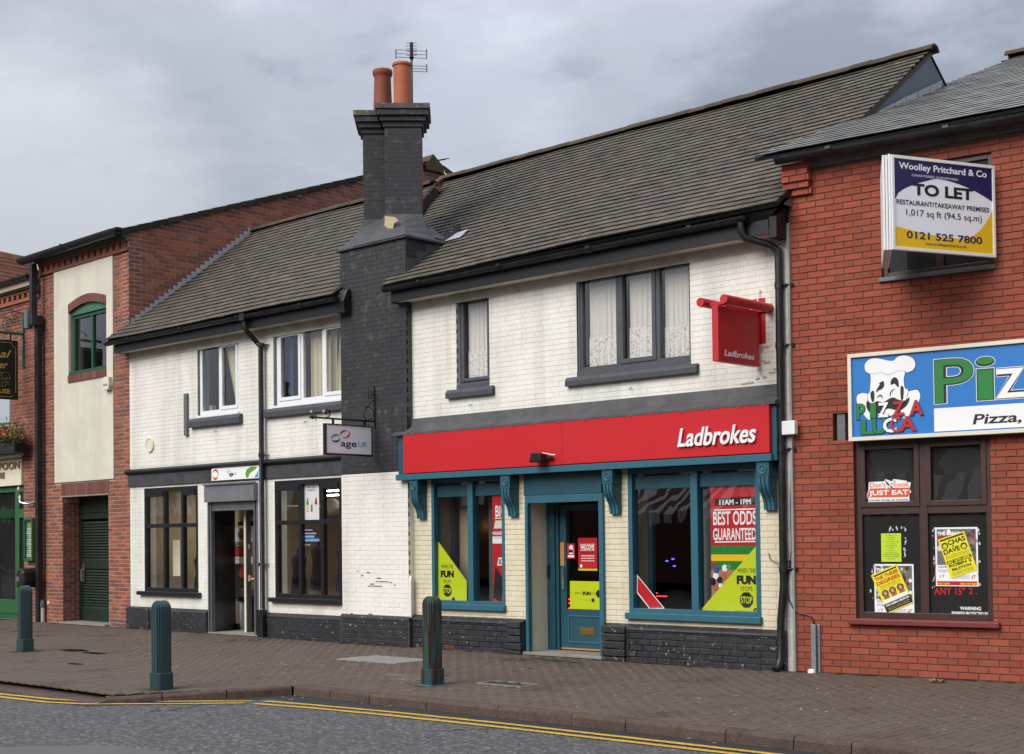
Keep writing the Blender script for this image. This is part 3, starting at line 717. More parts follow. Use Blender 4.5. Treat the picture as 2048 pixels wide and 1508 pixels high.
def kerbs():
    k=thing('kerb','worn pinkish granite kerb stones edging the block pavement','kerb'); k['kind']='structure'
    xs=[-13.30,-12.62,-11.94,-11.0,-9.95,-8.95,-8.28,-7.15,-6.45,-5.9,-4.9,-3.9,-2.9,-1.9,-.9]
    def stone(p,q,h0,h1,zt0=-.058,zt1=-.058,w=.17):
        p,q=Vector((*p,0)),Vector((*q,0)); t=(q-p).normalized(); L=(q-p).length-.012; nn=Vector((-t.y,t.x,0)); b=MB(); n=7; rn=R
        def col(f):
            o=p+t*(.006+L*f); j=rn.uniform(-.006,.006); zt=zt0+(zt1-zt0)*f; h=h0+(h1-h0)*f
            end=1 if 0<f<1 else .9
            return [tuple(o-nn*(.012+j*.4)+Vector((0,0,zt-h-.03))),tuple(o-nn*(.010+j)+Vector((0,0,zt-.03))),tuple(o+nn*(.004+j)+Vector((0,0,zt-.006))),tuple(o+nn*.03+Vector((0,0,zt+j*.3))),tuple(o+nn*w+Vector((0,0,zt+j*.2))),tuple(o+nn*w+Vector((0,0,zt-.06)))]
        c=[col(i/n) for i in range(n+1)]
        for i in range(n):
            for s in range(5): b.quad(c[i][s],c[i+1][s],c[i+1][s+1],c[i][s+1])
        b.poly(c[0]); b.poly(c[-1][::-1])
        b.build('kerb_stone','granite_kerb',k,smooth=True)
    for i in range(len(xs)-1): stone((xs[i],-4.47),(xs[i+1],-4.47),.115,.115)
    d=[(-14.34,-6.36,.02),(-14.02,-5.82,.05),(-13.66,-5.18,.09),(-13.31,-4.49,.115)]
    for i in range(3): stone(d[i][:2],d[i+1][:2],d[i][2]+.02,d[i+1][2]+.0,-.10+.014*i,-.086+.014*i)
    x=-14.36
    while x>-27: stone((x-.92,-6.42),(x,-6.42),.022,.022,-.148,-.148); x-=.92
kerbs()
# dropped crossing between upper pavement and the flush kerb
cr=MB(); cr.quad((-60,-6.27,-.148),(-14.36,-6.27,-.148),(-14.2,-5.95,-.10),(-60,-6.0,-.083)); cr.build('crossing_ramp','granite_kerb',pv)
def slab_set():
    a=SLABS[0]; n=2; w=(a[1]-a[0])/2
    t=thing('paving_slab_patch','pale concrete slabs let into the block paving near the wall','paving slab',kind='structure')
    for i in range(2):
        for j in range(1): MB().box(a[0]+i*w+.006,a[0]+(i+1)*w-.006,a[2]+.006,a[3]-.006,-.06,zp(a[0]+w,-1.7)+.004).build('slab','slab_grey',t,bevel=.004)
    a=SLABS[1]; t=thing('manhole_cover','dark rectangular iron cover sunk in the pavement right of the worn bollard','manhole cover')
    z=zp(-11.3,-2.9)
    MB().box(a[0]+.01,a[1]-.01,a[2]+.01,a[3]-.01,-.08,z-.006).build('plate','cast_iron',t); b=MB()
    for q in ((a[0],a[1],a[2],a[2]+.03),(a[0],a[1],a[3]-.03,a[3]),(a[0],a[0]+.03,a[2]+.03,a[3]-.03),(a[1]-.03,a[1],a[2]+.03,a[3]-.03)): b.box(q[0],q[1],q[2],q[3],-.08,z+.003)
    b.build('rim','slab_grey',t)
slab_set()
def blob(name,x,y,rx,ry,z,mat,parent=None,seed=0,h=.004,n=26,rough=.25):
    rn=random.Random(seed); b=MB(); ph=[rn.random()*6 for _ in range(4)]
    pts=[]
    for i in range(n):
        t=2*PI*i/n; k=1+rough*(math.sin(2*t+ph[0])*.5+math.sin(3*t+ph[1])*.3+math.sin(7*t+ph[2])*.25)
        pts.append((x+rx*k*math.cos(t),y+ry*k*math.sin(t),z+h))
    b.poly(pts); return b.build(name,mat,parent)
def gp(x,y,z=-.04):
    r=ray(x,y); t=(z-CAM.z)/r.z; return CAM+r*t
for k,(x,y,rx,ry) in enumerate(((146,1300,.36,.14),(188,1305,.26,.10),(150,1325,.2,.05))):
    p=gp(x,y); o=blob('puddle',p.x,p.y,rx,ry,zp(p.x,p.y),'dark_water',None,k,.006); o['label']=['larger dark wet puddle on the pavement between the two far bollards','smaller dark puddle just right of the larger one','thin damp smear on the pavement below the two puddles'][k]; o['category']='puddle'
for k,(x,y,rx,ry) in enumerate(((1078,1322,.10,.03),(1110,1326,.16,.05),(1150,1330,.10,.03),(1030,1345,.06,.02),(1060,1340,.05,.02),(780,1306,.07,.02))):
    p=gp(x,y); blob('grime_stain',p.x,p.y,rx,ry,zp(p.x,p.y),'tar_and_shade',pv,k+20,.0055,18,.6)
strip([(-27,-.10),(-24.1,-.10),(-24,-.12),(-17.6,-.12),(-17.5,-.20),(-16,-.20),(-15.9,-.15),(-13.6,-.17),(-13.5,-.12),(-12.3,-.12),(-12.2,-.17),(-9.3,-.15),(-9.1,-.05),(-6,.33),(0,1.09)],.10,-.0005,'shade_and_dirt_line','tar_and_shade',pv,7)  # dark strip painting contact shade, along with dirt, at the wall bases
# moss round the bollard feet and weeds in joints
def moss():
    b=MB(); rn=random.Random(5)
    def tuft(x,y,z,s):
        for _ in range(5):
            a=rn.random()*6.28; l=s*rn.uniform(.5,1.2); dx,dy=math.cos(a)*l,math.sin(a)*l; w=s*.3
            b.poly([(x-dy*.3,y+dx*.3,z),(x+dy*.3,y-dx*.3,z),(x+dx,y+dy,z+s*rn.uniform(.2,.9))])
    for bx,by,r in ((-20.88,-3.88,.33),(-14.35,-5.61,.24),(-11.96,-3.47,.25)):
        for _ in range(420):
            a=rn.random()*6.28; q=.13+abs(rn.gauss(0,r*.35)); x,y=bx+q*math.cos(a),by+q*math.sin(a); tuft(x,y,zp(x,y),.010)
    for _ in range(1500):
        x=rn.uniform(-13.2,0); y=-4.33+rn.gauss(0,.015); tuft(x,y,zp(x,y)-.004,.009) if math.sin(x*2.3)+math.sin(x*5.1)>.1 else None
    for _ in range(500):
        x=rn.uniform(-12,-3); i=int(rn.uniform(0,30)); y=-.2-i*.104*1.3; tuft(x,y,zp(x,y)-.004,.007)
    b.build('moss','moss',kind='stuff',label='green moss round the bollards and in the paving joints',cat='moss')
moss()
def litter():
    b=MB(); rn=random.Random(11)
    for _ in range(170):
        x=rn.uniform(-24,-1); y=rn.uniform(-4.2,-.1); s=rn.uniform(.006,.016); a=rn.random()*6; z=zp(x,y)+.006
        b.poly([(x+s*math.cos(a+k*1.57)*(1 if k%2 else .5),y+s*math.sin(a+k*1.57)*(1 if k%2 else .5),z+.004*(k%2)) for k in range(4)],rn.random())
    for _ in range(260):
        x=rn.uniform(-24,-1); y=rn.uniform(-4.2,-.2); s=rn.uniform(.008,.02); z=zp(x,y)+.0045
        b.poly([(x+s*math.cos(k*1.05),y+s*math.sin(k*1.05)*.8,z) for k in range(6)],.35+rn.random()*.3)
    for px_,py_ in ((566,1395),(577,1400),(583,1400),(590,1392),(600,1390),(605,1396),(724,1408),(770,1414),(780,1413),(585,1399),(1378,1478),(1429,1487)):
        p=gp(px_,py_,-.165); s=rn.uniform(.012,.03); a=rn.random()*6
        b.poly([(p.x+s*math.cos(a+k*1.57)*(1 if k%2 else .6),p.y+s*math.sin(a+k*1.57)*(1 if k%2 else .6),-.158) for k in range(4)],rn.random())
    b.build('litter','litter',kind='stuff',label='scattered cigarette ends and paper scraps on the pavement',cat='litter')
litter()
def dry_leaf():
    p=gp(1903,1367); z=zp(-7.2,0); b=MB(); rn=random.Random(2); n=5
    for k in range(7):
        a=rn.random()*6.28; c=(p.x+rn.uniform(-.05,.05),-.05+p.y*0+rn.uniform(-.03,.03)-.15,z); 
        for j in range(3):
            s=.045; a0=a+j*.9
            b.poly([(c[0],c[1],z+.004),(c[0]+s*math.cos(a0),c[1]+s*math.sin(a0),z+.02+rn.random()*.02),(c[0]+1.4*s*math.cos(a0+.4),c[1]+1.4*s*math.sin(a0+.4),z+.035),(c[0]+s*math.cos(a0+.8),c[1]+s*math.sin(a0+.8),z+.015)])
    b.build('dry_leaf','dry_leaf',label='crumpled brown dead leaf on the pavement under the takeaway window',cat='leaf')
dry_leaf()
# ------------------------------------------------------------------ sky-side: the other side of the street (seen in the window glass)
def opposite():
    rn=random.Random(4); x=-92; k=0
    lab=['brick terrace house opposite with one gable, seen only in window reflections']
    while x<30:
        w=rn.uniform(6,9); h=rn.uniform(4.6,5.8); rh=rn.uniform(2.0,3.2)
        b=MB(); b.box(x,x+w-.02,-32,-24,0,h); wl=None
        t=thing('opposite_house','brick house across the street behind the viewer, pitched roof facing the shops','house',base=(x,-28,0),group='houses across the street'); ORG[t.name]=(x,-28,0)
        b.build('wall','terrace_brick',t)
        if k%3==0: MB().prism([(x-.1,h),(x+w/2,h+rh),(x+w,h)],-32.2,-23.8,'y').build('roof','pub_roof',t)
        else: MB().prism([(-32.2,h),(-28,h+rh),(-23.8,h)],x-.1,x+w-.02,'x').build('roof','pub_roof',t)
        MB().box(x+.5,x+1.3,-28.4,-27.6,h+1,h+rh+1).build('chimney','terrace_brick',t)
        for j in range(3): MB().box(x+.8+j*w/3.4,x+2+j*w/3.4,-24.02,-23.9,2.9,4.1).build('window','white_paint',t)
        x+=w; k+=1
    for j in range(4):
        t=thing('market_awning',['striped awning farthest left of the row across the street','second striped awning from the left across the street','third striped awning from the left across the street','striped awning farthest right of the row across the street'][j],'awning',base=(-27+j*4.6,-19,0),group='striped awnings across the street'); ORG[t.name]=(0,0,0); t.location=(0,0,0)
        x0=-27+j*4.6
        for q in range(16):
            m=MB(); a=x0+q*.26; m.quad((a,-18.3,2.3),(a+.25,-18.3,2.3),(a+.25,-19.9,3.2),(a,-19.9,3.2)); m.quad((a,-18.3,2.05),(a+.25,-18.3,2.05),(a+.25,-18.3,2.3),(a,-18.3,2.3)); m.build('stripe','stripe_red' if q%2 else 'stripe_white',t)
        for dx in (0,4.1):
            for y in (-18.35,-19.8): MB().tube([(x0+dx,y,-.1),(x0+dx,y,2.3 if y>-19 else 3.15)],.025,6).build('pole','galv',t)
opposite()
# ------------------------------------------------------------------ betting shop building (white over cream, right of the chimney)
def Zr(fr,*pts,d=0.): return sum(fr.Z(x,y,d) for x,y in pts)/len(pts)
def corbel(root,u0,u1,zt,h,y0,name='bracket'):
    """scrolled console: square block with a roundel over a fluted S tail"""
    w=u1-u0; hb=h*.33; d=.21
    b=MB(); b.box(u0,u1,y0-d,y0,zt-hb,zt)
    prof=[]; n=12
    for i in range(n+1):
        f=i/n; z=zt-hb-(h-hb)*f; dd=d-.015-(d-.07)*(1/(1+math.exp(-(f-.52)*9))) ; prof.append((y0-dd,z))
    b.prism([(y0,zt-hb)]+prof+[(y0,zt-h)],u0+.008,u1-.008,'x')
    o=b.build(name,'teal',root,bevel=.004)
    for k in range(3):
        m=MB(); c=u0+w*(.2+.3*k); hw=w*.105
        for i in range(n):
            (ya,za),(yb,zb)=prof[i],prof[i+1]; e=.014
            m.quad((c-hw,ya-e,za),(c-hw,yb-e,zb),(c+hw,yb-e,zb),(c+hw,ya-e,za)); m.quad((c-hw,ya,za),(c-hw,yb,zb),(c-hw,yb-e,zb),(c-hw,ya-e,za)); m.quad((c+hw,ya-e,za),(c+hw,yb-e,zb),(c+hw,yb,zb),(c+hw,ya,za))
        m.build('flute','teal_light',o)
    m=MB(); m.lathe([(.034,0),(.046,.012),(.060,.012),(.066,0)],(0,0,0),18); m.lathe([(0,.010),(.022,.008),(.026,0)],(0,0,0),14)
    cx,cz=(u0+u1)/2,zt-hb*.5; m.v=[(cx+a,y0-d-c_,cz+b_) for a,b_,c_ in m.v]; m.build('roundel','teal_light',o,smooth=True)
    return o
def betting_shop():
    root=thing('betting_shop_building','two-storey shop with white painted upper wall, red fascia and teal shopfront','building',F,(-12.6,0,0)); root['_frm']='F'
    UL,UR=-16.0,-9.28
    fr=F
    # openings
    sw=fr.rect(913.6,774.5,977.5,583.5); sw=(sw[0],sw[1],fr.Z(945,767),fr.Z(945,588.5))
    lw=(fr.U(1153.5,650),fr.U(1380.5,620),fr.Z(1266,731),fr.Z(1266,529.5))
    zwin=(fr.Z(1388,1231),fr.Z(1388,908)); 
    s1=(fr.U(863.5,1080),fr.U(1010,1080),fr.Z(940,1210),2.62)
    s2=(fr.U(1257,1080),fr.U(1521,1080),fr.Z(1388,1231),2.62)
    dr=(fr.U(1052,1150),fr.U(1211,1150),-.02,2.62)
    holes=[sw,lw,s1,s2,dr]
    zb=fr.Z(1330,790)   # underside of the white wall
    wl=wall(root,UL,UR,2.8,5.72,holes,.004,.26,'white_mortar'); wg=wall(root,UL,UR,-.1,2.8,holes,.004,.26,'cream_mortar')
    B=Bricks(root)
    B.add(fr,UL,UR,3.15,5.45,holes,'white_brick',wl,ch=.0745,bl=.23,j=.005,jv=.0014,pr=.0015,c=.0013,pat='flemish')
    B.add(fr,UL,UR,.45,2.62,holes,'cream_brick',wg,ch=.0745,bl=.23,j=.008,jv=.002,pr=.0032,c=.0028)
    B.finish(300)
    # plinth of rough black painted brick, two lengths, each with a raised block at the doorway end
    for a,b_,blk in ((UL+.02,dr[0]-.01,0),(dr[1]+.01,UR+.02,1)):
        p=MB(); zt=.47
        p.box(a,b_,-.075,.01,-.06,zt-.05); pl=p.build('plinth','plinth_mortar',root)
        k=0; z=-.02
        while z<zt-.06:
            u=a-(k%2)*.11
            while u<b_:
                q0,q1=max(u,a),min(u+.225,b_)
                if q1-q0>.03: MB().cbox(q0+.004,q1-.004,-.088+R.uniform(-.006,.006),-.06,z+.004,min(z+.076,zt-.05),.008).build('brick','plinth_paint',pl)
                u+=.23
            z+=.08; k+=1
        c=MB().prism([(-.105,zt-.055),(-.095,zt-.02),(0,zt+.03),(0,zt-.055)],a,b_,'x').build('coping','plinth_paint',pl,bevel=.01)
        bb=(dr[1]+.01,dr[1]+.42) if blk else (dr[0]-.28,dr[0]-.01)
        m=MB(); 
        for kk in range(5): m.box(bb[0]+R.uniform(0,.01),bb[1]-R.uniform(0,.01),-.135+R.uniform(-.006,.006),-.07,-.05+kk*.105,.05+kk*.105-.006)
        m.build('end_block','plinth_paint',pl,bevel=.012)
    # white strip at the party edge
    mbox('corner_board','dirty_white',root,UR,UR+.10,-.03,.2,-.05,5.62); mbox('corner_trim','corner_grey',root,UR+.102,UR+.135,-.045,.1,-.06,5.5)
    # upper windows
    w1=window(root,sw,.075,'grey_frame',.05,pane='glass_up',name='window'); 
    m=MB(); a,b_,c,d=sw; s=.05
    m.box(a+s,a+2*s,.055,.1,c+s,d-s);m.box(b_-2*s,b_-s,.055,.1,c+s,d-s);m.box(a+2*s,b_-2*s,.055,.1,c+s,c+2*s);m.box(a+2*s,b_-2*s,.055,.1,d-2*s,d-s);m.build('sash','grey_frame',w1,bevel=.004)
    c1,c2=fr.U(1231,640),fr.U(1310,640)
    w2=window(root,lw,.055,'grey_frame',.06,cols=(c1,c2),pane='glass_up',sash=((1,0),),bar=.075)
    for (w,(a,b_,c,d),wv) in ((w1,(sw[0]+.1,sw[1]-.1,sw[2]+.1,sw[3]-.05),7),(w2,(lw[0]+.1,c1-.03,lw[2]+.06,lw[3]-.08),8),(w2,(c1+.12,c2-.09,lw[2]+.12,lw[3]-.1),7),(w2,(c2+.05,lw[1]-.06,lw[2]+.06,lw[3]-.08),8)):
        curtain(w,a,b_,c,d,.17,'lace',wv-2,.022,name='net_curtain'); curtain(w,a,b_,c,c+.42,.155,'lace_pattern',wv-2,.018,name='lace_border')
    room(root,UL+.1,UR-.1,3.1,5.6,.27,2.5,'interior_grey','interior_floor')
    for (u0,u1,x,y1,y2) in ((fr.U(897,780),fr.U(990,770),943,776,793.5),(fr.U(1136,760),fr.U(1398.5,735),1267,741.5,760)):
        sill_block(root,u0,u1,fr.Z(x,y2),fr.Z(x,y1),-.075,.06,'sill_dark')
    for (u0,u1,x,y1,y2) in ((sw[0]+.005,sw[1]-.005,945,767,777),(lw[0],lw[1],1266,731,742)): MB().box(u0,u1,-.012,.07,fr.Z(x,y2),fr.Z(x,y1)).build('sill','grey_frame',root,bevel=.003)
    for (x0,x1,x,y) in ((899,990,944,581),(1139,1396,1267,517)): MB().box(fr.U(x0,y),fr.U(x1,y),-.03,.0,fr.Z(x,y)-.025,fr.Z(x,y)+.03).build('head_strip','brown_board',root)
    # eaves: soffit, fascia, gutter
    zs=5.36
    mbox('frieze_board','soffit_grey',root,UL+.02,UR,-.012,.003,zs-.13,zs-.002)
    mbox('soffit','soffit_white',root,UL-.12,UR-.01,-.27,.02,zs,zs+.02)
    mbox('fascia_board','fascia_black',root,UL-.14,UR-.005,-.29,-.272,zs-.015,zs+.17,bevel=.004)
    MB().prism([(-.27,zs-.015),(-.27,zs+.17),(0,zs+.38),(0,zs-.015)],UL-.16,UL-.142,'x').build('eaves_end','fascia_black',root)
    MB().prism([(-.27,zs-.06),(-.27,zs+.2),(.0,zs+.38),(.0,zs-.06)],UR-.003,UR+.10,'x').build('eaves_end','fascia_black',root)
    gutter(root,(UL-.2,-.365,zs+.205),(UR-.25,-.365,zs+.235),.068,'gutter_black')
    # downpipe at the party line
    x=fr.U(1563,900,-.09)
    dp=MB().tube([(x-.36,-.36,zs+.17),(x-.36,-.36,zs+.06),(x-.33,-.33,zs-.02),(x-.08,-.14,zs-.12),(x,-.09,zs-.20),(x,-.09,zs-.3),(x,-.09,1.05),(x-.035,-.11,.6),(x-.04,-.115,.16),(x-.05,-.16,.06),(x-.06,-.22,.02)],.048,12).build('downpipe','gutter_black',root,smooth=True)
    for z in (zs-.62,2.72,1.25,4.0): m=MB().tube([(x,-.09,z-.04),(x,-.09,z+.04)],.056,12); m.box(x+.05,x+.16,-.03,-.015,z-.02,z+.02); m.tube([(x+.04,-.08,z),(x+.12,-.03,z)],.014,6); m.build('pipe_clip','gutter_black',dp)
    # shopfront cornice over the fascia
    zc=fr.Z(1330,789); zc2=2.98
    u0,u1=fr.U(800,860,-.1),UR+.02
    MB().prism([(.0,zc),(-.03,zc-.005),(-.05,zc-.13),(-.15,zc-.20),(-.24,zc-.23),(-.24,zc-.27),(0,zc-.27)],UL+.0,u1,'x').build('cornice','grey_band',root,bevel=.004)
    MB().prism([(-.15,zc-.20),(-.24,zc-.23),(-.24,zc-.27),(-.1,zc-.27)],UL-.2,UL,'x').build('cornice_end','grey_band',root)
    # teal casing behind and under the fascia panel
    fz0=fr.Z(1170,926,-.22); zt=zc-.27
    MB().box(UL-.12,UR+.0,-.18,.0,fz0-.10,zt-.002).build('fascia_casing','teal',root,bevel=.004)
    MB().box(UL-.13,UR-.05,-.235,-.182,fz0-.105,fz0-.015).build('fascia_rail','teal_light',root,bevel=.006)
    zt2=fz0-.103
    for x0,x1 in ((818,838),(1000,1022),(1203,1226),(1512,1537)):
        ua=fr.U(x0,940,-.21); ub=ua+.185; corbel(root,ua,ub,zt2,.60,0)
    # small pilaster slips beside each bracket
    # shop windows
    for (r,mx,nm) in ((s1,941,0),(s2,1389,1)):
        cm=fr.U(mx,1100,.0); w=window(root,(r[0],r[1],r[2],zt2),-.005,'teal_light',.07 if nm else .06,cols=(cm,),bar=.11,pane='glass_shop',dep=.14,rows=())
        # deep head panel
        MB().box(r[0]+.08,cm-.06,.05,.13,2.30,zt2-.10).build('head_panel','teal',w,bevel=.006); MB().box(cm+.06,r[1]-.08,.05,.13,2.30,zt2-.10).build('head_panel','teal',w,bevel=.006)
        MB().box(r[0]-.03,r[1]+.02,-.07,.02,r[2]-.075,r[2]+.012).build('sill','teal_light',w,bevel=.008)
        # inner return posts
        MB().box(r[0]+.0,r[0]+.09,.40,.48,r[2],2.5).build('inner_post','teal',w)
        MB().quad((r[0]+.02,.14,r[2]),(r[0]+.02,.40,r[2]),(r[0]+.02,.40,2.5),(r[0]+.02,.14,2.5)).build('inner_reveal','interior_beige',w)
        MB().box(r[0]+.02,r[1]-.02,.165,.75,r[2]-.02,r[2]+.02).build('display_shelf','interior_dark',w)
    MB().quad((s1[0]+.03,.52,.7),(s1[0]+.36,.52,.7),(s1[0]+.36,.52,2.5),(s1[0]+.03,.52,2.5)).build('inner_partition','interior_beige',root)
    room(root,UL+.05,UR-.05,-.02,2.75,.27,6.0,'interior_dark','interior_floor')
    # things faintly seen in the shop
    ml=MB()
    for x,y in ((1345,1118),(1333,1122),(1348,1132)): u,z=fr.px(x,y,2.5); ml.box(u-.018,u+.018,2.5,2.52,z-.01,z+.01)
    ml.build('blue_machine_light','led_blue',root)
    ml=MB()
    for x0,x1,y in ((1306,1335,1192),(1306,1316,1186),(1400,1408,1187),(1400,1408,1194),(1400,1408,1202)):
        (u,z),(u2,z2)=fr.px(x0,y,1.6),fr.px(x1,y,1.6); n=max(2,int((u2-u)/.03))
        for i in range(n): ml.box(u+(u2-u)*i/n,u+(u2-u)*(i+.5)/n,1.6,1.61,z-.006,z+.004)
    for x0,y in ((1136,1198),(1136,1206),(1136,1216)):
        u,z=fr.px(x0,y,1.2); ml.box(u,u+.06,1.2,1.21,z-.008,z+.004)
    ml.build('red_machine_light','led_red',root)
    u,z=fr.px(981,1051,1.6); MB().lathe([(0,-.03),(.025,-.02),(.03,0),(.025,.02),(0,.03)],(u,1.6,z),10).build('ceiling_spot','lamp_warm',root)
    u,z=fr.px(962,1010,2.5); MB().lathe([(0,-.02),(.02,0),(0,.02)],(u,2.5,z),8).build('ceiling_spot','lamp_white',root)
    for uu in (-15.1,-10.9,-10.0): MB().box(uu-.3,uu+.3,3.4,3.9,-.02,1.45).box(uu-.22,uu+.22,3.38,3.4,.8,1.35,0,1).build('gaming_machine',['interior_dark','cloth_dark'],root,bevel=.02)
    # grey back of a display frame
    (ua,za),(ub,zb_)=fr.px(1409,1205,.3),fr.px(1421,990,.3); mbox('display_frame','pipe_grey',root,ua,ub,.30,.33,s2[2]+.02,2.25)
    (ua,za),(ub,zb_)=fr.px(979,1205,.4),fr.px(985,990,.4); mbox('display_frame','pipe_grey',root,ua,ub,.40,.43,s1[2]+.02,2.3)
    # doorway
    zh=zt2-.0; D=.42
    pf=MB(); pf.box(dr[0],dr[1]-.03,-.035,.05,2.27,zh).build('door_head_panel','teal',root,bevel=.008)
    pf=MB(); pf.box(dr[0]+.03,dr[0]+.085,-.05,.03,0,2.16); pf.box(dr[1]-.075,dr[1],-.05,.03,0,2.268); pf.box(dr[0]+.03,dr[1]-.077,-.045,.06,2.16,2.268); pf.build('door_casing','teal_light',root,bevel=.006)
    MB().quad((dr[0]+.06,.03,.0),(dr[0]+.06,D,.0),(dr[0]+.06,D,2.3),(dr[0]+.06,.03,2.3)).quad((dr[1]-.02,D,0),(dr[1]-.02,.03,0),(dr[1]-.02,.03,2.3),(dr[1]-.02,D,2.3)).quad((dr[0]+.06,.03,2.2),(dr[0]+.06,D,2.2),(dr[1],D,2.2),(dr[1],.03,2.2)).build('door_reveal','cream_paint',root)
    MB().box(dr[0]+.0,dr[1],-.09,D+.1,-.05,.035).build('door_step','concrete',root,bevel=.01)
    jl=fr.U(1112,1150,D); ll=fr.U(1121,1150,D+.04)
    jm=MB().box(dr[0]+.06,jl,D-.03,D+.05,.035,2.2).build('door_jamb_panel','teal',root,bevel=.004)
    m=MB(); m.lathe([(.04,0),(.05,.012),(.062,.012),(.07,0)],(0,0,0),18); cx,cz=fr.px(1098,1035,D-.03); m.v=[(cx+a,D-.03-c_,cz+b_) for a,b_,c_ in m.v]; m.build('roundel','teal_light',jm,smooth=True)
    cx,cz=fr.px(1098,1143,D-.03); MB().box(cx-.02,cx+.02,D-.05,D-.03,cz-.09,cz+.09).build('door_keypad','black_wood',jm)
    cx,cz=fr.px(1103,1066,D-.03); MB().box(cx-.015,cx+.015,D-.04,D-.03,cz-.06,cz+.06).build('small_plate','brass',jm)
    mbox('door_frame','teal',root,jl+.002,ll,D+.0,D+.08,.035,2.2); dl0,dl1=ll+.004,dr[1]-.02
    gz0,gz1=fr.Z(1160,1218,D+.05),fr.Z(1160,1021,D+.05); gx0=fr.U(1134,1100,D+.05)
    dm=MB(); y0,y1=D+.03,D+.075; dm.box(dl0,gx0,y0,y1,.05,2.14); dm.box(gx0,dl1,y0,y1,gz1,2.14); dm.box(gx0,dl1,y0,y1,.05,gz0); dm.box(dl1-.05,dl1,y0,y1,gz0,gz1)
    door=dm.build('door','teal',root,bevel=.004)
    MB().box(gx0-.002,dl1-.048,y0+.02,y0+.026,gz0-.002,gz1+.002).build('pane','glass_shop',door)
    q=MB(); a,b_,c,d=gx0+.03,dl1-.1,.15,gz0-.09; e=.022
    for r in ((a,b_,c,c+e),(a,b_,d-e,d),(a,a+e,c+e,d-e),(b_-e,b_,c+e,d-e)): q.box(r[0],r[1],y0-.012,y0+.002,r[2],r[3])
    q.build('door_moulding','teal_light',door,bevel=.004); mbox('kick_strip','wood_raw',door,dl0+.01,dl1-.01,y0-.006,y0+.0,.052,.075)
    cx,cz=fr.px(1175,1263,y0); q=MB().box(cx-.135,cx+.135,y0-.01,y0+.001,cz-.055,cz+.055).build('letter_box','brass',door,bevel=.004); MB().box(cx-.105,cx+.105,y0-.016,y0-.008,cz-.032,cz+.032).build('flap','brass',q,bevel=.003)
    cx,cz=fr.px(1124.5,1108,y0); mbox('wood_patch','wood_raw',door,cx-.032,cx+.04,y0-.008,y0+.001,cz-.17,cz+.17)
    cx,cz=fr.px(1126,1156,y0-.04); MB().tube([(cx,y0+.0,cz+.155),(cx,y0-.05,cz+.155),(cx,y0-.05,cz-.155),(cx,y0,cz-.155)],.012,8).build('handle','steel',door,smooth=True)
    # wires and wall odds
    pts=[fr.px(x,y,-.02) for x,y in ((1539,1106),(1541,1118),(1552,1125),(1572,1128),(1582,1120),(1584,1100),(1583,1060),(1582,1000),(1583,950),(1582,900))]
    MB().tube([(u,-.035,z) for u,z in pts],.006,6).build('cable','gutter_black',root)
    pts=[fr.px(x,y,-.03) for x,y in ((1583,1120),(1578,1150),(1576,1180),(1580,1200),(1588,1216))]
    MB().tube([(u,-.05,z) for u,z in pts],.009,6).build('cable','gutter_black',root)
    for x,y in ((943,809),(1264,776)):
        u,z=fr.px(x,y); MB().tube([(u,-.0,z),(u,-.04,z),(u,-.055,z-.02),(u+.01,-.045,z-.035)],.006,6).build('wall_hook','brass',root)
    u,z=fr.px(1581,856,-.06); MB().box(u-.085,u+.10,-.13,-.05,z-.085,z+.085).build('junction_box','white_paint',root,bevel=.01)
    for x,y in ((1521,583),(1531,694),(1524,700),(1527,722),(1534,725),(1545,745),(1552,738),(1530,755),(1516,758),(1500,766),(1488,768)):
        u,z=fr.px(x,y); w=R.uniform(.03,.11); mbox('bare_patch','bare_render',root,u-w/2,u+w/2,-.0075,.001,z-.01,z+.014)
    u,z=fr.px(899,1296,-.09); v=MB(); v.box(u-.11,u+.11,-.098,-.085,-.035,.06); vv=v.build('air_brick','terracotta_dark',root)
    for i in range(8):
        for j in range(3): MB().box(u-.1+i*.026,u-.086+i*.026,-.101,-.097,-.025+j*.028,-.008+j*.028).build('vent_hole','interior_dark',vv)
    # main roof
    roof(root,(-16.22,-.40,5.60),(-9.10,-.40,5.68),(-9.10,3.80,8.55),(-19.1,3.80,8.50),.176,.172,'tile_roof',seed=3,sag=.024)
    MB().poly([(-19,3.8,8.47),(-9.1,3.8,8.5),(-9.1,8,5.5),(-19,8,5.5)]).build('back_roof','pub_roof',root)
    MB().poly([(-9.12,-.2,5.70),(-9.12,3.76,8.50),(-9.12,7.9,5.6)][::-1]).build('gable_cheek','slate_cheek',root)
    m=MB().poly([(-9.105,1.2,6.72),(-9.105,1.2,6.80),(-9.105,3.8,8.57),(-9.105,3.8,8.50)]); m.build('verge_mortar','ridge_tile',root)
    ridge(root,(-19.15,3.80,8.56),(-9.05,3.80,8.60),.145,'ridge_tile',.33)
    m=MB(); m.lathe([(0,0),(.12,0)],(0,0,0),16); m.v=[(-19.16,3.8+a,8.50+b_) for a,b_,c_ in m.v]; m.build('ridge_end','terracotta',root)
    return root
BET=betting_shop()
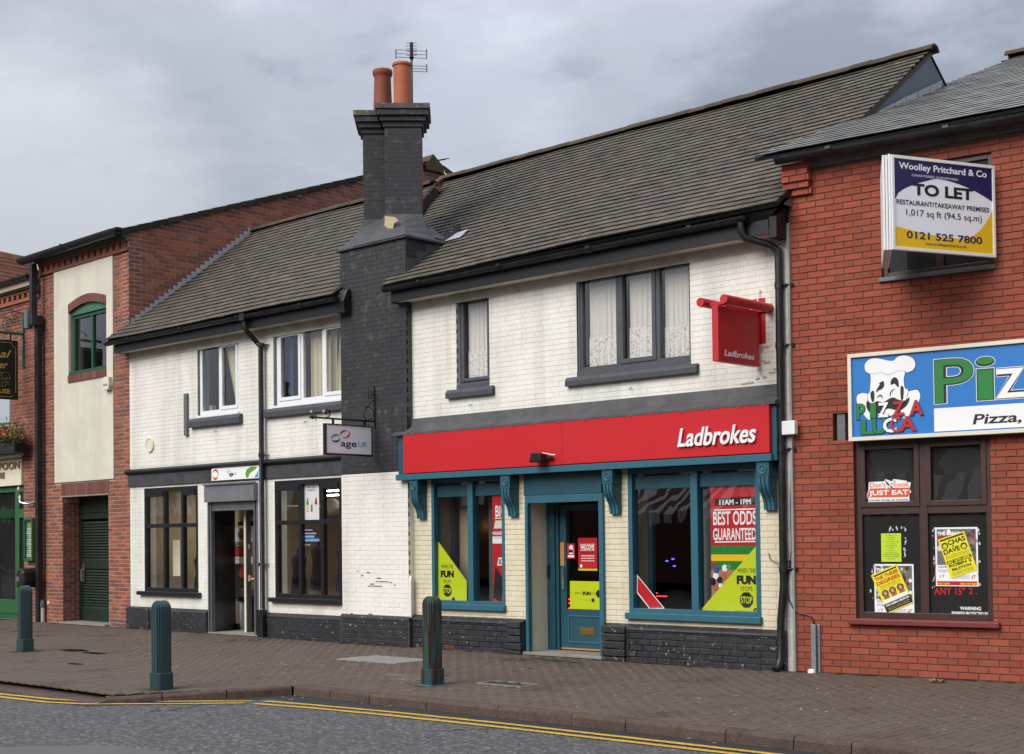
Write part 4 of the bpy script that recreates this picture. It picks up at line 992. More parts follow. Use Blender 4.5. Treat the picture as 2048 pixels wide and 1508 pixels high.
# ------------------------------------------------------------------ charity shop building with the big black chimney
PATCH=[]
def charity_shop():
    root=thing('charity_shop_building','white painted brick shop with black trim and a huge black double chimney','building',F,(-20.5,0,0)); root['_frm']='F'
    fr=F; UL,UR=-24.06,-17.57
    zf1=fr.Z(391,929); zf0=fr.Z(340,969.5)
    w1=(fr.U(395,760),fr.U(478,750),fr.Z(436,827.5),fr.Z(436,681.5))
    w2=(fr.U(547,740),UR,fr.Z(619,804),fr.Z(619,649))
    g1=(fr.U(289,1080),fr.U(396.5,1080),fr.Z(343,1184),fr.Z(343,974))
    g2=(fr.U(550,1080),fr.U(684,1080),fr.Z(617,1197.5),fr.Z(617,958.5))
    dr=(fr.U(418,1140),fr.U(517.5,1140),-.02,fr.Z(467,968))
    holes=[w1,w2,g1,g2,dr]
    wl=wall(root,UL,UR,-.1,5.7,holes,.004,.26,'white_mortar')
    # chimney breast
    CL,CR,CT=-17.55,-15.975,6.36; D0=-.12
    ch=MB(); ch.box(CL,CR,D0+.004,.9,2.72,CT,skip='b').build('chimney','black_mortar',root); chm=bpy.data.objects['chimney'] if 'chimney' in bpy.data.objects else None
    chm=[o for o in root.children if o.name.startswith('chimney')][0]
    cw=MB().box(CL,CR,D0+.004,.25,-.1,2.72).build('chimney_base','white_mortar',root)
    MB().box(CL-.02,CR+.04,D0-.05,.2,-.05,.95,).build('x','white_mortar',root) if False else None
    B=Bricks(root)
    B.add(fr,UL,UR,.42,zf0-.02,holes,'white_brick',wl,ch=.0745,bl=.225,j=.005,jv=.0014,pr=.0015,c=.0013)
    B.add(fr,UL,UR,zf1+.02,5.45,holes,'white_brick',wl,ch=.0745,bl=.225,j=.005,jv=.0014,pr=.0015,c=.0013)
    B.add(fr,CL,CR,.42,2.72,[],'white_brick_low',cw,ch=.0745,bl=.225,j=.005,jv=.0018,y=D0,pr=.002,c=.0018)
    B.add(fr,CL,CR,2.73,CT,[],'black_brick',chm,ch=.0745,bl=.225,j=.004,y=D0,pr=.0014,c=.0014)
    B.add(fr,CL,CR+.0,-.05,.42,[],'plinth_paint',cw,ch=.0785,bl=.225,y=D0-.03,pr=.006,c=.005)
    B.finish(300)
    # side of the breast above the roof
    s=MB()
    k=0; z=5.2
    while z<CT-.04:
        y=D0+.003-(k%2)*.11
        while y<.9:
            a,b_=max(y,D0+.003),min(y+.22,.9)
            if b_-a>.02: s.box(CR-.0,CR+.006,a+.004,b_-.004,z+.004,z+.0705)
            y+=.225
        z+=.0745;k+=1
    s.build('brick','black_brick',chm,kind='stuff')
    # offset base course of the breast
    for (a,b_) in ((CL-.03,CR+.035),):
        MB().box(a,b_,D0-.03,.02,-.05,.42).build('plinth','plinth_mortar',root)
        MB().prism([(D0-.045,.40),(D0-.035,.44),(D0,.47),(.0,.47),(0,.40)],a,b_,'x').build('plinth_top','plinth_paint',root,bevel=.006)
        MB().prism([(D0+.02,.44),(D0-.0,.45),(D0-.0,1.02),(D0+.02,1.10)],CR,CR+.045,'x').build('thickened_corner','white_brick_low',root,bevel=.004)
    # shoulder slab, weathering and two stacks set diagonally
    zc=CT; MB().box(CL-.04,CR+.06,D0-.05,1.0,zc,zc+.035).build('shoulder_slab','flaunching',chm,bevel=.01)
    C1,C2,s_,zt=(-17.19,.50),(-16.66,.50),.585,8.28; h=s_/2; A=PI/4
    def ring(c,r,z,a=A): return [(c[0]+r*math.cos(a+PI/4+k*PI/2),c[1]+r*math.sin(a+PI/4+k*PI/2),z) for k in range(4)]
    for c in (C1,C2):
        m=MB(); r0=ring(c,.60,zc+.03,A); lo=[(c[0]-.62 if c is C1 else c[0]-.5,D0-.06,zc+.035),(c[0]+.5 if c is C1 else CR+.06,D0-.06,zc+.035),(c[0]+.5 if c is C1 else CR+.06,.95,zc+.035),(c[0]-.62 if c is C1 else c[0]-.5,.95,zc+.035)]
        if c is C1: lo=[(CL-.03,D0-.04,zc+.035),(c[0]+.35,D0-.04,zc+.035),(c[0]+.35,.95,zc+.035),(CL-.03,.95,zc+.035)]
        hi=ring(c,h*1.4142+.01,zc+.52,A)
        # hi corners sit at left, front, right, back: join an 8-gon
        L8=[]; H8=[]
        top=sorted(hi,key=lambda p:math.atan2(p[1]-c[1],p[0]-c[0])); mids=[tuple((top[i][k]+top[(i+1)%4][k])/2 for k in range(3)) for i in range(4)]
        H8=sorted(top+mids,key=lambda p:math.atan2(p[1]-c[1],p[0]-c[0]))
        lm=lo+[tuple((lo[i][k]+lo[(i+1)%4][k])/2 for k in range(3)) for i in range(4)]
        L8=sorted(lm,key=lambda p:math.atan2(p[1]-c[1],p[0]-c[0]))
        # align starts by nearest angle
        ang=lambda p:math.atan2(p[1]-c[1],p[0]-c[0])
        best=min(range(8),key=lambda k:abs((ang(L8[k])-ang(H8[0])+PI)%(2*PI)-PI)); L8=L8[best:]+L8[:best]
        for i in range(8):
            j=(i+1)%8; md=lambda a,b,f:tuple(a[k]*(1-f)+b[k]*f-(.05*math.sin(PI*f) if k==2 else 0) for k in range(3))
            for q in range(4): m.quad(md(L8[i],H8[i],q/4),md(L8[j],H8[j],q/4),md(L8[j],H8[j],(q+1)/4),md(L8[i],H8[i],(q+1)/4))
        m.build('weathering','flaunching',chm)
        m=MB(); n=int((zt-zc-.3)/.075); z=zc+.3
        # shaft: four faces of bricks proud of a core
        core=MB(); r=ring(c,h*1.4142,zc+.1); r2=ring(c,h*1.4142,zt)
        for i in range(4): j=(i+1)%4; core.quad(r[i],r[j],r2[j],r2[i])
        stk=core.build('stack','black_mortar',chm)
        for fi in range(4):
            a=A-PI/2+fi*PI/2; t=Vector((math.cos(a),math.sin(a),0)); nn=Vector((math.sin(a),-math.cos(a),0))
            for kk in range(n):
                u=-h-(kk%2)*.1125
                while u<h-.01:
                    p,q=max(u,-h),min(u+.225,h); u+=.225
                    if q-p<.02: continue
                    z0=z+kk*.075; e=.0035+R.uniform(-.001,.0012); o=Vector((c[0],c[1],0)); p+=.0015;q-=.0015
                    P0=[o+t*p+nn*(h+e),o+t*q+nn*(h+e)]; P1=[o+t*p+nn*(h-.002),o+t*q+nn*(h-.002)]
                    A0=(*P0[0][:2],z0+.002);A1=(*P0[1][:2],z0+.002);A2=(*P0[1][:2],z0+.0735);A3=(*P0[0][:2],z0+.0735)
                    B0=(*P1[0][:2],z0+.002);B1=(*P1[1][:2],z0+.002);B2=(*P1[1][:2],z0+.0735);B3=(*P1[0][:2],z0+.0735)
                    mi=1 if (fi==2 and kk>5 and c is C2) else 0
                    rv=R.random()
                    m.quad(A0,A1,A2,A3,rv,mi).quad(B3,A3,A2,B2,rv,mi).quad(B0,B1,A1,A0,rv,mi).quad(B0,A0,A3,B3,rv,mi).quad(A1,B1,B2,A2,rv,mi)
        m.build('brick',['black_brick','red_brick'],chm,kind='stuff')
        # oversailing courses
        zz=zt-.0; 
        for i,(o_,hh) in enumerate(((.03,.085),(.075,.085),(.12,.095),(.145,.085))):
            b=MB(); r=ring(c,(h+o_)*1.4142,zz+.004); r2=ring(c,(h+o_)*1.4142,zz+hh)
            for k in range(4): l=(k+1)%4; b.quad(r[k],r[l],r2[l],r2[k])
            b.poly(r2); b.poly(r[::-1]); b.build('cap_course','black_brick' if i<3 else 'lichen_cement',chm,bevel=.006); zz+=hh
    ztop=zt+.35
    # pots
    pt=[(.143,0),(.143,.66),(.145,.715),(.160,.725),(.164,.745),(.160,.765),(.145,.775),(.125,.76),(.123,.1)]
    MB().lathe(pt,(C2[0]-.0,C2[1]-.02,ztop),28).build('chimney_pot','terracotta',chm,smooth=True)
    pt2=[(.162,0),(.152,.25),(.138,.68),(.140,.70),(.160,.73),(.166,.76),(.166,.79),(.158,.81),(.14,.81),(.12,.78),(.12,.1)]
    MB().lathe(pt2,(C1[0]+.03,C1[1],ztop-.03),28).build('chimney_pot','terracotta_dark',chm,smooth=True)
    for c in (C1,C2): MB().lathe([(.30,0),(.24,.05),(.17,.08)],(c[0],c[1],ztop-.004),20).build('mortar_bed','lichen_cement',chm)
    u,z=fr.px(782,449,D0-.0); mz=MB(); pts=[(768,463),(770,432),(790,434),(797,441),(788,447),(785,462),(775,465)]
    m=MB()
    P3=[fr.px(x,y,.0) for x,y in pts]; o_=m.poly([(u_,0,z_) for u_,z_ in P3]).build('patch_repair','bare_render',chm); PATCH.append(o_)
    # lead flashings
    MB().box(CR+.0,CR+.012,-.25,1.0,5.55,6.30).build('x','lead',chm) if False else None
    m=MB(); 
    for i in range(6):
        y=-.1+i*.2; z=5.70+(y+.38)*.683; m.box(CR+.007,CR+.016,y,y+.195,z-.05,z+.16)
    m.build('flashing','black_mortar',chm)
    m=MB(); m.poly([(CR+.02,.98,6.60),(CR+.30,.98,6.62),(CR+.34,.75,6.45),(CR+.02,.70,6.42)]); m.build('lead_apron','lead',chm)
    # trim band between floors
    MB().box(UL-.02,UR,-.035,.004,zf0,zf1-.12).build('name_band','dark_band',root,bevel=.004)
    MB().box(UR,UR+.04,D0-.0,.0,zf0,zf1-.1).build('band_end','dark_band',root)
    MB().prism([(0,zf1),(-.07,zf1-.02),(-.10,zf1-.045),(-.10,zf1-.075),(-.04,zf1-.12),(0,zf1-.12)],UL-.06,UR+.0,'x').build('cornice','fascia_black',root,bevel=.004)
    # plinth
    for a,b_ in ((UL-.02,dr[0]-.01),(dr[1]+.08,UR)):
        p=MB().box(a,b_,-.06,.01,-.06,.36).build('plinth','plinth_mortar',root); k=0; z=-.04
        while z<.34:
            u=a-(k%2)*.11
            while u<b_:
                q0,q1=max(u,a),min(u+.225,b_)
                if q1-q0>.03: MB().cbox(q0+.003,q1-.003,-.068,-.05,z+.003,min(z+.075,.36),.004).build('brick','fascia_black' if R.random()<.0 else 'plinth_paint',p)
                u+=.23
            z+=.078;k+=1
        MB().prism([(-.075,.35),(-.07,.37),(0,.42),(0,.35)],a,b_,'x').build('plinth_top','plinth_paint',root,bevel=.004)
    MB().box(UL-.03,UL+.75,-.09,-.06,.0,.40).build('plinth_block','plinth_paint',root,bevel=.01)
    # upper windows
    wa=window(root,(w1[0]+.03,w1[1],w1[2],w1[3]),.03,'upvc',.08,cols=((w1[0]+w1[1])/2+.02,),bar=.07,pane='glass_up',sash=((1,0),),dep=.06)
    c1,c2=fr.U(601,740),fr.U(644.5,740)
    wb=window(root,(w2[0]+.05,w2[1],w2[2],w2[3]),.03,'upvc',.085,cols=(c1,c2),bar=.075,pane='glass_up',sash=((0,0),(2,0)),dep=.06)
    for w,(a,b_,c,d) in ((wa,w1),(wb,w2)): MB().box(a,a+.03 if w is wa else a+.05,.0,.12,c,d).build('filler_strip','pipe_grey',w); MB().box(a-.01,b_,-.03,.08,c-.045,c-.0).build('sill','upvc',w,bevel=.006)
    curtain(wa,w1[1]-.62,w1[1]-.10,w1[2]+.12,w1[3]-.08,.16,'curtain_cream',5,.02,u0b=w1[1]-.28)
    u,z=fr.px(423,812,.25); MB().box(u-.08,u+.07,.2,.3,w1[2]+.05,w1[2]+.2).build('window_ledge_box','cream_paint',wa)
    curtain(wb,w2[0]+.12,w2[0]+.26,w2[2]+.05,w2[3]-.05,.22,'curtain_blue',3,.015); curtain(wb,c1+.04,c2+.14,w2[2]+.05,w2[3]-.05,.20,'curtain_cream',7,.03); curtain(wb,c2+.25,UR-.06,w2[2]+.05,w2[3]-.05,.2,'curtain_cream',5,.03,u0b=c2+.12)
    room(root,UL+.1,UR+.0,2.95,5.6,.27,2.6,'interior_grey','interior_floor')
    for (u0,u1,x,y1,y2) in ((fr.U(384,850),fr.U(486,840),435,834,851),(fr.U(534,830),UR+.02,612,812,828)): sill_block(root,u0,u1,fr.Z(x,y2),fr.Z(x,y1)+.01,-.09,.03,'sill_dark')
    # ground floor windows: leaded-light pattern of six panes
    for g,cs,tr in ((g1,(328.5,364.5),1051),(g2,(599.5,644),1044)):
        xm={1051:343,1044:617}[tr]
        w=window(root,g,.0,'black_wood',.075,cols=[fr.U(x,1100) for x in cs],rows=(fr.Z(xm,tr),),bar=.075,pane='glass_shop',dep=.09)
        zt=g[3]; us=[g[0]+.075]+[fr.U(x,1100) for x in cs]+[g[1]-.075]
        for i in (0,2): MB().box(us[i]+.01,us[i+1]-.01,-.02,.06,zt-.17,zt-.078).build('head_bar','black_wood',w,bevel=.004)
        MB().box(g[0]-.16 if tr==1051 else g[0]-.10,g[1]+.1 if tr==1051 else g[1],-.09,.03,g[2]-.07,g[2]+.005).build('sill','black_wood',w,bevel=.01)
    # door opening: roller shutter box, jambs, slats
    zs0=fr.Z(467,1003); zh=fr.Z(467,1021)
    MB().box(dr[0]-.0,dr[1]+.0,-.10,.10,zs0,fr.Z(467,969.5)).build('shutter_box','shutter_grey',root,bevel=.006)
    MB().box(dr[0]+.0,dr[1],-.13,-.04,fr.Z(467,969.5)+.003,fr.Z(467,966)).build('drip_strip','alu',root)
    for a in (dr[0],dr[1]-.10):
        m=MB(); m.box(a,a+.035,-.03,.06,0,zs0-.003); m.box(a+.035,a+.065,.0,.06,0,zs0-.003); m.box(a+.065,a+.10,-.02,.06,0,zs0-.003); m.build('shutter_guide','alu',root,bevel=.004)
    sh=MB(); z=zh; 
    while z<zs0-.01: sh.box(dr[0]+.10,dr[1]-.10,.0,.035,z,min(z+.05,zs0)); z+=.053
    for i in range(len(sh.v)//8):
        o=MB(); o.v=sh.v[i*8:i*8+8]; o.f=[tuple(x for x in f) for f in sh.f[:6]]; o.r=[0.]*6; o.m=[0]*6; o.build('shutter_slat','alu',root,bevel=.008)
    MB().box(dr[0],dr[1],-.04,1.3,-.06,.02).build('door_step','concrete',root)
    # porch inside: black panel left, tiled stall riser, display window, cream ceiling
    xl=fr.U(453,1150,.55)
    MB().quad((dr[0]+.1,.05,0),(xl,.75,0),(xl,.75,zh+.1),(dr[0]+.1,.05,zh+.1)).build('porch_side_panel','black_wood',root)
    MB().box(xl-.02,xl+.06,.75,.80,0,.12).build('porch_skirting','cloth_dark',root)
    zr=fr.Z(470,1193,.8); rp=MB().box(xl,dr[1]+.4,.85,1.0,0,zr-.09).build('stall_riser','white_mortar',root)
    for i in range(12):
        for j in range(9):
            a=xl+.005+i*.15-(j%2)*.07; z=.02+j*.075
            if z+.07<zr-.09 and a>xl-.05: MB().cbox(max(a,xl),a+.142,.842,.86,z,z+.069,.003).build('tile','white_paint',rp)
    MB().box(xl-.02,dr[1]+.4,.80,1.0,zr-.09,zr).build('porch_sill','black_wood',root,bevel=.008); zt=fr.Z(470,1050,.85); MB().box(xl-.02,dr[1]+.4,.83,.93,zt-.02,zt+.06).build('porch_transom','black_wood',root)
    MB().box(xl-.02,dr[1]+.4,.88,.886,zr,zt).build('pane','glass_shop',root)
    MB().box(xl-.02,dr[1]+.4,.84,.86,zt+.06,zh+.35).build('porch_top_panel','cream_paint',root); MB().box(dr[0],dr[1]+.4,.06,1.3,zh+.05,zh+.07).build('porch_ceiling','cream_paint',root)
    (ua,za),(ub,zb_)=fr.px(491,1265,.30),fr.px(497,1025,.30)
    dl=MB().box(ua,ua+.05,.28,.30,.02,zh+.03).build('open_door','cream_paint',root)
    for y0,y1,z0,z1,m_ in ((.30,.40,.02,zh+.03,'pipe_grey'),(.95,1.05,.02,zh+.03,'pipe_grey'),(.40,.95,.02,.30,'interior_dark'),(.40,.95,.66,.78,'pipe_grey'),(.40,.95,zh-.10,zh+.03,'pipe_grey'),(.40,.95,.30,.66,'interior_dark')): mbox('door_rail',m_,dl,ua,ua+.048,y0,y1,z0,z1)
    MB().box(ua+.02,ua+.026,.40,.95,.78,zh-.10).build('pane','glass_shop',dl)
    u,z=fr.px(499,1093,.28); mbox('door_lock','pipe_grey',dl,u-.02,u+.03,.262,.279,z-.04,z+.04)
    # shop interior
    room(root,UL+.1,UR+1.6,-.02,2.85,.27,5.5,'interior_beige','interior_floor')
    for k,(x,y) in enumerate(((-22.7,1.7),(-20.0,3.2),(-18.5,1.6))):
        ld=bpy.data.lights.new('ceiling_lamp','AREA'); ld.energy=11; ld.size=1.0; ld.color=(1,.92,.8); lo=bpy.data.objects.new('ceiling_lamp',ld); COL.objects.link(lo); lo.parent=root; o0=org(root); lo.location=(x-o0[0],y,2.78)
    lt=MB()
    for x0,x1,y in ((653,680,982),(648,680,991)):
        (u,z),(u2,_)=fr.px(x0,y,1.8),fr.px(x1,y,1.8); MB().box(u,u2,1.8,1.84,z-.012,z+.012).build('strip_light','lamp_white',root)
    for x,y in ((377,997),(575,991),(588,991)):
        u,z=fr.px(x,y,1.5); MB().lathe([(0,-.02),(.025,0),(0,.02)],(u,1.5,z),10).build('spot_light','lamp_white',root)
    rl=R
    for u in (-23.2,-22.6,-22.1,-19.6,-19.1,-18.7,-18.3,-21.6,-21.0):
        d=1.0+R.random()*1.3; h=R.uniform(1.2,1.5); mt=R.choice(['cloth_dark','cloth_dark','cloth_purple','interior_dark'])
        m=MB().lathe([(.0,0.65),(.22,.66),(.20,.9),(.15,1.15),(.20,1.40),(.10,1.5),(.05,1.52),(.045,1.6),(0,1.6)],(u,d,.05 if h>1.3 else -.1),14); m.v=[(x,d+(y-d)*.6,z) for x,y,z in m.v]; m.build('dressed_mannequin',mt,root,smooth=True)
        MB().tube([(u,d,0),(u,d,.7)],.02,6).build('mannequin_stand','steel',root)
    MB().quad((g1[0]+.2,.5,1.0),(g1[0]+.45,.5,1.0),(g1[0]+.45,.5,1.7),(g1[0]+.2,.5,1.7)).build('notice_card','cream_paint',root)
    u,z=fr.px(664,1015,.6); m=MB().lathe([(0,-.14),(.15,-.12),(.19,-.02),(.12,.10),(.05,.15),(0,.15)],(u,.6,z),14).build('straw_hat','curtain_cream',root,smooth=True)
    # eaves
    zs=5.36
    mbox('frieze_board','soffit_grey',root,UL+.0,UR-.02,-.012,.003,zs-.17,zs-.002)
    mbox('soffit','soffit_white',root,UL-.05,UR+.1,-.26,.02,zs,zs+.02); mbox('fascia_board','fascia_black',root,UL-.1,UR+.28,-.28,-.262,zs-.02,zs+.155,bevel=.004)
    MB().prism([(-.27,zs-.03),(-.30,zs+.16),(-.2,zs+.36),(-.13,zs+.36),(-.13,zs-.03)],UR+.1,UR+.30,'x').build('eaves_end','fascia_black',root,bevel=.01)
    MB().prism([(-.26,zs-.02),(-.26,zs+.15),(0,zs+.35),(0,zs-.02)],UL-.12,UL-.101,'x').build('eaves_end','soffit_white',root)
    gutter(root,(UL-.25,-.355,zs+.19),(UR+.20,-.355,zs+.215),.066,'gutter_black')
    # downpipe
    xt=fr.U(491,650,-.33); xb=fr.U(523,900,-.09)
    dp=MB().tube([(xt,-.345,zs+.15),(xt,-.345,zs+.0),(xt+.03,-.32,zs-.07),(xb-.07,-.12,zs-.24),(xb,-.09,zs-.32),(xb,-.09,zs-.4),(xb,-.09,.5),(xb+.04,-.115,.45),(xb+.045,-.12,-.02)],.045,12).build('downpipe','gutter_black',root,smooth=True)
    mbox('pipe_outlet','gutter_black',dp,xt-.07,xt+.07,-.42,-.28,zs+.12,zs+.24); mbox('pipe_shoe','gutter_black',dp,xb-.07,xb+.09,-.16,-.065,-.03,.47)
    for x,y in ((523,910),(523,1129),(523,690)):
        u,z=fr.px(x,y,-.09); m=MB().tube([(u,-.09,z-.03),(u,-.09,z+.03)],.057,12); m.tube([(u+.04,-.08,z),(u+.11,-.02,z)],.014,6); m.build('pipe_clip','gutter_black',dp)
    # plaque, pipe stub, hooks
    cx,cz=fr.px(301,890); m=MB().lathe([(0,.02),(.115,.02),(.118,.03),(.135,.03),(.14,0)],(0,0,0),28); m.v=[(cx+a,-.004-c_,cz+b_) for a,b_,c_ in m.v]; m.build('round_plaque','cream_paint',root,smooth=True)
    (u,za),(u2,zb_)=fr.px(372,872),fr.px(377,787); mbox('wall_channel','pipe_grey',root,u,u2+.01,-.05,-.004,za,zb_)
    for x,y in ((434,862),(613,843)):
        u,z=fr.px(x,y); MB().tube([(u,-.0,z),(u,-.04,z),(u,-.055,z-.02),(u+.01,-.045,z-.035)],.006,6).build('wall_hook','brass',root)
    for x,y in ((623,823),(648,822)):
        u,z=fr.px(x,y,-.09); mbox('broken_stud','bare_render',root,u-.025,u+.025,-.10,-.085,z-.018,z+.02)
    for x,y,w in ((725,1151,.05),(737,1145,.09),(758,1156,.10),(765,1163,.3),(750,1172,.34),(745,1168,.1),(782,1165,.05),(704,1227,.05),(741,1228,.1),(716,1142,.03),(790,1170,.05)):
        u,z=fr.px(x,y,D0); mbox('crack','terracotta_dark' if w>.2 else 'interior_dark',root,u-w/2,u+w/2,D0-.0076,D0,z-.006,z+.005)
    roof(root,(-24.30,-.385,5.585),(-17.46,-.385,5.60),(-18.5,2.95,8.19),(-24.06,2.95,8.17),.168,.172,'tile_roof',seed=8,sag=.022)
    MB().poly([(-24.06,2.95,8.15),(-18.5,2.95,8.17),(-18.5,7.5,5.3),(-24.06,7.5,5.3)]).build('back_roof','pub_roof',root)
    MB().poly([(-17.46,-.3,5.60),(-18.5,2.95,8.17),(-18.5,6,5.6),(-17.46,6,5.6)]).build('roof_filler','pub_roof',root)
    ridge(root,(-24.02,2.95,8.21),(-18.5,2.95,8.23),.14,'ridge_tile',.33)
    return root
CHA=charity_shop()
# ------------------------------------------------------------------ red brick takeaway building (right)
def takeaway():
    root=thing('takeaway_building','modern bright red brick building with slate roof and brown framed windows','building',G,(2.5,0,0)); root['_frm']='G'
    fr=G; UL,UR=.0,7.0
    up=(fr.U(1762,450),fr.U(1986,420),fr.Z(1875,543),fr.Z(1985,303))
    lo=(fr.U(1709.5,1060),fr.U(1984,1060),fr.Z(1850,1240),fr.Z(1850,872))
    nz=(fr.U(1666,850),fr.U(1701,850),fr.Z(1680,881),fr.Z(1680,826))
    holes=[up,lo,nz,(4.3,5.6,3.9,5.5),(3.9,4.9,-.1,2.5)]
    zt=fr.Z(1620,345)
    wl=wall(root,UL,UR,-.15,6.14,holes,.004,.27,'red_mortar')
    board=(fr.U(1700,800)+.02,7,fr.Z(1700,880)+.03,fr.Z(1700,715)-.05)
    B=Bricks(root); ch=.0785
    B.add(fr,.012,UR,-.08,6.10,holes+[board],'red_brick',wl,ch=ch,bl=.2335,j=.011,pr=.007,c=.002,uref=.012-.117)
    # corbelled kneeler under the gutter
    for i,(e) in enumerate((.02,.055,.055,.055,.055)):
        pass
    B.finish(300)
    (u0,z0),(u1,z1)=fr.px(1578,392,-.1),fr.px(1619,328,-.1)
    kn=MB().box(-.02,u1-.04,-.09,0,z0+.08,zt+.08).build('kneeler','red_mortar',root)
    z=z0; k=0
    while z<zt+.06:
        d=-.06 if k==0 else (-.10 if k==1 else -.13); e=u1 if k>1 else u1-(.02 if k==1 else .0)
        x=-.03; 
        for w in ((.20,.14,.2) if k%2 else (.10,.22,.22)):
            if x<e-.03: MB().cbox(x+.004,min(x+w,e)-.004,d,0,z+.004,z+.074,.003).build('brick','red_brick',kn)
            x+=w
        z+=.0785;k+=1
    # windows
    cm=fr.U(1845,1100); tr=fr.Z(1845,1018.5)
    w=window(root,lo,.05,'brown_pvc',.075,cols=(cm,),rows=(tr,),bar=.10,pane='glass_dark',sash=((0,1),(1,1)),dep=.08)
    MB().box(fr.U(1696,1250,-.06),fr.U(1999,1250,-.06),-.08,.06,fr.Z(1850,1252)-.0,fr.Z(1850,1241)).build('sill','maroon_sill',w,bevel=.008)
    m=MB(); m.box(lo[0]+.1,lo[1]-.1,1.2,1.22,lo[2],lo[2]+1.05).build('inner_counter','interior_grey',w)
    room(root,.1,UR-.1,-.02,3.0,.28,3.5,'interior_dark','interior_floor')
    cu=fr.U(1878,550); w2=window(root,up,.04,'brown_pvc',.06,cols=(cu,),bar=.09,pane='glass_dark',dep=.08); MB().box(up[0]-.03,up[1]+.02,-.05,.05,up[2]-.05,up[2]+.0).build('sill','pipe_grey',w2,bevel=.006)
    mbox('pale_blind','cream_paint',w2,up[0]+.1,up[1]-.06,.16,.17,up[3]-.55,up[3]-.06)
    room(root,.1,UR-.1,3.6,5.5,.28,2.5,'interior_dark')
    # recessed vent niche
    m=MB(); a,b,c,d=nz; m.quad((a,.16,c),(b,.16,c),(b,.16,d),(a,.16,d)); m.build('niche_back','rust_board',root); mbox('niche_board','pipe_grey',root,a+.04,a+.14,.03,.15,c,d)
    # eaves board, gutter
    zb=fr.Z(1700,327,-.05); e=.0
    sl=(fr.Z(2040,275,-.1)-fr.Z(1640,335,-.1))
    bx=MB(); za=fr.Z(1612,336,-.06); zb2=fr.Z(2048,257,-.06); bx.prism([(fr.U(1612,330,-.06),za),(UR,za+.03),(UR,za+.32),(fr.U(1612,330,-.06),za+.25)],-.07,.0).build('fascia_board','brown_board',root)
    zg_=fr.Z(1552,323,-.22); zg2=fr.Z(2048,236,-.22); ug=fr.U(1552,323,-.22); ug2=fr.U(2048,236,-.22)
    gutter(root,(ug,-.22,zg_+.04),(UR,-.22,zg_+.04+(zg2-zg_)*(UR-ug)/(ug2-ug)),.085,'gutter_black',joint=1.6)
    zE=zg_+.07
    # mono slope of slates up to the ridge, its left verge lies over the neighbour's roof
    roof(root,(-.30,-.30,zE),(UR,-.30,zE+.04),(UR,7.2,9.42),(.80,7.25,9.40),.235,.30,'slate_roof',seed=5,sag=.012,th=.014,n_ind=300)
    MB().poly([(.5,7.25,9.38),(UR,7.2,9.38),(UR,12,6),(.5,12,6)]).build('back_roof','pub_roof',root)
    MB().poly([(.02,.3,5.6),(UR,.3,5.6),(UR,12,5.6),(.02,12,5.6)]).poly([(.80,12,5.6),(.02,0,5.6),(.02,0,6.0),(.8,7.2,9.3)]).build('loft_block','slate_cheek',root)
    ridge(root,(.6,7.2,9.44),(UR,7.2,9.46),.14,'ridge_tile',.4)
    # soft lead apron where the neighbour's gable meets the slates
    m=0
    pts=[(1754,229),(1765,222),(1775,217),(1786,212),(1797,206),(1808,200),(1820,195),(1832,189),(1844,183),(1856,178),(1868,173),(1880,167)]
    X0=-9.09
    def onparty(x,y,dx=0.):
        r=ray(x,y); t=(X0+dx-CAM.x)/r.x; return CAM+r*t
    for i in range(len(pts)-1):
        a=onparty(pts[i][0]+.4,pts[i][1]+8-.0); b=onparty(pts[i+1][0]-.4,pts[i+1][1]+8); a2=onparty(pts[i][0],pts[i][1]-9+3); b2=onparty(pts[i+1][0],pts[i+1][1]-9+3)
        o=fr.o; q=[]
        for p in (a,b,b2,a2):
            d=p-fr.o; q.append((fr.t.dot(d)+.03+.004*(i%2),fr.n.dot(d),d.z))
        MB().poly(q).build('lead_flashing','lead',root)
    a=onparty(1876,140); b=onparty(1884,168)
    # galvanised cable guard, wall litter
    (ua,za),(ub,zb3)=fr.px(1623,1347,-.04),fr.px(1637,1249,-.04)
    m=MB(); m.box(ua,ua+.045,-.045,-.0,-.0,zb3); m.box(ua+.046,ua+.075,-.075,-.0,-.0,zb3); m.box(ua+.076,ub+.01,-.03,0,-.0,zb3); m.build('cable_guard','galv',root,bevel=.003)
    pts=[fr.px(x,y,-.03) for x,y in ((1586,1212),(1590,1220),(1598,1226),(1612,1229),(1622,1233),(1627,1243),(1628,1252))]
    MB().tube([(u,-.03,z) for u,z in pts],.009,6).build('cable','gutter_black',root)
    MB().lathe([(0,.05),(.035,.045),(.05,.02),(.05,0)],((ua+ub)/2-.02,-.10,-.0),12).build('white_lump','white_paint',root,smooth=True)
    return root
TAK=takeaway()
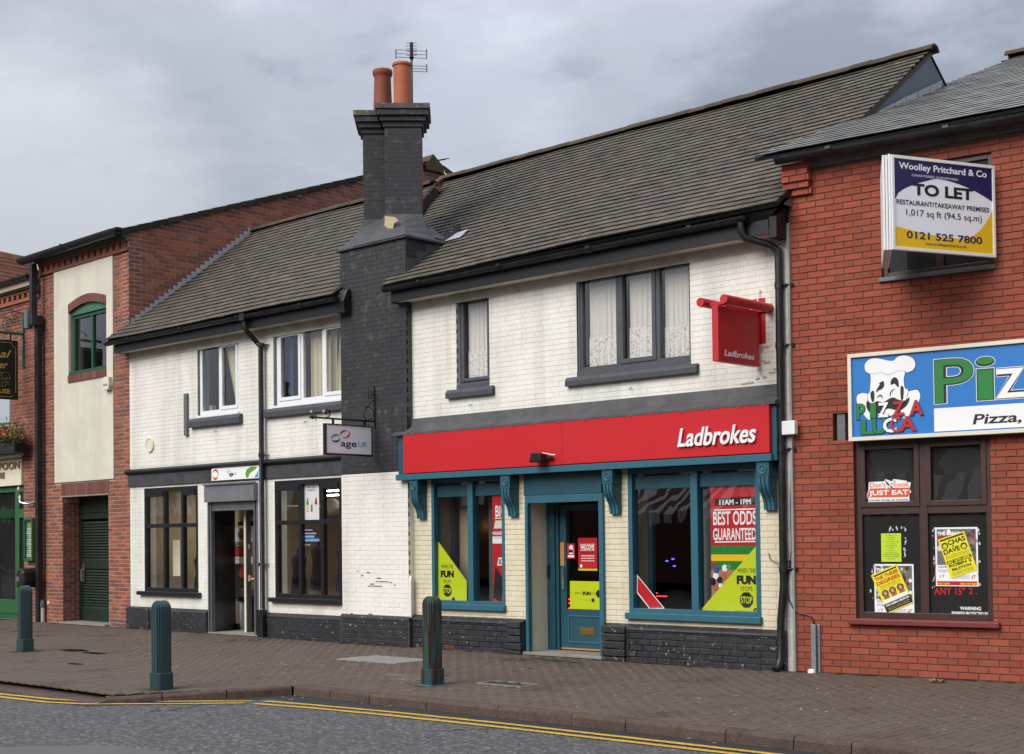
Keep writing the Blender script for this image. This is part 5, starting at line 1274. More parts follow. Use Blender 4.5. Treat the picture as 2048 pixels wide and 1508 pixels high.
# ------------------------------------------------------------------ the pub (left)
def pub():
    root=thing('pub_building','brown-red brick pub with green woodwork, dentil eaves and a tall side gable','building',P,(-2.0,0,0)); root['_frm']='P'
    fr=P; UL=fr.U(83,900); XL=-9.0
    ed=fr.Z(171,508); zE=7.72
    pn=(fr.U(110.5,760),fr.U(228.3,760),fr.Z(170,965),fr.Z(170,520))
    wn=(fr.U(140,680),fr.U(214,680),fr.Z(176,743),fr.Z(176,617))
    dr=(fr.U(125.5,1100),fr.U(217.5,1100),-.06,fr.Z(171,991))
    # left wing openings
    bay=(XL,fr.U(47,1100),-.05,fr.Z(24,972)); up=(XL,fr.U(22,650),fr.Z(11,705)-.3,fr.Z(11,640)+.05)
    wl=wall(root,UL,0,-.1,zE,[(wn[0],wn[1],wn[2],wn[3]+.12),dr],.004,.30,'pub_mortar'); wl2=wall(root,XL,UL-.002,-.1,6.25,[bay,(XL,fr.U(21,650),4.3,5.35)],.02,.30,'pub_mortar')
    D=MB()
    B=Bricks(root); ch=.0755
    dz0=fr.Z(171,527)
    B.add(fr,UL,0,-.05,dz0,[pn,dr,wn,(dr[0],dr[1],dr[3],dr[3]+.26)],'pub_brick',wl,ch=.078,bl=.232,j=.013,pr=.0035,c=.0015)
    bu=bay[1]
    zl=fr.Z(36,600); print('ZL',zl,fr.Z(11,645),fr.Z(11,705)); B.add(fr,XL,UL-.01,-.05,zl-.08,[(XL,bu,-.1,3.22),(XL,fr.U(21,650),4.3,5.35)],'pub_brick',wl2,ch=.078,bl=.232,j=.013,y=.016,pr=.0035,c=.0015)
    # gable wall, plane turned towards the right
    gl=MB(); pts=[(0,5.2),(0,zE+.08),(7.97,10.50),(13.5,8.6),(13.5,5.2)]
    gl.prism([(y,z) for y,z in pts],-.25,-.004,'x'); gw=gl.build('gable_wall','pub_mortar',root)
    top=lambda u: zE+.05+u*(10.45-zE)/7.97 if u<7.97 else 10.45-(u-7.97)*.34
    bot=lambda u: 5.75+max(0,u-.1)*.79 if u<3 else 7.9
    B.add(PG,0,13,5.55,10.5,[],'pub_brick',gw,ch=.083,bl=.262,j=.013,y=-.0,pr=.0035,c=.0015,top=top,bot=lambda u:bot(u)-.25,turn=1)
    B.finish(300)
    # verge, bargeboard and roof
    pr=MB(); rz=zE+.02
    roof(root,(UL-.15,-.28,zE-.02),(.06,-.28,zE-.02),(.06,7.97,10.58),(UL-.15,7.97,10.58),.30,.30,'pub_roof',seed=2,th=.02,n_ind=120,part='roof')
    MB().poly([(UL-.1,7.97,10.5),(.05,7.97,10.5),(.05,13.6,8.5),(UL-.1,13.6,8.5)][::-1]).build('back_roof','pub_roof',root)
    for k in range(24):
        y0=-.2+k*.345; y1=y0+.343; z0=zE+.05+y0*(10.50-zE)/7.97; sl=(10.50-zE)/7.97*.335
        MB().poly([(.075,y0,z0-.03),(.075,y1,z0+sl-.03),(.075,y1,z0+sl+.065),(.075,y0,z0+.07)]).quad((.075,y0,z0+.07),(.075,y1,z0+sl+.065),(-.1,y1,z0+sl+.085),(-.1,y0,z0+.09)).quad((.075,y0,z0-.03),(-.02,y0,z0-.03),(-.02,y1,z0+sl-.03),(.075,y1,z0+sl-.03)).build('verge_tile','pub_roof',root)
    for k in range(10):
        y0=8.0+k*.33; z0=10.56-(y0-7.97)*.34; MB().poly([(.075,y0,z0-.06),(.075,y0+.32,z0-.17),(.075,y0+.32,z0-.02),(.075,y0,z0+.10)]).quad((.075,y0,z0+.10),(.075,y0+.32,z0-.02),(-.1,y0+.32,z0),(-.1,y0,z0+.12)).build('verge_tile','ridge_tile',root)
    MB().prism([(7.75,10.48),(7.97,10.75),(8.3,10.50),(8.3,10.35),(7.75,10.35)],-.3,.09,'x').build('ridge_tile','ridge_tile',root)
    # stepped lead flashing down the gable
    n=27
    for i in range(n):
        y0=.02+i*.106; z0=5.80+(y0+.0)*.795; MB().poly([(.022,y0,z0-.12),(.022,y0+.112,z0-.03),(.022,y0+.112,z0+.235),(.022,y0,z0+.235)]).build('lead_flashing','lead',root)
    # eaves: dentils, green board, gutter
    b=MB(); b.box(UL-.02,0.012,-.05,.0,dz0,dz0+.072); de=b.build('string_course','pub_brick',root,bevel=.003)
    n=int((0-UL)/.25)
    for i in range(n+1): MB().cbox(UL+i*.25,UL+i*.25+.125,-.05,0,dz0+.076,dz0+.19,.003).build('dentil_brick','pub_brick',de)
    MB().box(UL-.02,.012,-.06,0,dz0+.192,dz0+.262).build('string_course','pub_brick',root,bevel=.003)
    mbox('fascia_board','green_fascia',root,UL-.05,-.02,-.13,-.0,dz0+.264,dz0+.43)
    mbox('soffit','fascia_black',root,UL-.05,-.02,-.25,-.132,dz0+.40,dz0+.44)
    gutter(root,(UL-.32,-.29,zE+.03),(-.0,-.29,zE+.03),.12,'gutter_black',joint=9)
    # rendered panel
    MB().box(pn[0],pn[1],-.025,.004,dr[3]+.30,wn[2]-.17).box(pn[0],wn[0]-.02,-.025,.004,wn[2]-.17,pn[3]).box(wn[1]+.02,pn[1],-.025,.004,wn[2]-.17,pn[3]).box(wn[0]-.02,wn[1]+.02,-.025,.004,wn[3]+.26,pn[3]).build('render_panel','render_cream',root)
    # arch of bricks over the window, brick sill
    def arch(f): return wn[3]+.02+.13*math.sin(PI*f)
    n=17
    for i in range(n):
        f0,f1=i/n,(i+1)/n; a=wn[0]-.02+(wn[1]-wn[0]+.04)*f0; b_=wn[0]-.02+(wn[1]-wn[0]+.04)*f1
        MB().prism([(a+.004,arch(f0)-.02),(b_-.004,arch(f1)-.02),(b_-.004,arch(f1)+.15),(a+.004,arch(f0)+.15)],-.035,.05).build('brick','soldier_brick',root)
        MB().box(a+.004,b_-.004,-.05,.05,wn[2]-.17,wn[2]-.02).build('brick','soldier_brick',root)
    MB().prism([(wn[0]-.02,arch(i/12)-.02) if True else 0 for i in range(0)]+[(wn[0],wn[3]-.06)]+[(wn[1],wn[3]-.06)]+[(wn[0]+(wn[1]-wn[0])*(1-i/10),arch(1-i/10)-.021) for i in range(11)],.03,.08).build('arch_board','green_fascia',root)
    MB().box(wn[0]-.02,wn[1]+.02,-.024,.004,wn[3]+.15,wn[3]+.262).build('render_strip','render_cream',root)
    ww=window(root,(wn[0],wn[1],wn[2],wn[3]-.06),.07,'green_window',.075,cols=((wn[0]+wn[1])/2+.03,),bar=.07,pane='glass_up',dep=.08)
    MB().box(wn[0]-.01,wn[1]+.01,-.03,.07,wn[2]-.02,wn[2]+.045).build('sill','green_window',ww,bevel=.006)
    room(root,UL+.1,-.1,3.8,6.5,.31,2,'interior_grey')
    # soldier lintel and recessed louvred door
    n=14
    for i in range(n):
        a=dr[0]-.02+(dr[1]-dr[0]+.05)*i/n; MB().box(a+.003,a+(dr[1]-dr[0]+.05)/n-.003,-.012,.03,dr[3]+.02,dr[3]+.27).build('brick','soldier_brick',root)
    mbox('lintel','concrete',root,dr[0]-.02,dr[1]+.03,-.01,.03,dr[3]-.01,dr[3]+.018)
    D=.40; dm=MB(); dm.quad((dr[0],.30,-.05),(dr[0],D,-.05),(dr[0],D,dr[3]),(dr[0],.30,dr[3])); dm.quad((dr[1],D,-.05),(dr[1],.3,-.05),(dr[1],.3,dr[3]),(dr[1],D,dr[3])); dm.quad((dr[0],.1,dr[3]),(dr[0],D,dr[3]),(dr[1],D,dr[3]),(dr[1],.1,dr[3])); rv=dm.build('door_recess','pub_mortar',root)
    for k in range(34):
        z=-.05+k*.0755
        if z>dr[3]-.05: break
        y=.0-(k%2)*.11
        while y<D:
            a,b_=max(y,.01),min(y+.215,D)
            if b_-a>.02: MB().box(dr[0],dr[0]+.006,a+.005,b_-.005,z+.005,z+.07).build('brick','pub_brick',rv)
            y+=.225
    MB().box(dr[0],dr[1],-.1,D+.1,-.10,.03).build('door_step','concrete',root)
    jx=fr.U(154,1100,D); mbox('door_jamb','green_dark',root,dr[0]+.01,jx+.06,D-.03,D+.05,.03,dr[3]); 
    dz=dr[3]-.35; door=MB(); a,b_=jx+.062,dr[1]; door.box(a,a+.16,D-.02,D+.03,.03,dz); door.box(a+.16,b_,D-.02,D+.03,.03,.30); door.box(a+.16,b_,D-.02,D+.03,dz-.12,dz); door.box(a+.16,b_,D-.02,D+.03,1.12,1.30); door.box(a,b_,D-.02,D+.03,dz+.01,dr[3])
    dd=door.build('door','green_dark',root,bevel=.004)
    for z0,z1 in ((.30,1.12),(1.30,dz-.12)):
        k=int((z1-z0)/.058)
        for i in range(k): MB().poly([(a+.16,D-.012,z0+i*.058),(b_,D-.012,z0+i*.058),(b_,D+.02,z0+i*.058+.05),(a+.16,D+.02,z0+i*.058+.05)]).box(a+.16,b_,D-.014,D-.008,z0+i*.058,z0+i*.058+.008).build('louvre_slat','green_dark',dd)
    hx,hz=fr.px(165,1150,D-.05); MB().tube([(hx,D-.02,hz+.12),(hx,D-.08,hz+.12),(hx,D-.08,hz-.12),(hx,D-.02,hz-.12)],.014,8).box(hx-.035,hx+.035,D-.03,D-.02,hz-.14,hz+.24).build('handle','steel',dd,smooth=False)
    u,z=fr.px(147,1107,.3); MB().box(u-.05,u+.07,.22,.34,z-.07,z+.05).build('entry_light','pipe_grey',root,bevel=.01)
    # downpipes
    x=fr.U(80,900,-.1); dp=MB(); dp.box(x-.07,x+.06,-.19,-.06,.0,6.35); dp.box(x-.07,x+.05,-.30,-.17,6.35,7.6); dp.build('downpipe','gutter_black',root,bevel=.015)
    mbox('hopper_head','gutter_black',root,x-.12,x+.1,-.32,-.05,6.28,6.5,bevel=.02); u=fr.U(67,550,-.15); MB().lathe([(0,-.22),(.09,-.2),(.09,.2),(0,.22)],(u-.05,-.25,6.45),10).build('valley_cowl','pipe_grey',root,smooth=True)
    u=fr.U(87,1225,-.05); MB().lathe([(.055,-.05),(.055,.3)],(u,-.08,0),12).lathe([(.06,.3),(.062,.42),(.045,.46),(0,.46)],(u,-.08,0),12,0,1).build('soil_pipe_stub',['cream_paint','pipe_grey'],root,smooth=True)
    u,z=fr.px(97,1205,-.01); mbox('wall_tag','cream_paint',root,u-.04,u+.04,-.02,-.0,z-.035,z+.035)
    # left wing eaves
    zl=fr.Z(36,600); b=MB().box(XL,UL-.08,-.03,.02,zl-.08,zl-.005).build('string_course','pub_brick',root)
    for i in range(int((UL-.1-XL)/.25)): 
        a=XL+i*.25; MB().cbox(a,a+.125,-.035,.02,zl-.004,zl+.10,.003).build('dentil_brick','pub_brick',b)
    mbox('string_course','pub_brick',root,XL,UL-.08,-.04,.02,zl+.102,zl+.17); mbox('fascia_board','green_fascia',root,XL,UL-.1,-.10,.02,zl+.172,zl+.32); gutter(root,(XL,-.22,zl+.40),(UL-.12,-.22,zl+.40),.075,'gutter_black',joint=9)
    mbox('roof_edge','pub_roof',root,XL,UL-.1,-.16,.2,zl+.40,zl+.46)
    roof(root,(XL,-.15,zl+.44),(UL-.1,-.15,zl+.44),(UL-.1,5,zl+2.0),(XL,5,zl+2.0),.30,.30,'pub_roof',seed=9,th=.02,n_ind=0)
    MB().box(XL,UL-.1,-.15,5,zl+.2,zl+.42).build('wing_block','pub_mortar',root)
    # brick pier at the end of the wing
    # shop bay: cream name board, green folding doors
    b0=fr.U(45.5,940); zt=fr.Z(22,925)
    MB().box(XL,b0,-.04,.02,fr.Z(22,972),fr.Z(22,917)).build('name_board','cream_paint',root,bevel=.01)
    nb=[o for o in root.children if o.name.startswith('name_board')][0]
    text('WETHERSPOON',fr.U(44,930)-2.62,fr.U(44,930),fr.Z(24,939),fr.Z(24,924),-.041,'gold_dark',nb,bold=.03,depth=.02); 
    MB().tube([(XL,-.16,fr.Z(20,911,-.16)),(fr.U(42,908,-.16),-.16,fr.Z(20,911,-.16))],.055,12).build('strip_lamp_cover','cream_paint',root,smooth=True)
    text('FREE HOUSE',fr.U(13.5,945)-1.25,fr.U(13.5,945),fr.Z(8,957),fr.Z(8,945),-.041,'gold_dark',nb,bold=.03,depth=.02)
    z1=fr.Z(22,974); b=MB(); b1=fr.U(47,1100)
    wz=window(root,(XL,b1,.0,z1-.0),.06,'green_gloss',.11,cols=[fr.U(29,1100)-.0,fr.U(29,1100)-1.1],rows=(fr.Z(30,1027),),bar=.20,pane='glass_dark',dep=.10)
    MB().box(XL,b1-.1,.04,.12,.11,.42).build('bottom_panel','green_gloss',wz,bevel=.006)
    room(root,XL,UL-.1,-.02,3.1,.31,4,'interior_dark','interior_floor')
    # upper window behind the hanging sign
    window(root,(XL,fr.U(21,650),4.3,5.35),.06,'green_gloss',.07,pane='glass_up')
    # far roof rising behind, its slope faces the shops
    bb=MB(); a0=-9.5
    return root
PUB=pub()
def far_roof():
    # a long tiled roof standing back to the left of the pub gable
    r0=ray(0,514); r1=ray(66,527)
    t=thing('far_tiled_building','brown tiled roof of a building standing back beyond the pub','building',base=(-36,9,0)); ORG[t.name]=(-36,9,0); t['_frm']='F'
    def at(x,y,Y): r=ray(x,y); k=(Y-CAM.y)/r.y; return CAM+r*k
    # skyline runs down to the right: ridge line going away from the street
    a=at(-60,503,6.0); b=at(70,529,9.0)
    p0=a; p1=b; low=Vector((4.5,-1.0,-3.2))
    q=[p0+low,p1+low*1.0,p1,p0]
    roof(t,tuple(q[1]),tuple(q[0]),tuple(q[3]),tuple(q[2]),.30,.3,'far_roof',seed=12,n_ind=0,th=.02)
    m=MB(); m.poly([tuple(x) for x in (q[0]-Vector((0,0,.1)),q[1]-Vector((0,0,.1)),Vector((q[1].x,q[1].y,0)),Vector((q[0].x,q[0].y,0)))]); m.build('wall','terrace_brick',t)
far_roof()
# ------------------------------------------------------------------ signs and things on the facades
def fascia_sign():
    fr=F; d=-.235; z0=fr.Z(1170,926.5,d)+.002; z1=fr.Z(1170,834,d)-.03; u0=fr.U(806.5,900,d); u1=fr.U(1538,850,d)
    t=thing('fascia_sign','long plain red fascia panel with white raised Ladbrokes lettering at its right end','sign',F,((u0+u1)/2,d,z0)); t['label']='long plain red shop fascia with raised white lettering at its right end'
    us=fr.U(1125,880,d); t2=MB().box(u0,us-.002,d,d+.05,z0,z1).build('panel','red_panel',t,bevel=.003); MB().box(us,u1,d,d+.05,z0,z1).build('panel','red_panel',t,bevel=.003)
    MB().box(u0-.01,u0+.02,d+.05,0-.02,z0,z1).build('panel_end','red_panel',t)
    (ta,za),(tb,zb)=fr.px(1355,889,d-.03),fr.px(1512,851,d-.03); zc=fr.Z(1433,888,d-.03); zt=fr.Z(1433,850,d-.03)
    zL=fr.Z(1433,889.5,d-.03)
    text('Ladbrokes',ta+.0,tb,zL,fr.Z(1433,851.5,d-.03),d-.015,'white_print',t,bold=.018,shear=.26,depth=.020,name='raised_letters')
    n=16
    for i in range(n):
        u=u0+.25+(u1-u0-.3)*i/(n-1)+R.uniform(-.05,.05); MB().lathe([(0,-.012),(.012,-.006),(.012,.006),(0,.012)],(u,d-.008,z1-.012),6).build('fixing','steel',t)
fascia_sign()
def flood():
    fr=F; u,z=fr.px(1085,915,-.26)
    t=thing('floodlight','small black floodlight with a white lead fixed low on the red fascia above the door','lamp',F,(u,-.25,z-.06))
    MB().prism([(u-.12,z-.07),(u+.10,z-.07),(u+.08,z+.06),(u-.08,z+.07)],-.42,-.26).build('housing','black_wood',t,bevel=.015)
    MB().box(u+.08,u+.2,-.3,-.26,z-.03,z+.01).build('bracket','black_wood',t,bevel=.005); MB().tube([(u+.05,-.33,z+.06),(u+.15,-.35,z+.045),(u+.26,-.32,z+.02)],.007,6).lathe([(0,-.02),(.02,0),(0,.02)],(u+.27,-.32,z+.02),8).build('sensor_lead','white_paint',t)
flood()
def proj_red():
    fr=F; u,zt=fr.px(1517,602); zb=fr.Z(1517,692)
    t=thing('projecting_sign','red square projecting sign with two red lamp tubes on top, white lettering','hanging sign',F,(u,0,0),rz=PI/2)
    # local x runs into the wall (0 at the wall face), y<0 faces right
    za=fr.Z(1518,602); zz=fr.Z(1518,688)
    MB().box(-.012,-.001,-.10,.10,zz,za+.03).build('wall_plate','red_metal',t,bevel=.002)
    def L(x,y):   # pixel -> (x,z) on the sign plane X=u
        r=ray(x,y); k=(fr.W(u,0,0).x-CAM.x)/r.x; p=CAM+r*k; return p.y,p.z
    (xo,zbo),(xi,zto)=L(1431,722),L(1512,632); x0=xo; x1=xi; z0=L(1431,722.0)[1]; z1=L(1470,620)[1]
    th=.045
    MB().box(x0,x1,-th,th,z0,z1).build('panel','red_metal',t,bevel=.004)
    xa=L(1443,712)[0]; xb=L(1502,722)[0]; za_=L(1443,712)[1]; zb_=L(1443,699.5)[1]
    text('Ladbrokes',xa,xb,za_,zb_,-th-.001,'white_print',t,bold=.012,shear=.15,depth=.003,name='lettering')
    MB().box(x0+.2,x1+.30,-.03,.03,z1,z1+.035).build('top_bar','red_metal',t)
    MB().box(x1,0-.012,-.03,.03,z1-.28,z1-.24).box(-.2,-.013,-.035,.035,z1-.35,z1-.05).build('arm','red_metal',t,bevel=.004)
    for s in (-1,1): MB().tube([(x0-.06,s*.17,z1+.06),(x1+.30,s*.17,z1+.06)],.055,14).build('lamp_tube','red_metal',t,smooth=True)
    for x in (x0+.1,x1+.05): MB().box(x-.04,x+.04,-.22,.22,z1+.02,z1+.06).build('cross_bracket','red_metal',t,bevel=.004)
    MB().tube([(-.0,-.02,za+.12),(-.05,-.03,za+.08),(-.10,-.05,za-.02),(-.14,-.05,za-.06)],.008,6).build('wire_loop','cream_paint',t)
proj_red()
def ribbon(t,cx,cz,s,y,slope=0.):
    """looped ribbon mark: four coloured swashes crossing in a figure of eight"""
    def arc(pts,mat,w0,w1):
        b=MB(); n=len(pts)-1
        for i in range(n):
            f0,f1=i/n,(i+1)/n; (xa,za),(xb,zb)=pts[i],pts[i+1]
            k0=w0+(w1-w0)*math.sin(PI*f0)*1.0; k1=w0+(w1-w0)*math.sin(PI*f1)
            dx,dz=xb-xa,zb-za; l=math.hypot(dx,dz) or 1; nx,nz=-dz/l,dx/l
            b.quad((cx+s*(xa-nx*k0),y,cz+s*(za-nz*k0)),(cx+s*(xb-nx*k1),y,cz+s*(zb-nz*k1)),(cx+s*(xb+nx*k1),y,cz+s*(zb+nz*k1)),(cx+s*(xa+nx*k0),y,cz+s*(za+nz*k0)))
        b.build('ribbon_mark',mat,t)
    E=lambda ox,oz,a,b,t0,t1,rot:[(ox+a*math.cos(q)*math.cos(rot)-b*math.sin(q)*math.sin(rot),oz+a*math.cos(q)*math.sin(rot)+b*math.sin(q)*math.cos(rot)) for q in [t0+(t1-t0)*i/14 for i in range(15)]]
    arc(E(.52,.14,.55,.30,PI*.98,PI*.30,.25),'magenta_print',.01,.085); arc(E(.52,.14,.55,.30,PI*.28,-PI*.75,.25),'orange_print',.01,.085)
    arc(E(-.50,-.22,.48,.26,PI*.15,PI*1.02,.2),'leaf_green_print',.01,.095); arc(E(-.50,-.22,.48,.30,PI*1.04,PI*1.95,.2),'blue_print',.01,.095)
def age_sign():
    fr=F; u=fr.U(750,820,-.12); Y0=-.12
    t=thing('hanging_sign','white hanging sign with a coloured ribbon emblem on a black scrolled iron bracket','hanging sign',F,(u,Y0,0),rz=PI/2); 
    def L(x,y): r=ray(x,y); k=(fr.W(u,0,0).x-CAM.x)/r.x; p=CAM+r*k; return p.y-Y0,p.z
    za=L(749.5,772)[1]; zb=L(751,857)[1]
    MB().box(-.02,-.002,-.012,.012,zb,za).build('wall_bar','black_wood',t)
    xa,z0=L(648.5,909.5); xb,z1=L(742.5,852.5); xa2,z2=L(652.5,847); x0=xa; x1=xb; z1=(z1+z2)/2
    m=MB(); f=.03
    m.box(x0,x1,-.03,.03,z0,z0+f);m.box(x0,x1,-.03,.03,z1-f*.6,z1);m.box(x0,x0+f,-.03,.03,z0+f,z1-f*.6);m.box(x1-f*.6,x1,-.03,.03,z0+f,z1-f*.6); m.build('frame','black_wood',t,bevel=.003)
    MB().box(x0+f,x1-f*.6,-.018,.018,z0+f,z1-f*.6).build('panel','sign_white',t)
    y=-.0195; (ga,gz)=L(680,898); (gb,gz2)=L(711.5,881.5)
    text('age',ga,gb,L(695,898)[1],L(695,884.5)[1],y,'purple_print',t,bold=.012,depth=.001); text('UK',L(715,890)[0],L(733,890)[0],L(724,894)[1],L(724,884)[1],y,'sky_print',t,bold=.005,depth=.001)
    cx,cz=L(679,871.5); ribbon(t,cx,cz,.18,y-.001)
    za2=L(750,845)[1]; MB().box(x0-.14,-.02,-.01,.01,za2-.0,za2+.028).build('arm','black_wood',t)
    MB().prism([(x0-.30,za2+.014),(x0-.22,za2+.045),(x0-.15,za2+.014),(x0-.22,za2-.017)],-.01,.01).build('finial','black_wood',t)
    MB().prism([(x0-.17,za2+.05),(x0-.13,za2+.02),(x0-.17,za2-.03),(x0-.155,za2+.01)],-.01,.01).build('finial','black_wood',t)
    for x in (x0+.18,x1-.14): MB().box(x-.02,x+.02,-.008,.008,z1,za2).build('hanger','black_wood',t)
    def spiral(cx,cz,r,turns,st,sgn,r1=.02):
        return [(cx+(r1+(r-r1)*(1-i/26))*math.cos(st+sgn*turns*2*PI*i/26),0,cz+(r1+(r-r1)*(1-i/26))*math.sin(st+sgn*turns*2*PI*i/26)) for i in range(27)]
    MB().tube(spiral(x0+.06,za2+.10,.075,1.1,-PI*.6,1),.010,6).build('scroll','black_wood',t)
    MB().tube(spiral(-.13,za2+.13,.115,1.0,-PI*.5,-1,.09),.007,6).build('scroll','black_wood',t); MB().tube(spiral(-.09,za2+.42,.075,1.4,-PI*.1,1),.009,6).build('scroll','black_wood',t); MB().tube([(-.2,0,za2+.22),(-.10,0,za2+.30),(-.03,0,za2+.36)],.007,6).build('scroll','black_wood',t)
age_sign()
def age_board():
    fr=F; (u0,z0),(u1,z1)=fr.px(423,961,-.06),fr.px(518,932,-.06); z1=fr.Z(470,934,-.06); z0=fr.Z(470,959,-.06)
    t=thing('door_sign','small white sign board over the grey shuttered shop doorway','sign',F,((u0+u1)/2,-.05,z0)); y=-.0605
    MB().box(u0,u1,-.06,-.036,z0,z1).build('panel','white_print',t,bevel=.002)
    w=u1-u0; h=z1-z0
    text('age',u0+w*.38,u0+w*.47,z0+h*.2,z0+h*.55,y,'purple_print',t,bold=.03,depth=.001); text('UK',u0+w*.48,u0+w*.54,z0+h*.34,z0+h*.55,y,'sky_print',t,depth=.001); ribbon(t,u0+w*.37,z0+h*.68,.055,y-.001)
    def ring(cx,cz,a,b,t0,t1,mat,w_):
        m=MB(); n=20
        for i in range(n):
            q0,q1=t0+(t1-t0)*i/n,t0+(t1-t0)*(i+1)/n; k0=w_*math.sin(PI*i/n)+.004; k1=w_*math.sin(PI*(i+1)/n)+.004
            m.quad((cx+(a-k0)*math.cos(q0),y,cz+(b-k0)*math.sin(q0)),(cx+(a+k0)*math.cos(q0),y,cz+(b+k0)*math.sin(q0)),(cx+(a+k1)*math.cos(q1),y,cz+(b+k1)*math.sin(q1)),(cx+(a-k1)*math.cos(q1),y,cz+(b-k1)*math.sin(q1)))
        m.build('printed_swash',mat,t)
    ring(u0+.12,z0+h*.5,.085,h*.36,PI*.9,-PI*.1,'magenta_print',.012); ring(u0+.12,z0+h*.5,.085,h*.36,-PI*.1,-PI*.9,'orange_print',.02)
    m=MB(); m.poly([(u0+w*x,y,z0+h*z) for x,z in ((.74,.08),(.72,.4),(.75,.75),(.84,.95),(.97,.9),(.93,.72),(.86,.55),(.80,.35),(.78,.1))]); m.build('printed_swash','leaf_green_print',t)
    m=MB(); m.poly([(u0+w*x,y-.0003,z0+h*z) for x,z in ((.9,.06),(.985,.06),(.985,.6),(.95,.35))]); m.build('printed_swash','sky_print',t)
age_board()
def to_let():
    u=G.U(1988,332,-.10); base=G.W(u,-.10,0); zA=G.Z(1988,332,-.10); zB=G.Z(1991,515.6,-.10); L=1.40
    t=thing('to_let_board','large white framed estate agent to let board over the upstairs window','sign board',base=(base.x,base.y,0),rz=math.radians(90-25)); ORG[t.name]=(0,0,0)
    # local x: -L (street end) .. 0 (wall end), y<0 faces the viewer
    def face(root,x0,x1,y,wm):
        m=MB(); f=.035; m.box(x0,x1,y-.012,y+.03,zB,zB+f);m.box(x0,x1,y-.012,y+.03,zA-f,zA);m.box(x0,x0+f,y-.012,y+.03,zB+f,zA-f);m.box(x1-f,x1,y-.012,y+.03,zB+f,zA-f); m.build('frame','white_paint',root,bevel=.003)
        MB().box(x0+f,x1-f,y,y+.02,zB+f,zA-f).build('panel',wm,root)
    face(t,-L,0,0,'sign_white'); f=.035; x0,x1,z0,z1=-L+f,-f,zB+f,zA-f; W_,H=x1-x0,z1-z0; y=-.0015
    def PX(a,b): return (x0+W_*a,z0+H*b)
    # purple top with the white oval sweep, orange foot
    top=[(0,1),(1,1)]; n=24
    def ov(x): return .735+.0*x  # helper
    up=[]; 
    for i in range(n+1):
        a=i/n; b=.52+.295*min(1,(a/.42))**.5 if a<.42 else .815-.20*((a-.42)/.58)**1.9
        up.append((a,b))
    m=MB()
    for i in range(n): m.quad((*[0][:0],x0+W_*up[i][0],y,z0+H*up[i][1]),(x0+W_*up[i+1][0],y,z0+H*up[i+1][1]),(x0+W_*up[i+1][0],y,z1),(x0+W_*up[i][0],y,z1))
    m.build('printed_band','navy_print',t)
    m=MB()
    for i in range(n):
        lo=lambda a: .235-.085*math.sin(PI*min(a,.62)/1.24) if a<.62 else .15+.37*((a-.62)/.38)**2.6
        a,b=i/n,(i+1)/n; m.quad((x0+W_*a,y,z0),(x0+W_*b,y,z0),(x0+W_*b,y,z0+H*lo(b)),(x0+W_*a,y,z0+H*lo(a)))
    m.build('printed_band','yellow_print',t)
    def tx(s,a0,a1,b0,b1,mat,**k): text(s,x0+W_*a0,x0+W_*a1,z0+H*b0,z0+H*b1,y-.0008,mat,t,depth=.001,**k)
    tx('Woolley Pritchard & Co',.05,.945,.865,.965,'white_print',bold=.02); tx('\u00b7CHARTERED SURVEYORS\u00b7',.17,.65,.815,.842,'grey_print',bold=.01)
    tx('TO LET',.185,.80,.605,.74,'black_print',bold=.035); tx('RESTAURANT/TAKEAWAY PREMISES',.02,.965,.485,.54,'black_print',bold=.012); tx('1,017 sq ft (94.5 sq.m)',.115,.885,.345,.44,'black_print',bold=.0)
    tx('0121 525 7800',.115,.885,.105,.19,'navy_print',bold=.02); tx('www.woolleypritchard.co.uk',.30,.72,.035,.08,'navy_print')
    # the hidden leg of the V and the stacked spare boards behind it
    P0=Vector((base.x,base.y,0))-L*Vector((math.sin(math.radians(25)),math.cos(math.radians(25)),0))
    for i,(yaw,ln,off) in enumerate(((-29.3,1.1,.0),(-29.3,1.08,.03),(-29.3,1.06,.06))):
        b=MB(); dx,dy=math.sin(math.radians(yaw)),math.cos(math.radians(yaw)); n_=Vector((-dy,dx,0))
        p=P0+n_*(.01+off); q=p+Vector((dx,dy,0))*ln; n2=n_*.024
        iv=Matrix.Rotation(-math.radians(65),4,'Z')
        def lc(v,z): w=iv@(v-Vector((base.x,base.y,0))); return (w.x,w.y,z)
        a=[lc(p,zB+i*.0),lc(q,zB),lc(q+n2,zB),lc(p+n2,zB)]; c=[(x_,y_,zA+(.0 if i else .01)) for x_,y_,_ in a]
        for k in range(4): l=(k+1)%4; b.quad(a[k],a[l],c[l],c[k])
        b.poly(c); b.poly(a[::-1]); b.build('spare_board','white_paint',t,bevel=.002)
to_let()
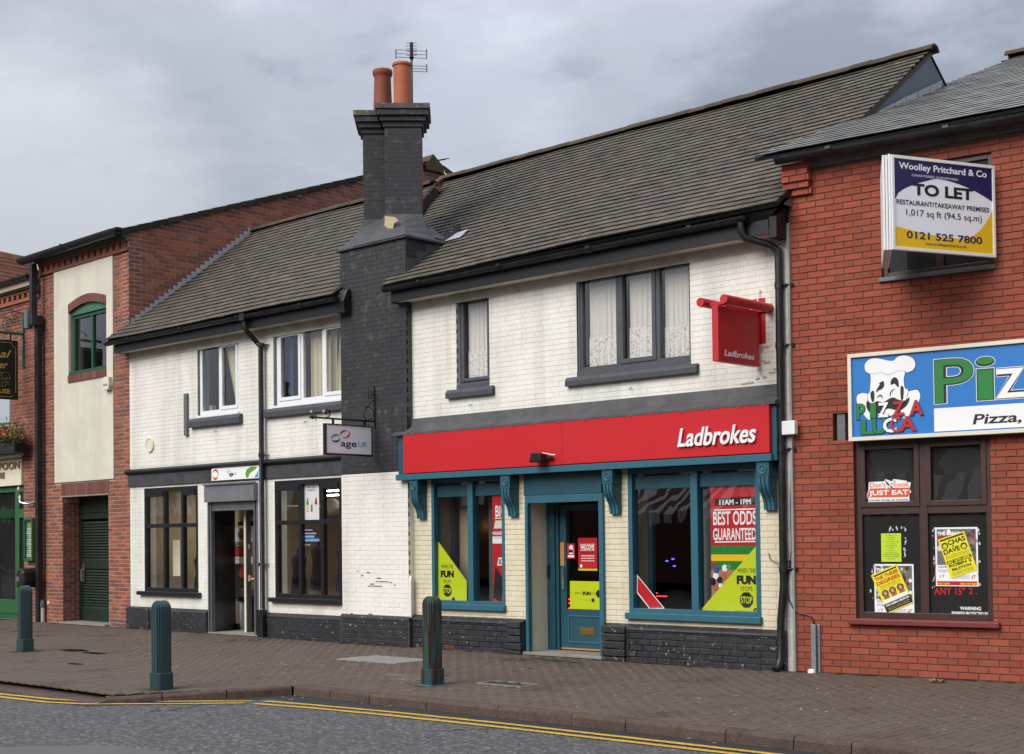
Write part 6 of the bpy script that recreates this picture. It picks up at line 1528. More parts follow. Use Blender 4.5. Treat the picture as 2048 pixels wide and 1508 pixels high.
def pizza_board():
    fr=G; d=-.12; u0=fr.U(1697.5,800,d); u1=7.0-.8; z1=fr.Z(1697.5,711,d); z0=fr.Z(1701,884,d)
    z1b=fr.Z(2048,676,d); z1=(z1+z1b)/2; z0=(z0+fr.Z(2048,863.8,d))/2
    t=thing('shop_sign','blue pizza takeaway sign with a moustached chef in a tall white hat','sign',G,(u0+1,d,z0))
    f=.045; m=MB(); m.box(u0,u1,d-.03,d+.10,z0,z0+f);m.box(u0,u1,d-.03,d+.10,z1-f,z1);m.box(u0,u0+f,d-.03,d+.10,z0+f,z1-f);m.box(u1-f,u1,d-.03,d+.10,z0+f,z1-f); m.build('frame','cream_paint',t,bevel=.004)
    MB().box(u0+f,u1-f,d,d+.09,z0+f,z1-f).build('panel','blue_board',t)
    # picture coordinates measured on the sign face: pixel -> (u,z)
    K=[0]
    def Q(x,y): return fr.px(1640+x/4.713,640+y/4.713,d)
    def shp(pts,mat,lay,name='printed_shape',sm=True):
        pp=[Q(*p) for p in pts]
        if sm:   # Catmull-Rom rounding
            o=[]; n=len(pp)
            for i in range(n):
                p0,p1,p2,p3=pp[i-1],pp[i],pp[(i+1)%n],pp[(i+2)%n]
                for k in range(4):
                    s=k/4; o.append(tuple(.5*((2*p1[j])+(-p0[j]+p2[j])*s+(2*p0[j]-5*p1[j]+4*p2[j]-p3[j])*s*s+(-p0[j]+3*p1[j]-3*p2[j]+p3[j])*s**3) for j in (0,1)))
            pp=o
        y=d-.0012*lay; MB().prism(pp,y,y+.0008).build(name,mat,t)
    def both(pts,mat,lay,out='black_print',g=1.03,sm=True):
        cx=sum(p[0] for p in pts)/len(pts); cy=sum(p[1] for p in pts)/len(pts); k=4
        shp([(cx+(x-cx)*(1+2*k/ (max(abs(p[0]-cx) for p in pts)*2)),cy+(y-cy)*(1+2*k/(max(abs(p[1]-cy) for p in pts)*2))) for x,y in pts],out,lay,sm=sm); shp(pts,mat,lay+1,sm=sm)
    both([(350,715),(395,690),(450,700),(470,760),(440,800),(500,870),(470,940),(420,900),(385,830),(350,780)],'white_print',1)
    both([(800,690),(850,670),(920,660),(945,720),(920,790),(880,850),(850,900),(790,930),(760,860),(790,800)],'white_print',1)
    both([(470,680),(480,560),(500,470),(780,460),(790,560),(800,640),(830,660),(815,740),(780,830),(700,890),(600,910),(520,870),(480,800),(450,740),(455,690)],'white_print',3)
    both([(430,480),(425,420),(470,370),(540,362),(620,378),(690,385),(740,345),(810,335),(880,365),(900,420),(880,470),(820,495),(800,480),(730,480),(690,500),(640,515),(600,500),(570,490),(530,505),(470,505)],'white_print',5)
    shp([(530,680),(545,640),(565,610),(560,595),(600,577),(605,620),(585,650),(560,660)],'black_print',7); shp([(670,610),(672,570),(700,540),(735,560),(745,620),(735,632),(705,600)],'black_print',7)
    shp([(448,760),(440,820),(480,880),(560,880),(625,840),(660,835),(750,850),(820,800),(845,730),(800,760),(740,750),(690,730),(640,750),(600,775),(540,765),(490,790)],'black_print',7)
    shp([(478,690),(510,670),(512,760),(490,765)],'black_print',7); shp([(762,630),(790,640),(785,740),(765,745)],'black_print',7)
    for a in ([(535,735),(555,712),(578,705),(594,735),(588,737),(574,718),(556,722)],[(660,715),(665,680),(688,655),(712,650),(690,662),(672,690),(666,718)]): shp(a,'black_print',7)
    cols=['green_print','green_print','white_print','red_print','red_print']
    for s,xs,y0,y1 in (('PIZZA',[(350,425),(480,530),(552,650),(690,800),(850,975)],[940,925,920,905,900],[790,785,775,765,755]),('LUCA',[(392,520),(500,625),(600,725),(750,910)],[1080,1075,1065,1050],[945,925,920,905])):
        cl=cols if s=='PIZZA' else ['green_print','green_print','white_print','red_print']
        for i,chh in enumerate(s):
            a=Q(xs[i][0],y0[i]); b=Q(xs[i][1],y1[i]); L_=10+i*2
            text(chh,a[0]-.006,b[0]+.006,a[1]-.006,b[1]+.006,d-.0012*L_,'black_print',t,bold=.045,depth=.0006,name='letter'); text(chh,a[0],b[0],a[1],b[1],d-.0012*(L_+1),cl[i],t,bold=.03,depth=.0006,name='letter')
    # C of the second word in red behind the A
    a=Q(670,1065);b=Q(760,900); text('C',a[0],b[0],a[1],b[1],d-.0012*15,'red_print',t,bold=.03,depth=.0006,name='letter')
    # big word
    lets=[('P',1088,1440,785,352,'green_print'),('i',1478,1640,755,345,'green_print'),('z',1660,1925,742,445,'white_print')]
    for chh,xa,xb,ya,yb,mt in lets:
        xm=(xa+xb)/2; a=Q(xa,ya); b=Q(xb,yb)
        for k,(mm,g,bo) in enumerate((('white_print',.016,.035),('black_print',.009,.025),(mt,0,.0))):
            text(chh,a[0]-g,b[0]+g,a[1]-g,b[1]+g,d-.0012*(k+2),mm,t,bold=bo,depth=.0006,name='letter')
    a=Q(1660,742); b=Q(1925,445); w=b[0]-a[0]
    for i,(chh,ww) in enumerate((('z',1.0),('a',1.0))): 
        x=a[0]+(i+1)*w*1.08; text(chh,x,x+w,a[1],b[1],d-.0036,'red_print',t,bold=.05,depth=.0006,name='letter')
    c=Q(1078,1052); e=Q(1078,835); MB().box(c[0],u1-.2,d-.0012,d-.0004,(c[1]),(e[1])).build('printed_strip','white_print',t)
    a=Q(1440,985); b=Q(1900,862); text('Pizza,',a[0],b[0],a[1]-.02,b[1],d-.0024,'black_print',t,bold=.02,shear=.15,depth=.0006)
pizza_board()
def pub_sign():
    fr=P; u=fr.U(47,685,.0)
    t=thing('pub_hanging_sign','black pub hanging sign with gold script and crest on a green bracket','hanging sign',P,(u,0,0),rz=P.a+PI/2)
    def L(x,y):
        r=ray(x,y); w=fr.W(u,0,0); k=((w-CAM).dot(fr.t))/r.dot(fr.t); p=CAM+r*k; return (p-w).dot(fr.n),p.z
    x1=L(34.5,700)[0]; z1=L(33,682)[1]; z0=L(34,800)[1]; x0=x1-1.5
    MB().box(x0,x1,-.035,.035,z0,z1).build('panel','sign_green',t,bevel=.004)
    m=MB(); y=-.0365; e=.05; q=.010
    m.box(x0+e,x1-e-.1,y-.001,y,z1-e-q,z1-e); m.box(x0+e,x1-e-.1,y-.001,y,z0+e,z0+e+q); m.box(x1-e-q,x1-e,y-.001,y,z0+e+.1,z1-e-.1); m.build('gold_border','gold',t)
    for zc in (z1-e,z0+e):
        s=1 if zc==z0+e else -1; m=MB(); pts=[(x1-e-.1*math.cos(PI/2*i/6)-.0*1,zc+s*.1*math.sin(PI/2*i/6)) for i in range(7)]; pts=[(x1-e-.1+.1*(1-math.cos(PI/2*i/6)),zc+s*.1*math.sin(PI/2*i/6)) for i in range(7)]
        for i in range(6): (a,b),(c,d)=pts[i],pts[i+1]; m.quad((a,y-.0005,b),(c,y-.0005,d),(c+.008,y-.0005,d+.004),(a+.008,y-.0005,b+.004))
        m.build('gold_border','gold',t)
    a=L(0,716);b=L(22,702); k=a[0]; text('al',L(-2,710)[0],L(21,705)[0],L(10,716)[1],L(10,700)[1],y-.001,'gold',t,bold=.01,shear=.4,depth=.001); text('er',L(-3,735)[0],L(14,735)[0],L(5,737)[1],L(5,727)[1],y-.001,'gold',t,bold=.01,shear=.4,depth=.001)
    text('HOUSE',L(-25,785)[0],L(19,785)[0],L(8,787)[1],L(8,778)[1],y-.001,'gold',t,bold=.02,depth=.001)
    m=MB(); cx,cz=L(8,760); rn=random.Random(3)
    for i in range(9):
        a_=rn.random()*6.28; r=.05+.05*rn.random(); px_,pz=cx+.14*math.cos(i*.7)*rn.uniform(.4,1),cz+.10*math.sin(i*.7); m.tube([(px_+r*math.cos(q_),y-.002,pz+r*.7*math.sin(q_)) for q_ in [a_+k_*.5 for k_ in range(8)]],.006,4)
    m.build('crest','gold_dark',t)
    zb=L(33,667)[1]; MB().tube([(x0,0,zb),(-.02,0,zb)],.035,10).build('arm','green_fascia',t,smooth=True); MB().box(-.03,-.005,-.03,.03,L(47,690)[1]-.5,zb+.45).build('wall_bar','green_fascia',t)
    for x in (x1-.15,x0+.2): MB().box(x-.015,x+.015,-.01,.01,z1,zb).build('hanger','black_wood',t)
    def sp(cx,cz,r,st,sg): return [(cx+r*(1-i/30)*math.cos(st+sg*i*.36),0,cz+r*(1-i/30)*math.sin(st+sg*i*.36)) for i in range(28)]
    for c in ((-.35,zb+.2,.16,-1.5,-1),(-.75,zb+.3,.13,0,1),(-.2,zb+.32,.1,3,1)): MB().tube(sp(*c),.012,6).build('scroll','green_fascia',t)
    MB().tube([(-.02,0,zb+.45),(-.3,0,zb+.5),(-.8,0,zb+.42),(-1.3,0,zb+.1)],.012,6).build('scroll','green_fascia',t)
    MB().tube([(-.30,0,z1),(-.30,0,z0+.1),(-.02,0,z0+.05)],.008,6).build('stay','black_wood',t)
pub_sign()
def menu_board():
    fr=P; (u0,z0),(u1,z1)=fr.px(47,1122,-.08),fr.px(64,1036,-.08)
    t=thing('menu_board','narrow green framed menu board on the brick pier by the pub doors','sign',P,((u0+u1)/2,-.05,z0)); f=.05
    m=MB(); m.box(u0,u1,-.08,-.0,z0,z0+f);m.box(u0,u1,-.08,0,z1-f,z1);m.box(u0,u0+f,-.08,0,z0+f,z1-f);m.box(u1-f,u1,-.08,0,z0+f,z1-f); m.build('frame','green_gloss',t,bevel=.006)
    MB().box(u0+f,u1-f,-.04,-.02,z0+f,z1-f).build('panel','green_fascia',t)
    for i in range(9):
        z=z1-f-.08-i*(z1-z0-.2)/9; w=(u1-u0)*(.16+.08*((i*7)%3)); c=(u0+u1)/2; 
        for k in range(2): MB().box(c-w,c+w,-.0415,-.0402,z-.035*k-.014,z-.035*k).build('printed_line','gold' if i==0 else 'cream_paint',t)
menu_board()
def wall_lamp():
    fr=P; u,z=fr.px(52,1005,-.1)
    t=thing('wall_lamp','small steel wall lamp with a clear glass shade above the menu board','lamp',P,(u+.08,0,z))
    MB().tube([(u+.16,.0,z),(u+.1,-.12,z-.03),(u-.05,-.2,z),(u-.08,-.2,z+.05)],.02,8).lathe([(.05,.0),(.05,.02),(0,.02)],(u+.16,-.02,z-.02),10).build('arm','steel',t,smooth=True)
    MB().lathe([(.05,.05),(.07,.1),(.07,.30),(.05,.34)],(u-.08,-.2,z),12).build('shade','glass_shop',t,smooth=True); MB().lathe([(.02,.05),(.03,.12),(0,.18)],(u-.08,-.2,z),8).build('bulb','white_paint',t,smooth=True)
wall_lamp()
def alarm():
    fr=P; (u0,z0),(u1,z1)=fr.px(207,781,-.1),fr.px(222,752,-.1); u1=u0+.24
    t=thing('alarm_box','pale hexagonal burglar alarm box below the green upstairs window of the pub','alarm box',P,((u0+u1)/2,-.02,z0))
    c=(u0+u1)/2; h=(z1-z0)
    MB().prism([(u0,z0+.02),(u0+.03,z0),(u1-.03,z0),(u1,z0+h*.3),(u1-.03,z1),(u0+.02,z1)],-.12,-.026).build('case','cream_paint',t,bevel=.012)
    text('SE.CM',u0+.03,u1-.05,z0+h*.3,z0+h*.48,-.1215,'blue_print',t,bold=.03,depth=.001)
alarm()
def planter():
    fr=P; rn=random.Random(6); u1=fr.U(43,880,-.25); z0=fr.Z(40,905,-.25)
    t=thing('flower_trough','black window trough of leafy plants with orange flowers above the pub name board','planter',P,(u1-1.2,-.25,z0))
    MB().box(u1-3,u1-.02,-.40,-.08,z0,z0+.20).build('trough','black_wood',t,bevel=.01)
    b=MB(); fl=MB()
    for _ in range(1500):
        u=u1-rn.random()*3; a=rn.random()*6.28; l=rn.uniform(.10,.24); y=-.25+rn.gauss(0,.08); z=z0+.14+abs(rn.gauss(0,.20)); e=rn.uniform(-.5,.9)
        dx,dy,dz=math.cos(a)*l*math.cos(e),math.sin(a)*l*math.cos(e),l*math.sin(e); s=.018
        b.poly([(u,y,z),(u+dx*.5-dy/l*s,y+dy*.5+dx/l*s,z+dz*.6),(u+dx,y+dy,z+dz),(u+dx*.5+dy/l*s,y+dy*.5-dx/l*s,z+dz*.6)],rn.random())
    b.build('foliage','leaf_dark',t,kind='stuff')
    for _ in range(15):
        u=u1-.12-rn.random()*2.6; z=z0+.22+rn.random()*.22; y=-.40-rn.random()*.06; m=MB()
        for k in range(5):
            a=k*1.26+rn.random(); m.poly([(u,y,z),(u+.035*math.cos(a),y-.01,z+.035*math.sin(a)),(u+.045*math.cos(a+.6),y-.015,z+.045*math.sin(a+.6)),(u+.035*math.cos(a+1.1),y-.01,z+.035*math.sin(a+1.1))])
        m.build('flower','petal',t)
planter()
def ash_bin():
    p=gp(47,1247,-.02); fr=P; u,z=fr.px(46,1170,-.35)
    t=thing('ash_bin','small rounded black wall-mounted ash bin beside the pub doors behind the bollard','bin',P,(u,-.2,.75))
    MB().prism([(u-.17,.72),(u+.12,.72),(u+.17,.86),(u+.15,1.06),(u+.05,1.14),(u-.14,1.12),(u-.19,1.0)],-.42,-.04).build('body','black_wood',t,bevel=.04)
    MB().box(u-.16,u+.0,-.435,-.42,.86,.96).build('label_plate','steel',t); MB().box(u+.04,u+.10,-.43,-.418,1.02,1.05).build('sticker','red_print',t)
ash_bin()
def aerial():
    c=(-16.66,.50); z0=8.28+.3; t=thing('tv_aerial','black television aerial standing behind the paler chimney pot','aerial',base=(c[0]+.05,c[1]+.22,z0-.3)); ORG[t.name]=(c[0]+.05,c[1]+.22,z0-.3)
    r=ray(823,100); k=(c[1]+.35-CAM.y)/r.y; p=CAM+r*k; x,y=p.x,p.y
    def zz(py): r=ray(823,py); k=(y-CAM.y)/r.y; return (CAM+r*k).z
    tx,ty=_r2.x,_r2.y; l=math.hypot(tx,ty); tx/=l;ty/=l
    MB().tube([(x,y,z0-.3),(x,y,zz(118))],.018,8).build('mast','gutter_black',t)
    MB().box(x-.02,x+.02,y-.02,y+.02,zz(120),zz(85)).lathe([(0,-.05),(.045,0),(0,.05)],(x,y,zz(115)),10).build('boom','gutter_black',t)
    for py,w in ((86,.085),(92,.09),(98,.09),(103,.085),(108,.09),(111,.09)): MB().tube([(x-tx*w,y-ty*w,zz(py)),(x+tx*w,y+ty*w,zz(py))],.005,5).build('element','gutter_black',t)
    for zt_,zb_ in ((100.5,115),(131,142)):
        for i in range(3):
            z=zz(zt_+(zb_-zt_)*i/2); MB().tube([(x-tx*.26,y-ty*.26,z+.01),(x+tx*.25,y+ty*.25,z-.02)],.005,5).build('reflector_rod','gutter_black',t)
        for s in (-.26,.25): MB().tube([(x+tx*s,y+ty*s,zz(zt_)+.015),(x+tx*s,y+ty*s,zz(zb_)-.02)],.009,5).build('end_clip','gutter_black',t)
aerial()
# ------------------------------------------------------------------ posters and window graphics (flat print, built where they hang)
def octagon(cx,cz,r): return [(cx+r*math.cos(PI/8+k*PI/4),cz+r*math.sin(PI/8+k*PI/4)) for k in range(8)]
def flat(t,pts,y,mat,name='print',th=.001): return MB().prism(pts,y-th,y).build(name,mat,t)
def fun_text(t,fr,d,cxp,rows,y,w=1.0):
    """WHEN THE / FUN / STOPS / octagon, rows given as pixel tops and bottoms"""
    for s,xa,xb,ya,yb,bold in rows:
        text(s,fr.U(xa,(ya+yb)/2,d),fr.U(xb,(ya+yb)/2,d),fr.Z((xa+xb)/2,yb,d),fr.Z((xa+xb)/2,ya,d),y,'black_print',t,bold=bold,depth=.0008)
def posters_betting():
    fr=F; d=.068
    # left yellow triangle
    P_=lambda x,y:fr.px(x,y,d)
    t=thing('window_sticker','yellow gambling warning sticker with sloping top in the left shop window','sticker',F,(*P_(905,1205)[:1],d,P_(905,1205)[1])); 
    flat(t,[P_(876.5,1204),P_(933.5,1206.5),P_(933.5,1162),P_(876.5,1083)],d,'lime_print'); y=d-.0015
    fun_text(t,fr,d,905,[('WHEN THE',882.5,906.5,1129,1137,0),('FUN',881.5,908,1141,1155,.07),('STOPS',887,902,1159.5,1166.5,0)],y)
    c=P_(895,1181); flat(t,octagon(c[0],c[1],.10),y,'black_print'); text('STOP',c[0]-.085,c[0]+.085,c[1]-.04,c[1]+.04,y-.0012,'lime_print',t,bold=.02,depth=.0006)
    c=P_(907,1199); flat(t,octagon(c[0],c[1],.035),y,'black_print'); a=P_(883,1202); text('gambleaware.co.uk',a[0],fr.U(902,1201,d),a[1]-.008,a[1]+.012,y,'black_print',t,depth=.0006)
    # right yellow triangle
    t=thing('window_sticker','big yellow triangular gambling warning sticker in the right shop window','sticker',F,(P_(1460,1224)[0],d,P_(1460,1224)[1]))
    flat(t,[P_(1398,1224),P_(1515,1228.5),P_(1515,1089)],d,'lime_print')
    fun_text(t,fr,d,1490,[('WHEN THE',1474.5,1511,1136.5,1146,0),('FUN',1473.5,1512,1151,1169,.07),('STOPS',1481.5,1505,1173.5,1182,0)],y)
    c=P_(1493,1200); flat(t,octagon(c[0],c[1],.105),y,'black_print'); text('STOP',c[0]-.085,c[0]+.085,c[1]-.045,c[1]+.045,y-.0012,'lime_print',t,bold=.02,depth=.0006)
    c=P_(1511,1221.5); flat(t,octagon(c[0],c[1],.035),y,'black_print'); text('18',c[0]-.018,c[0]+.018,c[1]-.012,c[1]+.012,y-.0012,'lime_print',t,depth=.0006); text('gambleaware.co.uk',fr.U(1470,1222,d),fr.U(1504,1224,d),fr.Z(1488,1225.5,d),fr.Z(1488,1220.5,d),y,'black_print',t,depth=.0006)
    # best odds panel behind the glass
    d2=.088; P2=lambda x,y:fr.px(x,y,d2)
    u0,u1=P2(1421.5,1050)[0],P2(1517,1050)[0]; t=thing('window_poster','tall red and white odds poster with racing horses in the right shop window','poster',F,((u0+u1)/2,d2,P2(1460,1215)[1]))
    zz=lambda y:fr.Z(1466,y,d2); W_=u1-u0
    MB().box(u0,u1,d2,d2+.01,zz(1212),zz(970)).build('panel','red_print',t)
    y=d2-.001; flat(t,[(u0+.07,zz(1012)),(u1-.04,zz(1010)),(u1-.04,zz(994)),(u0+.07,zz(996))],y,'black_print')
    tx=lambda s,xa,xb,ya,yb,m,**k: text(s,P2(xa,1)[0] if 0 else fr.U(xa,(ya+yb)/2,d2),fr.U(xb,(ya+yb)/2,d2),zz(yb),zz(ya),y-.0012,m,t,depth=.0008,**k)
    tx('11AM - 1PM',1439,1502,998.5,1009.5,'white_print',bold=.03)
    tx('BEST ODDS',1426.5,1513,1022,1050,'white_print',bold=.02); tx('GUARANTEED',1426.5,1513,1056,1080.5,'white_print',bold=.02)
    for a in (1018.5,1083): flat(t,[(u0+.06,zz(a+2)),(u1-.03,zz(a+1.5)),(u1-.03,zz(a-1)),(u0+.06,zz(a-.5))],y,'white_print')
    b=MB(); b.box(u0,u1,d2-.002,d2,zz(1140),zz(1092)); b.build('racecourse_print','green_print',t)
    flat(t,[(u0,zz(1122)),(u1,zz(1122)),(u1,zz(1109)),(u0,zz(1109))],y-.002,'yellow_print'); flat(t,[(u0,zz(1212)),(u1,zz(1212)),(u1,zz(1140)),(u0,zz(1140))],y-.0015,'dry_leaf')
    for x,yy,m,r in ((1428,1130,'magenta_print',.05),(1434,1140,'blue_print',.06),(1450,1136,'white_print',.06),(1458,1134,'leaf_green_print',.05),(1432,1152,'white_print',.06),(1426,1163,'black_print',.07),(1440,1160,'black_print',.06),(1448,1152,'terracotta',.07),(1431,1174,'terracotta',.07),(1441,1171,'white_print',.04)):
        c=P2(x,yy); flat(t,[(c[0]+r*.8*math.cos(k*1.05+x),c[1]+r*math.sin(k*1.05+x)*.8) for k in range(6)],y-.0035,m)
    # small red slanted sticker
    t=thing('window_sticker','small slanted red and white offer sticker low in the right shop window','sticker',F,(P_(1290,1210)[0],d,P_(1290,1215)[1]))
    flat(t,[P_(1274,1149),P_(1329.5,1217),P_(1299,1217.5),P_(1274,1186)],d,'white_print'); flat(t,[P_(1275.5,1153),P_(1326.5,1215.5),P_(1300,1216),P_(1275.5,1184)],d-.0012,'red_print')
    flat(t,[P_(1280,1180),P_(1283,1180),P_(1304,1205),P_(1303,1213),P_(1299,1212),P_(1280,1189)],y-.001,'blue_print')
    def slant(s,x0,y0,x1,y1,h,m,bold=0.):
        a=P_(x0,y0);b=P_(x1,y1); v,f=text_mesh(s,bold,0,.5); mb=MB(); dx,dz=b[0]-a[0],b[1]-a[1]; l=math.hypot(dx,dz); nx,nz=-dz/l,dx/l
        mb.v=[(a[0]+dx*X+nx*h*Y,y-.002-.0006*Z,a[1]+dz*X+nz*h*Y) for X,Y,Z in v]; mb.f=f; mb.r=[0.]*len(f); mb.m=[0]*len(f); mb.build('lettering',m,t)
    slant('BET \u00a31 WIN \u00a3100,000',1279,1164,1318,1212,.035,'white_print',.02); slant('WIN UP TO',1281,1186,1300,1209,.03,'lime_paper',.02)
    # tall red poster at the right edge of the left window
    d3=.088; P3=lambda x,y:fr.px(x,y,d3); u0,u1=P3(985.5,1100)[0],P3(1010,1100)[0]+.18
    t=thing('window_poster','narrow strip of a red job vacancies poster in the left shop window','poster',F,(u0+.1,d3,P3(995,1207)[1]))
    z3=lambda y:fr.Z(995,y,d3); MB().box(u0,u1,d3,d3+.01,z3(1208),z3(990)).build('panel','red_print',t); y=d3-.001
    t3=lambda s,xa,xb,ya,yb,m,**k: text(s,fr.U(xa,(ya+yb)/2,d3),fr.U(xb,(ya+yb)/2,d3),z3(yb),z3(ya),y-.001,m,t,depth=.0008,**k)
    t3('BIG',991,1012,1011,1034,'white_print',bold=.02); flat(t,[(u0+.05,z3(1037.5)),(u1-.1,z3(1037.5)),(u1-.1,z3(1035.5)),(u0+.05,z3(1035.5))],y,'white_print')
    flat(t,[(u0+.03,z3(1057)),(u1-.1,z3(1057)),(u1-.1,z3(1041)),(u0+.06,z3(1041))],y,'cream_paint'); t3('VACANCIES',985,1006,1063,1070,'white_print',bold=.03)
    flat(t,[(u0,z3(1087)),(u0+.28,z3(1087)),(u0+.28,z3(1073)),(u0,z3(1073))],y,'white_print'); t3('WE ARE HIRING',987,1003,1075,1077,'black_print')
    flat(t,[(u0+.09,z3(1131)),(u1-.1,z3(1131)),(u1-.1,z3(1115)),(u0+.12,z3(1115))],y,'white_print'); t3('BOOK',998,1016,1118,1129,'black_print',bold=.03)
    flat(t,[(u0,z3(1195)),(u0+.16,z3(1205)),(u0+.22,z3(1160)),(u0+.05,z3(1132))],y,'black_print')
    # door stickers
    d4=.42+.048; P4=lambda x,y:fr.px(x,y,d4); y=d4-.0012
    def rect(nm,lb,cat,x0,y0,x1,y1,m):
        a=P4(x0,y0);b=P4(x1,y1); t=thing(nm,lb,cat,F,((a[0]+b[0])/2,d4,a[1])); flat(t,[(a[0],a[1]),(b[0],a[1]),(b[0],b[1]),(a[0],b[1])],d4,m); return t,a,b
    t,a,b=rect('opening_hours_poster','red welcome and opening hours notice on the teal door glass','poster',1157,1141,1194,1075.5,'red_print')
    w,h=b[0]-a[0],b[1]-a[1]; flat(t,[(a[0],a[1]),(b[0],a[1]),(b[0],a[1]+h*.055),(a[0],a[1]+h*.055)],y+.0004,'lime_print')
    T=lambda s,x0,x1,z0,z1,m,**k: text(s,a[0]+w*x0,a[0]+w*x1,a[1]+h*z0,a[1]+h*z1,y,m,t,depth=.0006,**k)
    T('WELCOME',.12,.85,.64,.79,'white_print',bold=.03); T('OPENING HOURS',.15,.85,.52,.565,'black_print',bold=.02); T('MON-FRI 08.00-22.00',.15,.85,.435,.47,'white_print',bold=.03); T('SATURDAY 08.00-22.00',.15,.85,.36,.395,'white_print',bold=.03); T('SUNDAY 09.00-22.00',.15,.85,.28,.315,'white_print',bold=.03)
    for z in (.61,.80): flat(t,[(a[0]+w*.1,a[1]+h*z),(a[0]+w*.87,a[1]+h*z),(a[0]+w*.87,a[1]+h*(z+.012)),(a[0]+w*.1,a[1]+h*(z+.012))],y,'white_print')
    c=(a[0]+w*.15,a[1]+h*.14); flat(t,octagon(c[0],c[1],w*.07),y,'white_print')
    t,a,b=rect('age_sticker','small maroon age limit sticker with a white raised hand on the door glass','sticker',1134.5,1117,1149.5,1087,'red_print'); w,h=b[0]-a[0],b[1]-a[1]
    for k,(x,z0,z1) in enumerate(((.27,.4,.82),(.40,.4,.90),(.53,.4,.92),(.66,.4,.85))): flat(t,[(a[0]+w*x,a[1]+h*z0),(a[0]+w*(x+.11),a[1]+h*z0),(a[0]+w*(x+.11),a[1]+h*z1),(a[0]+w*x,a[1]+h*z1)],y,'white_print')
    flat(t,[(a[0]+w*.27,a[1]+h*.3),(a[0]+w*.77,a[1]+h*.3),(a[0]+w*.85,a[1]+h*.6),(a[0]+w*.77,a[1]+h*.6),(a[0]+w*.27,a[1]+h*.62)],y,'white_print'); T=lambda s,x0,x1,z0,z1,m,**k: text(s,a[0]+w*x0,a[0]+w*x1,a[1]+h*z0,a[1]+h*z1,y-.001,m,t,depth=.0006,**k)
    T('18',.33,.72,.38,.56,'black_print',bold=.03); flat(t,[(a[0]+w*.1,a[1]+h*.08),(a[0]+w*.9,a[1]+h*.08),(a[0]+w*.9,a[1]+h*.22),(a[0]+w*.1,a[1]+h*.22)],y,'white_print')
    t,a,b=rect('door_sticker','wide yellow gambling warning sticker low on the teal door glass','sticker',1140.5,1219,1203,1163,'lime_print'); w,h=b[0]-a[0],b[1]-a[1]
    T=lambda s,x0,x1,z0,z1,m,**k: text(s,a[0]+w*x0,a[0]+w*x1,a[1]+h*z0,a[1]+h*z1,y,m,t,depth=.0006,**k)
    T('WHEN THE',.16,.39,.55,.61,'black_print'); T('FUN',.41,.66,.51,.64,'black_print',bold=.07); T('STOPS',.68,.84,.55,.61,'black_print'); c=(a[0]+w*.92,a[1]+h*.575); flat(t,octagon(c[0],c[1],.058),y,'black_print')
    T('gambleaware.co.uk',.38,.66,.33,.36,'black_print'); c=(a[0]+w*.73,a[1]+h*.345); flat(t,octagon(c[0],c[1],.03),y,'black_print')
posters_betting()
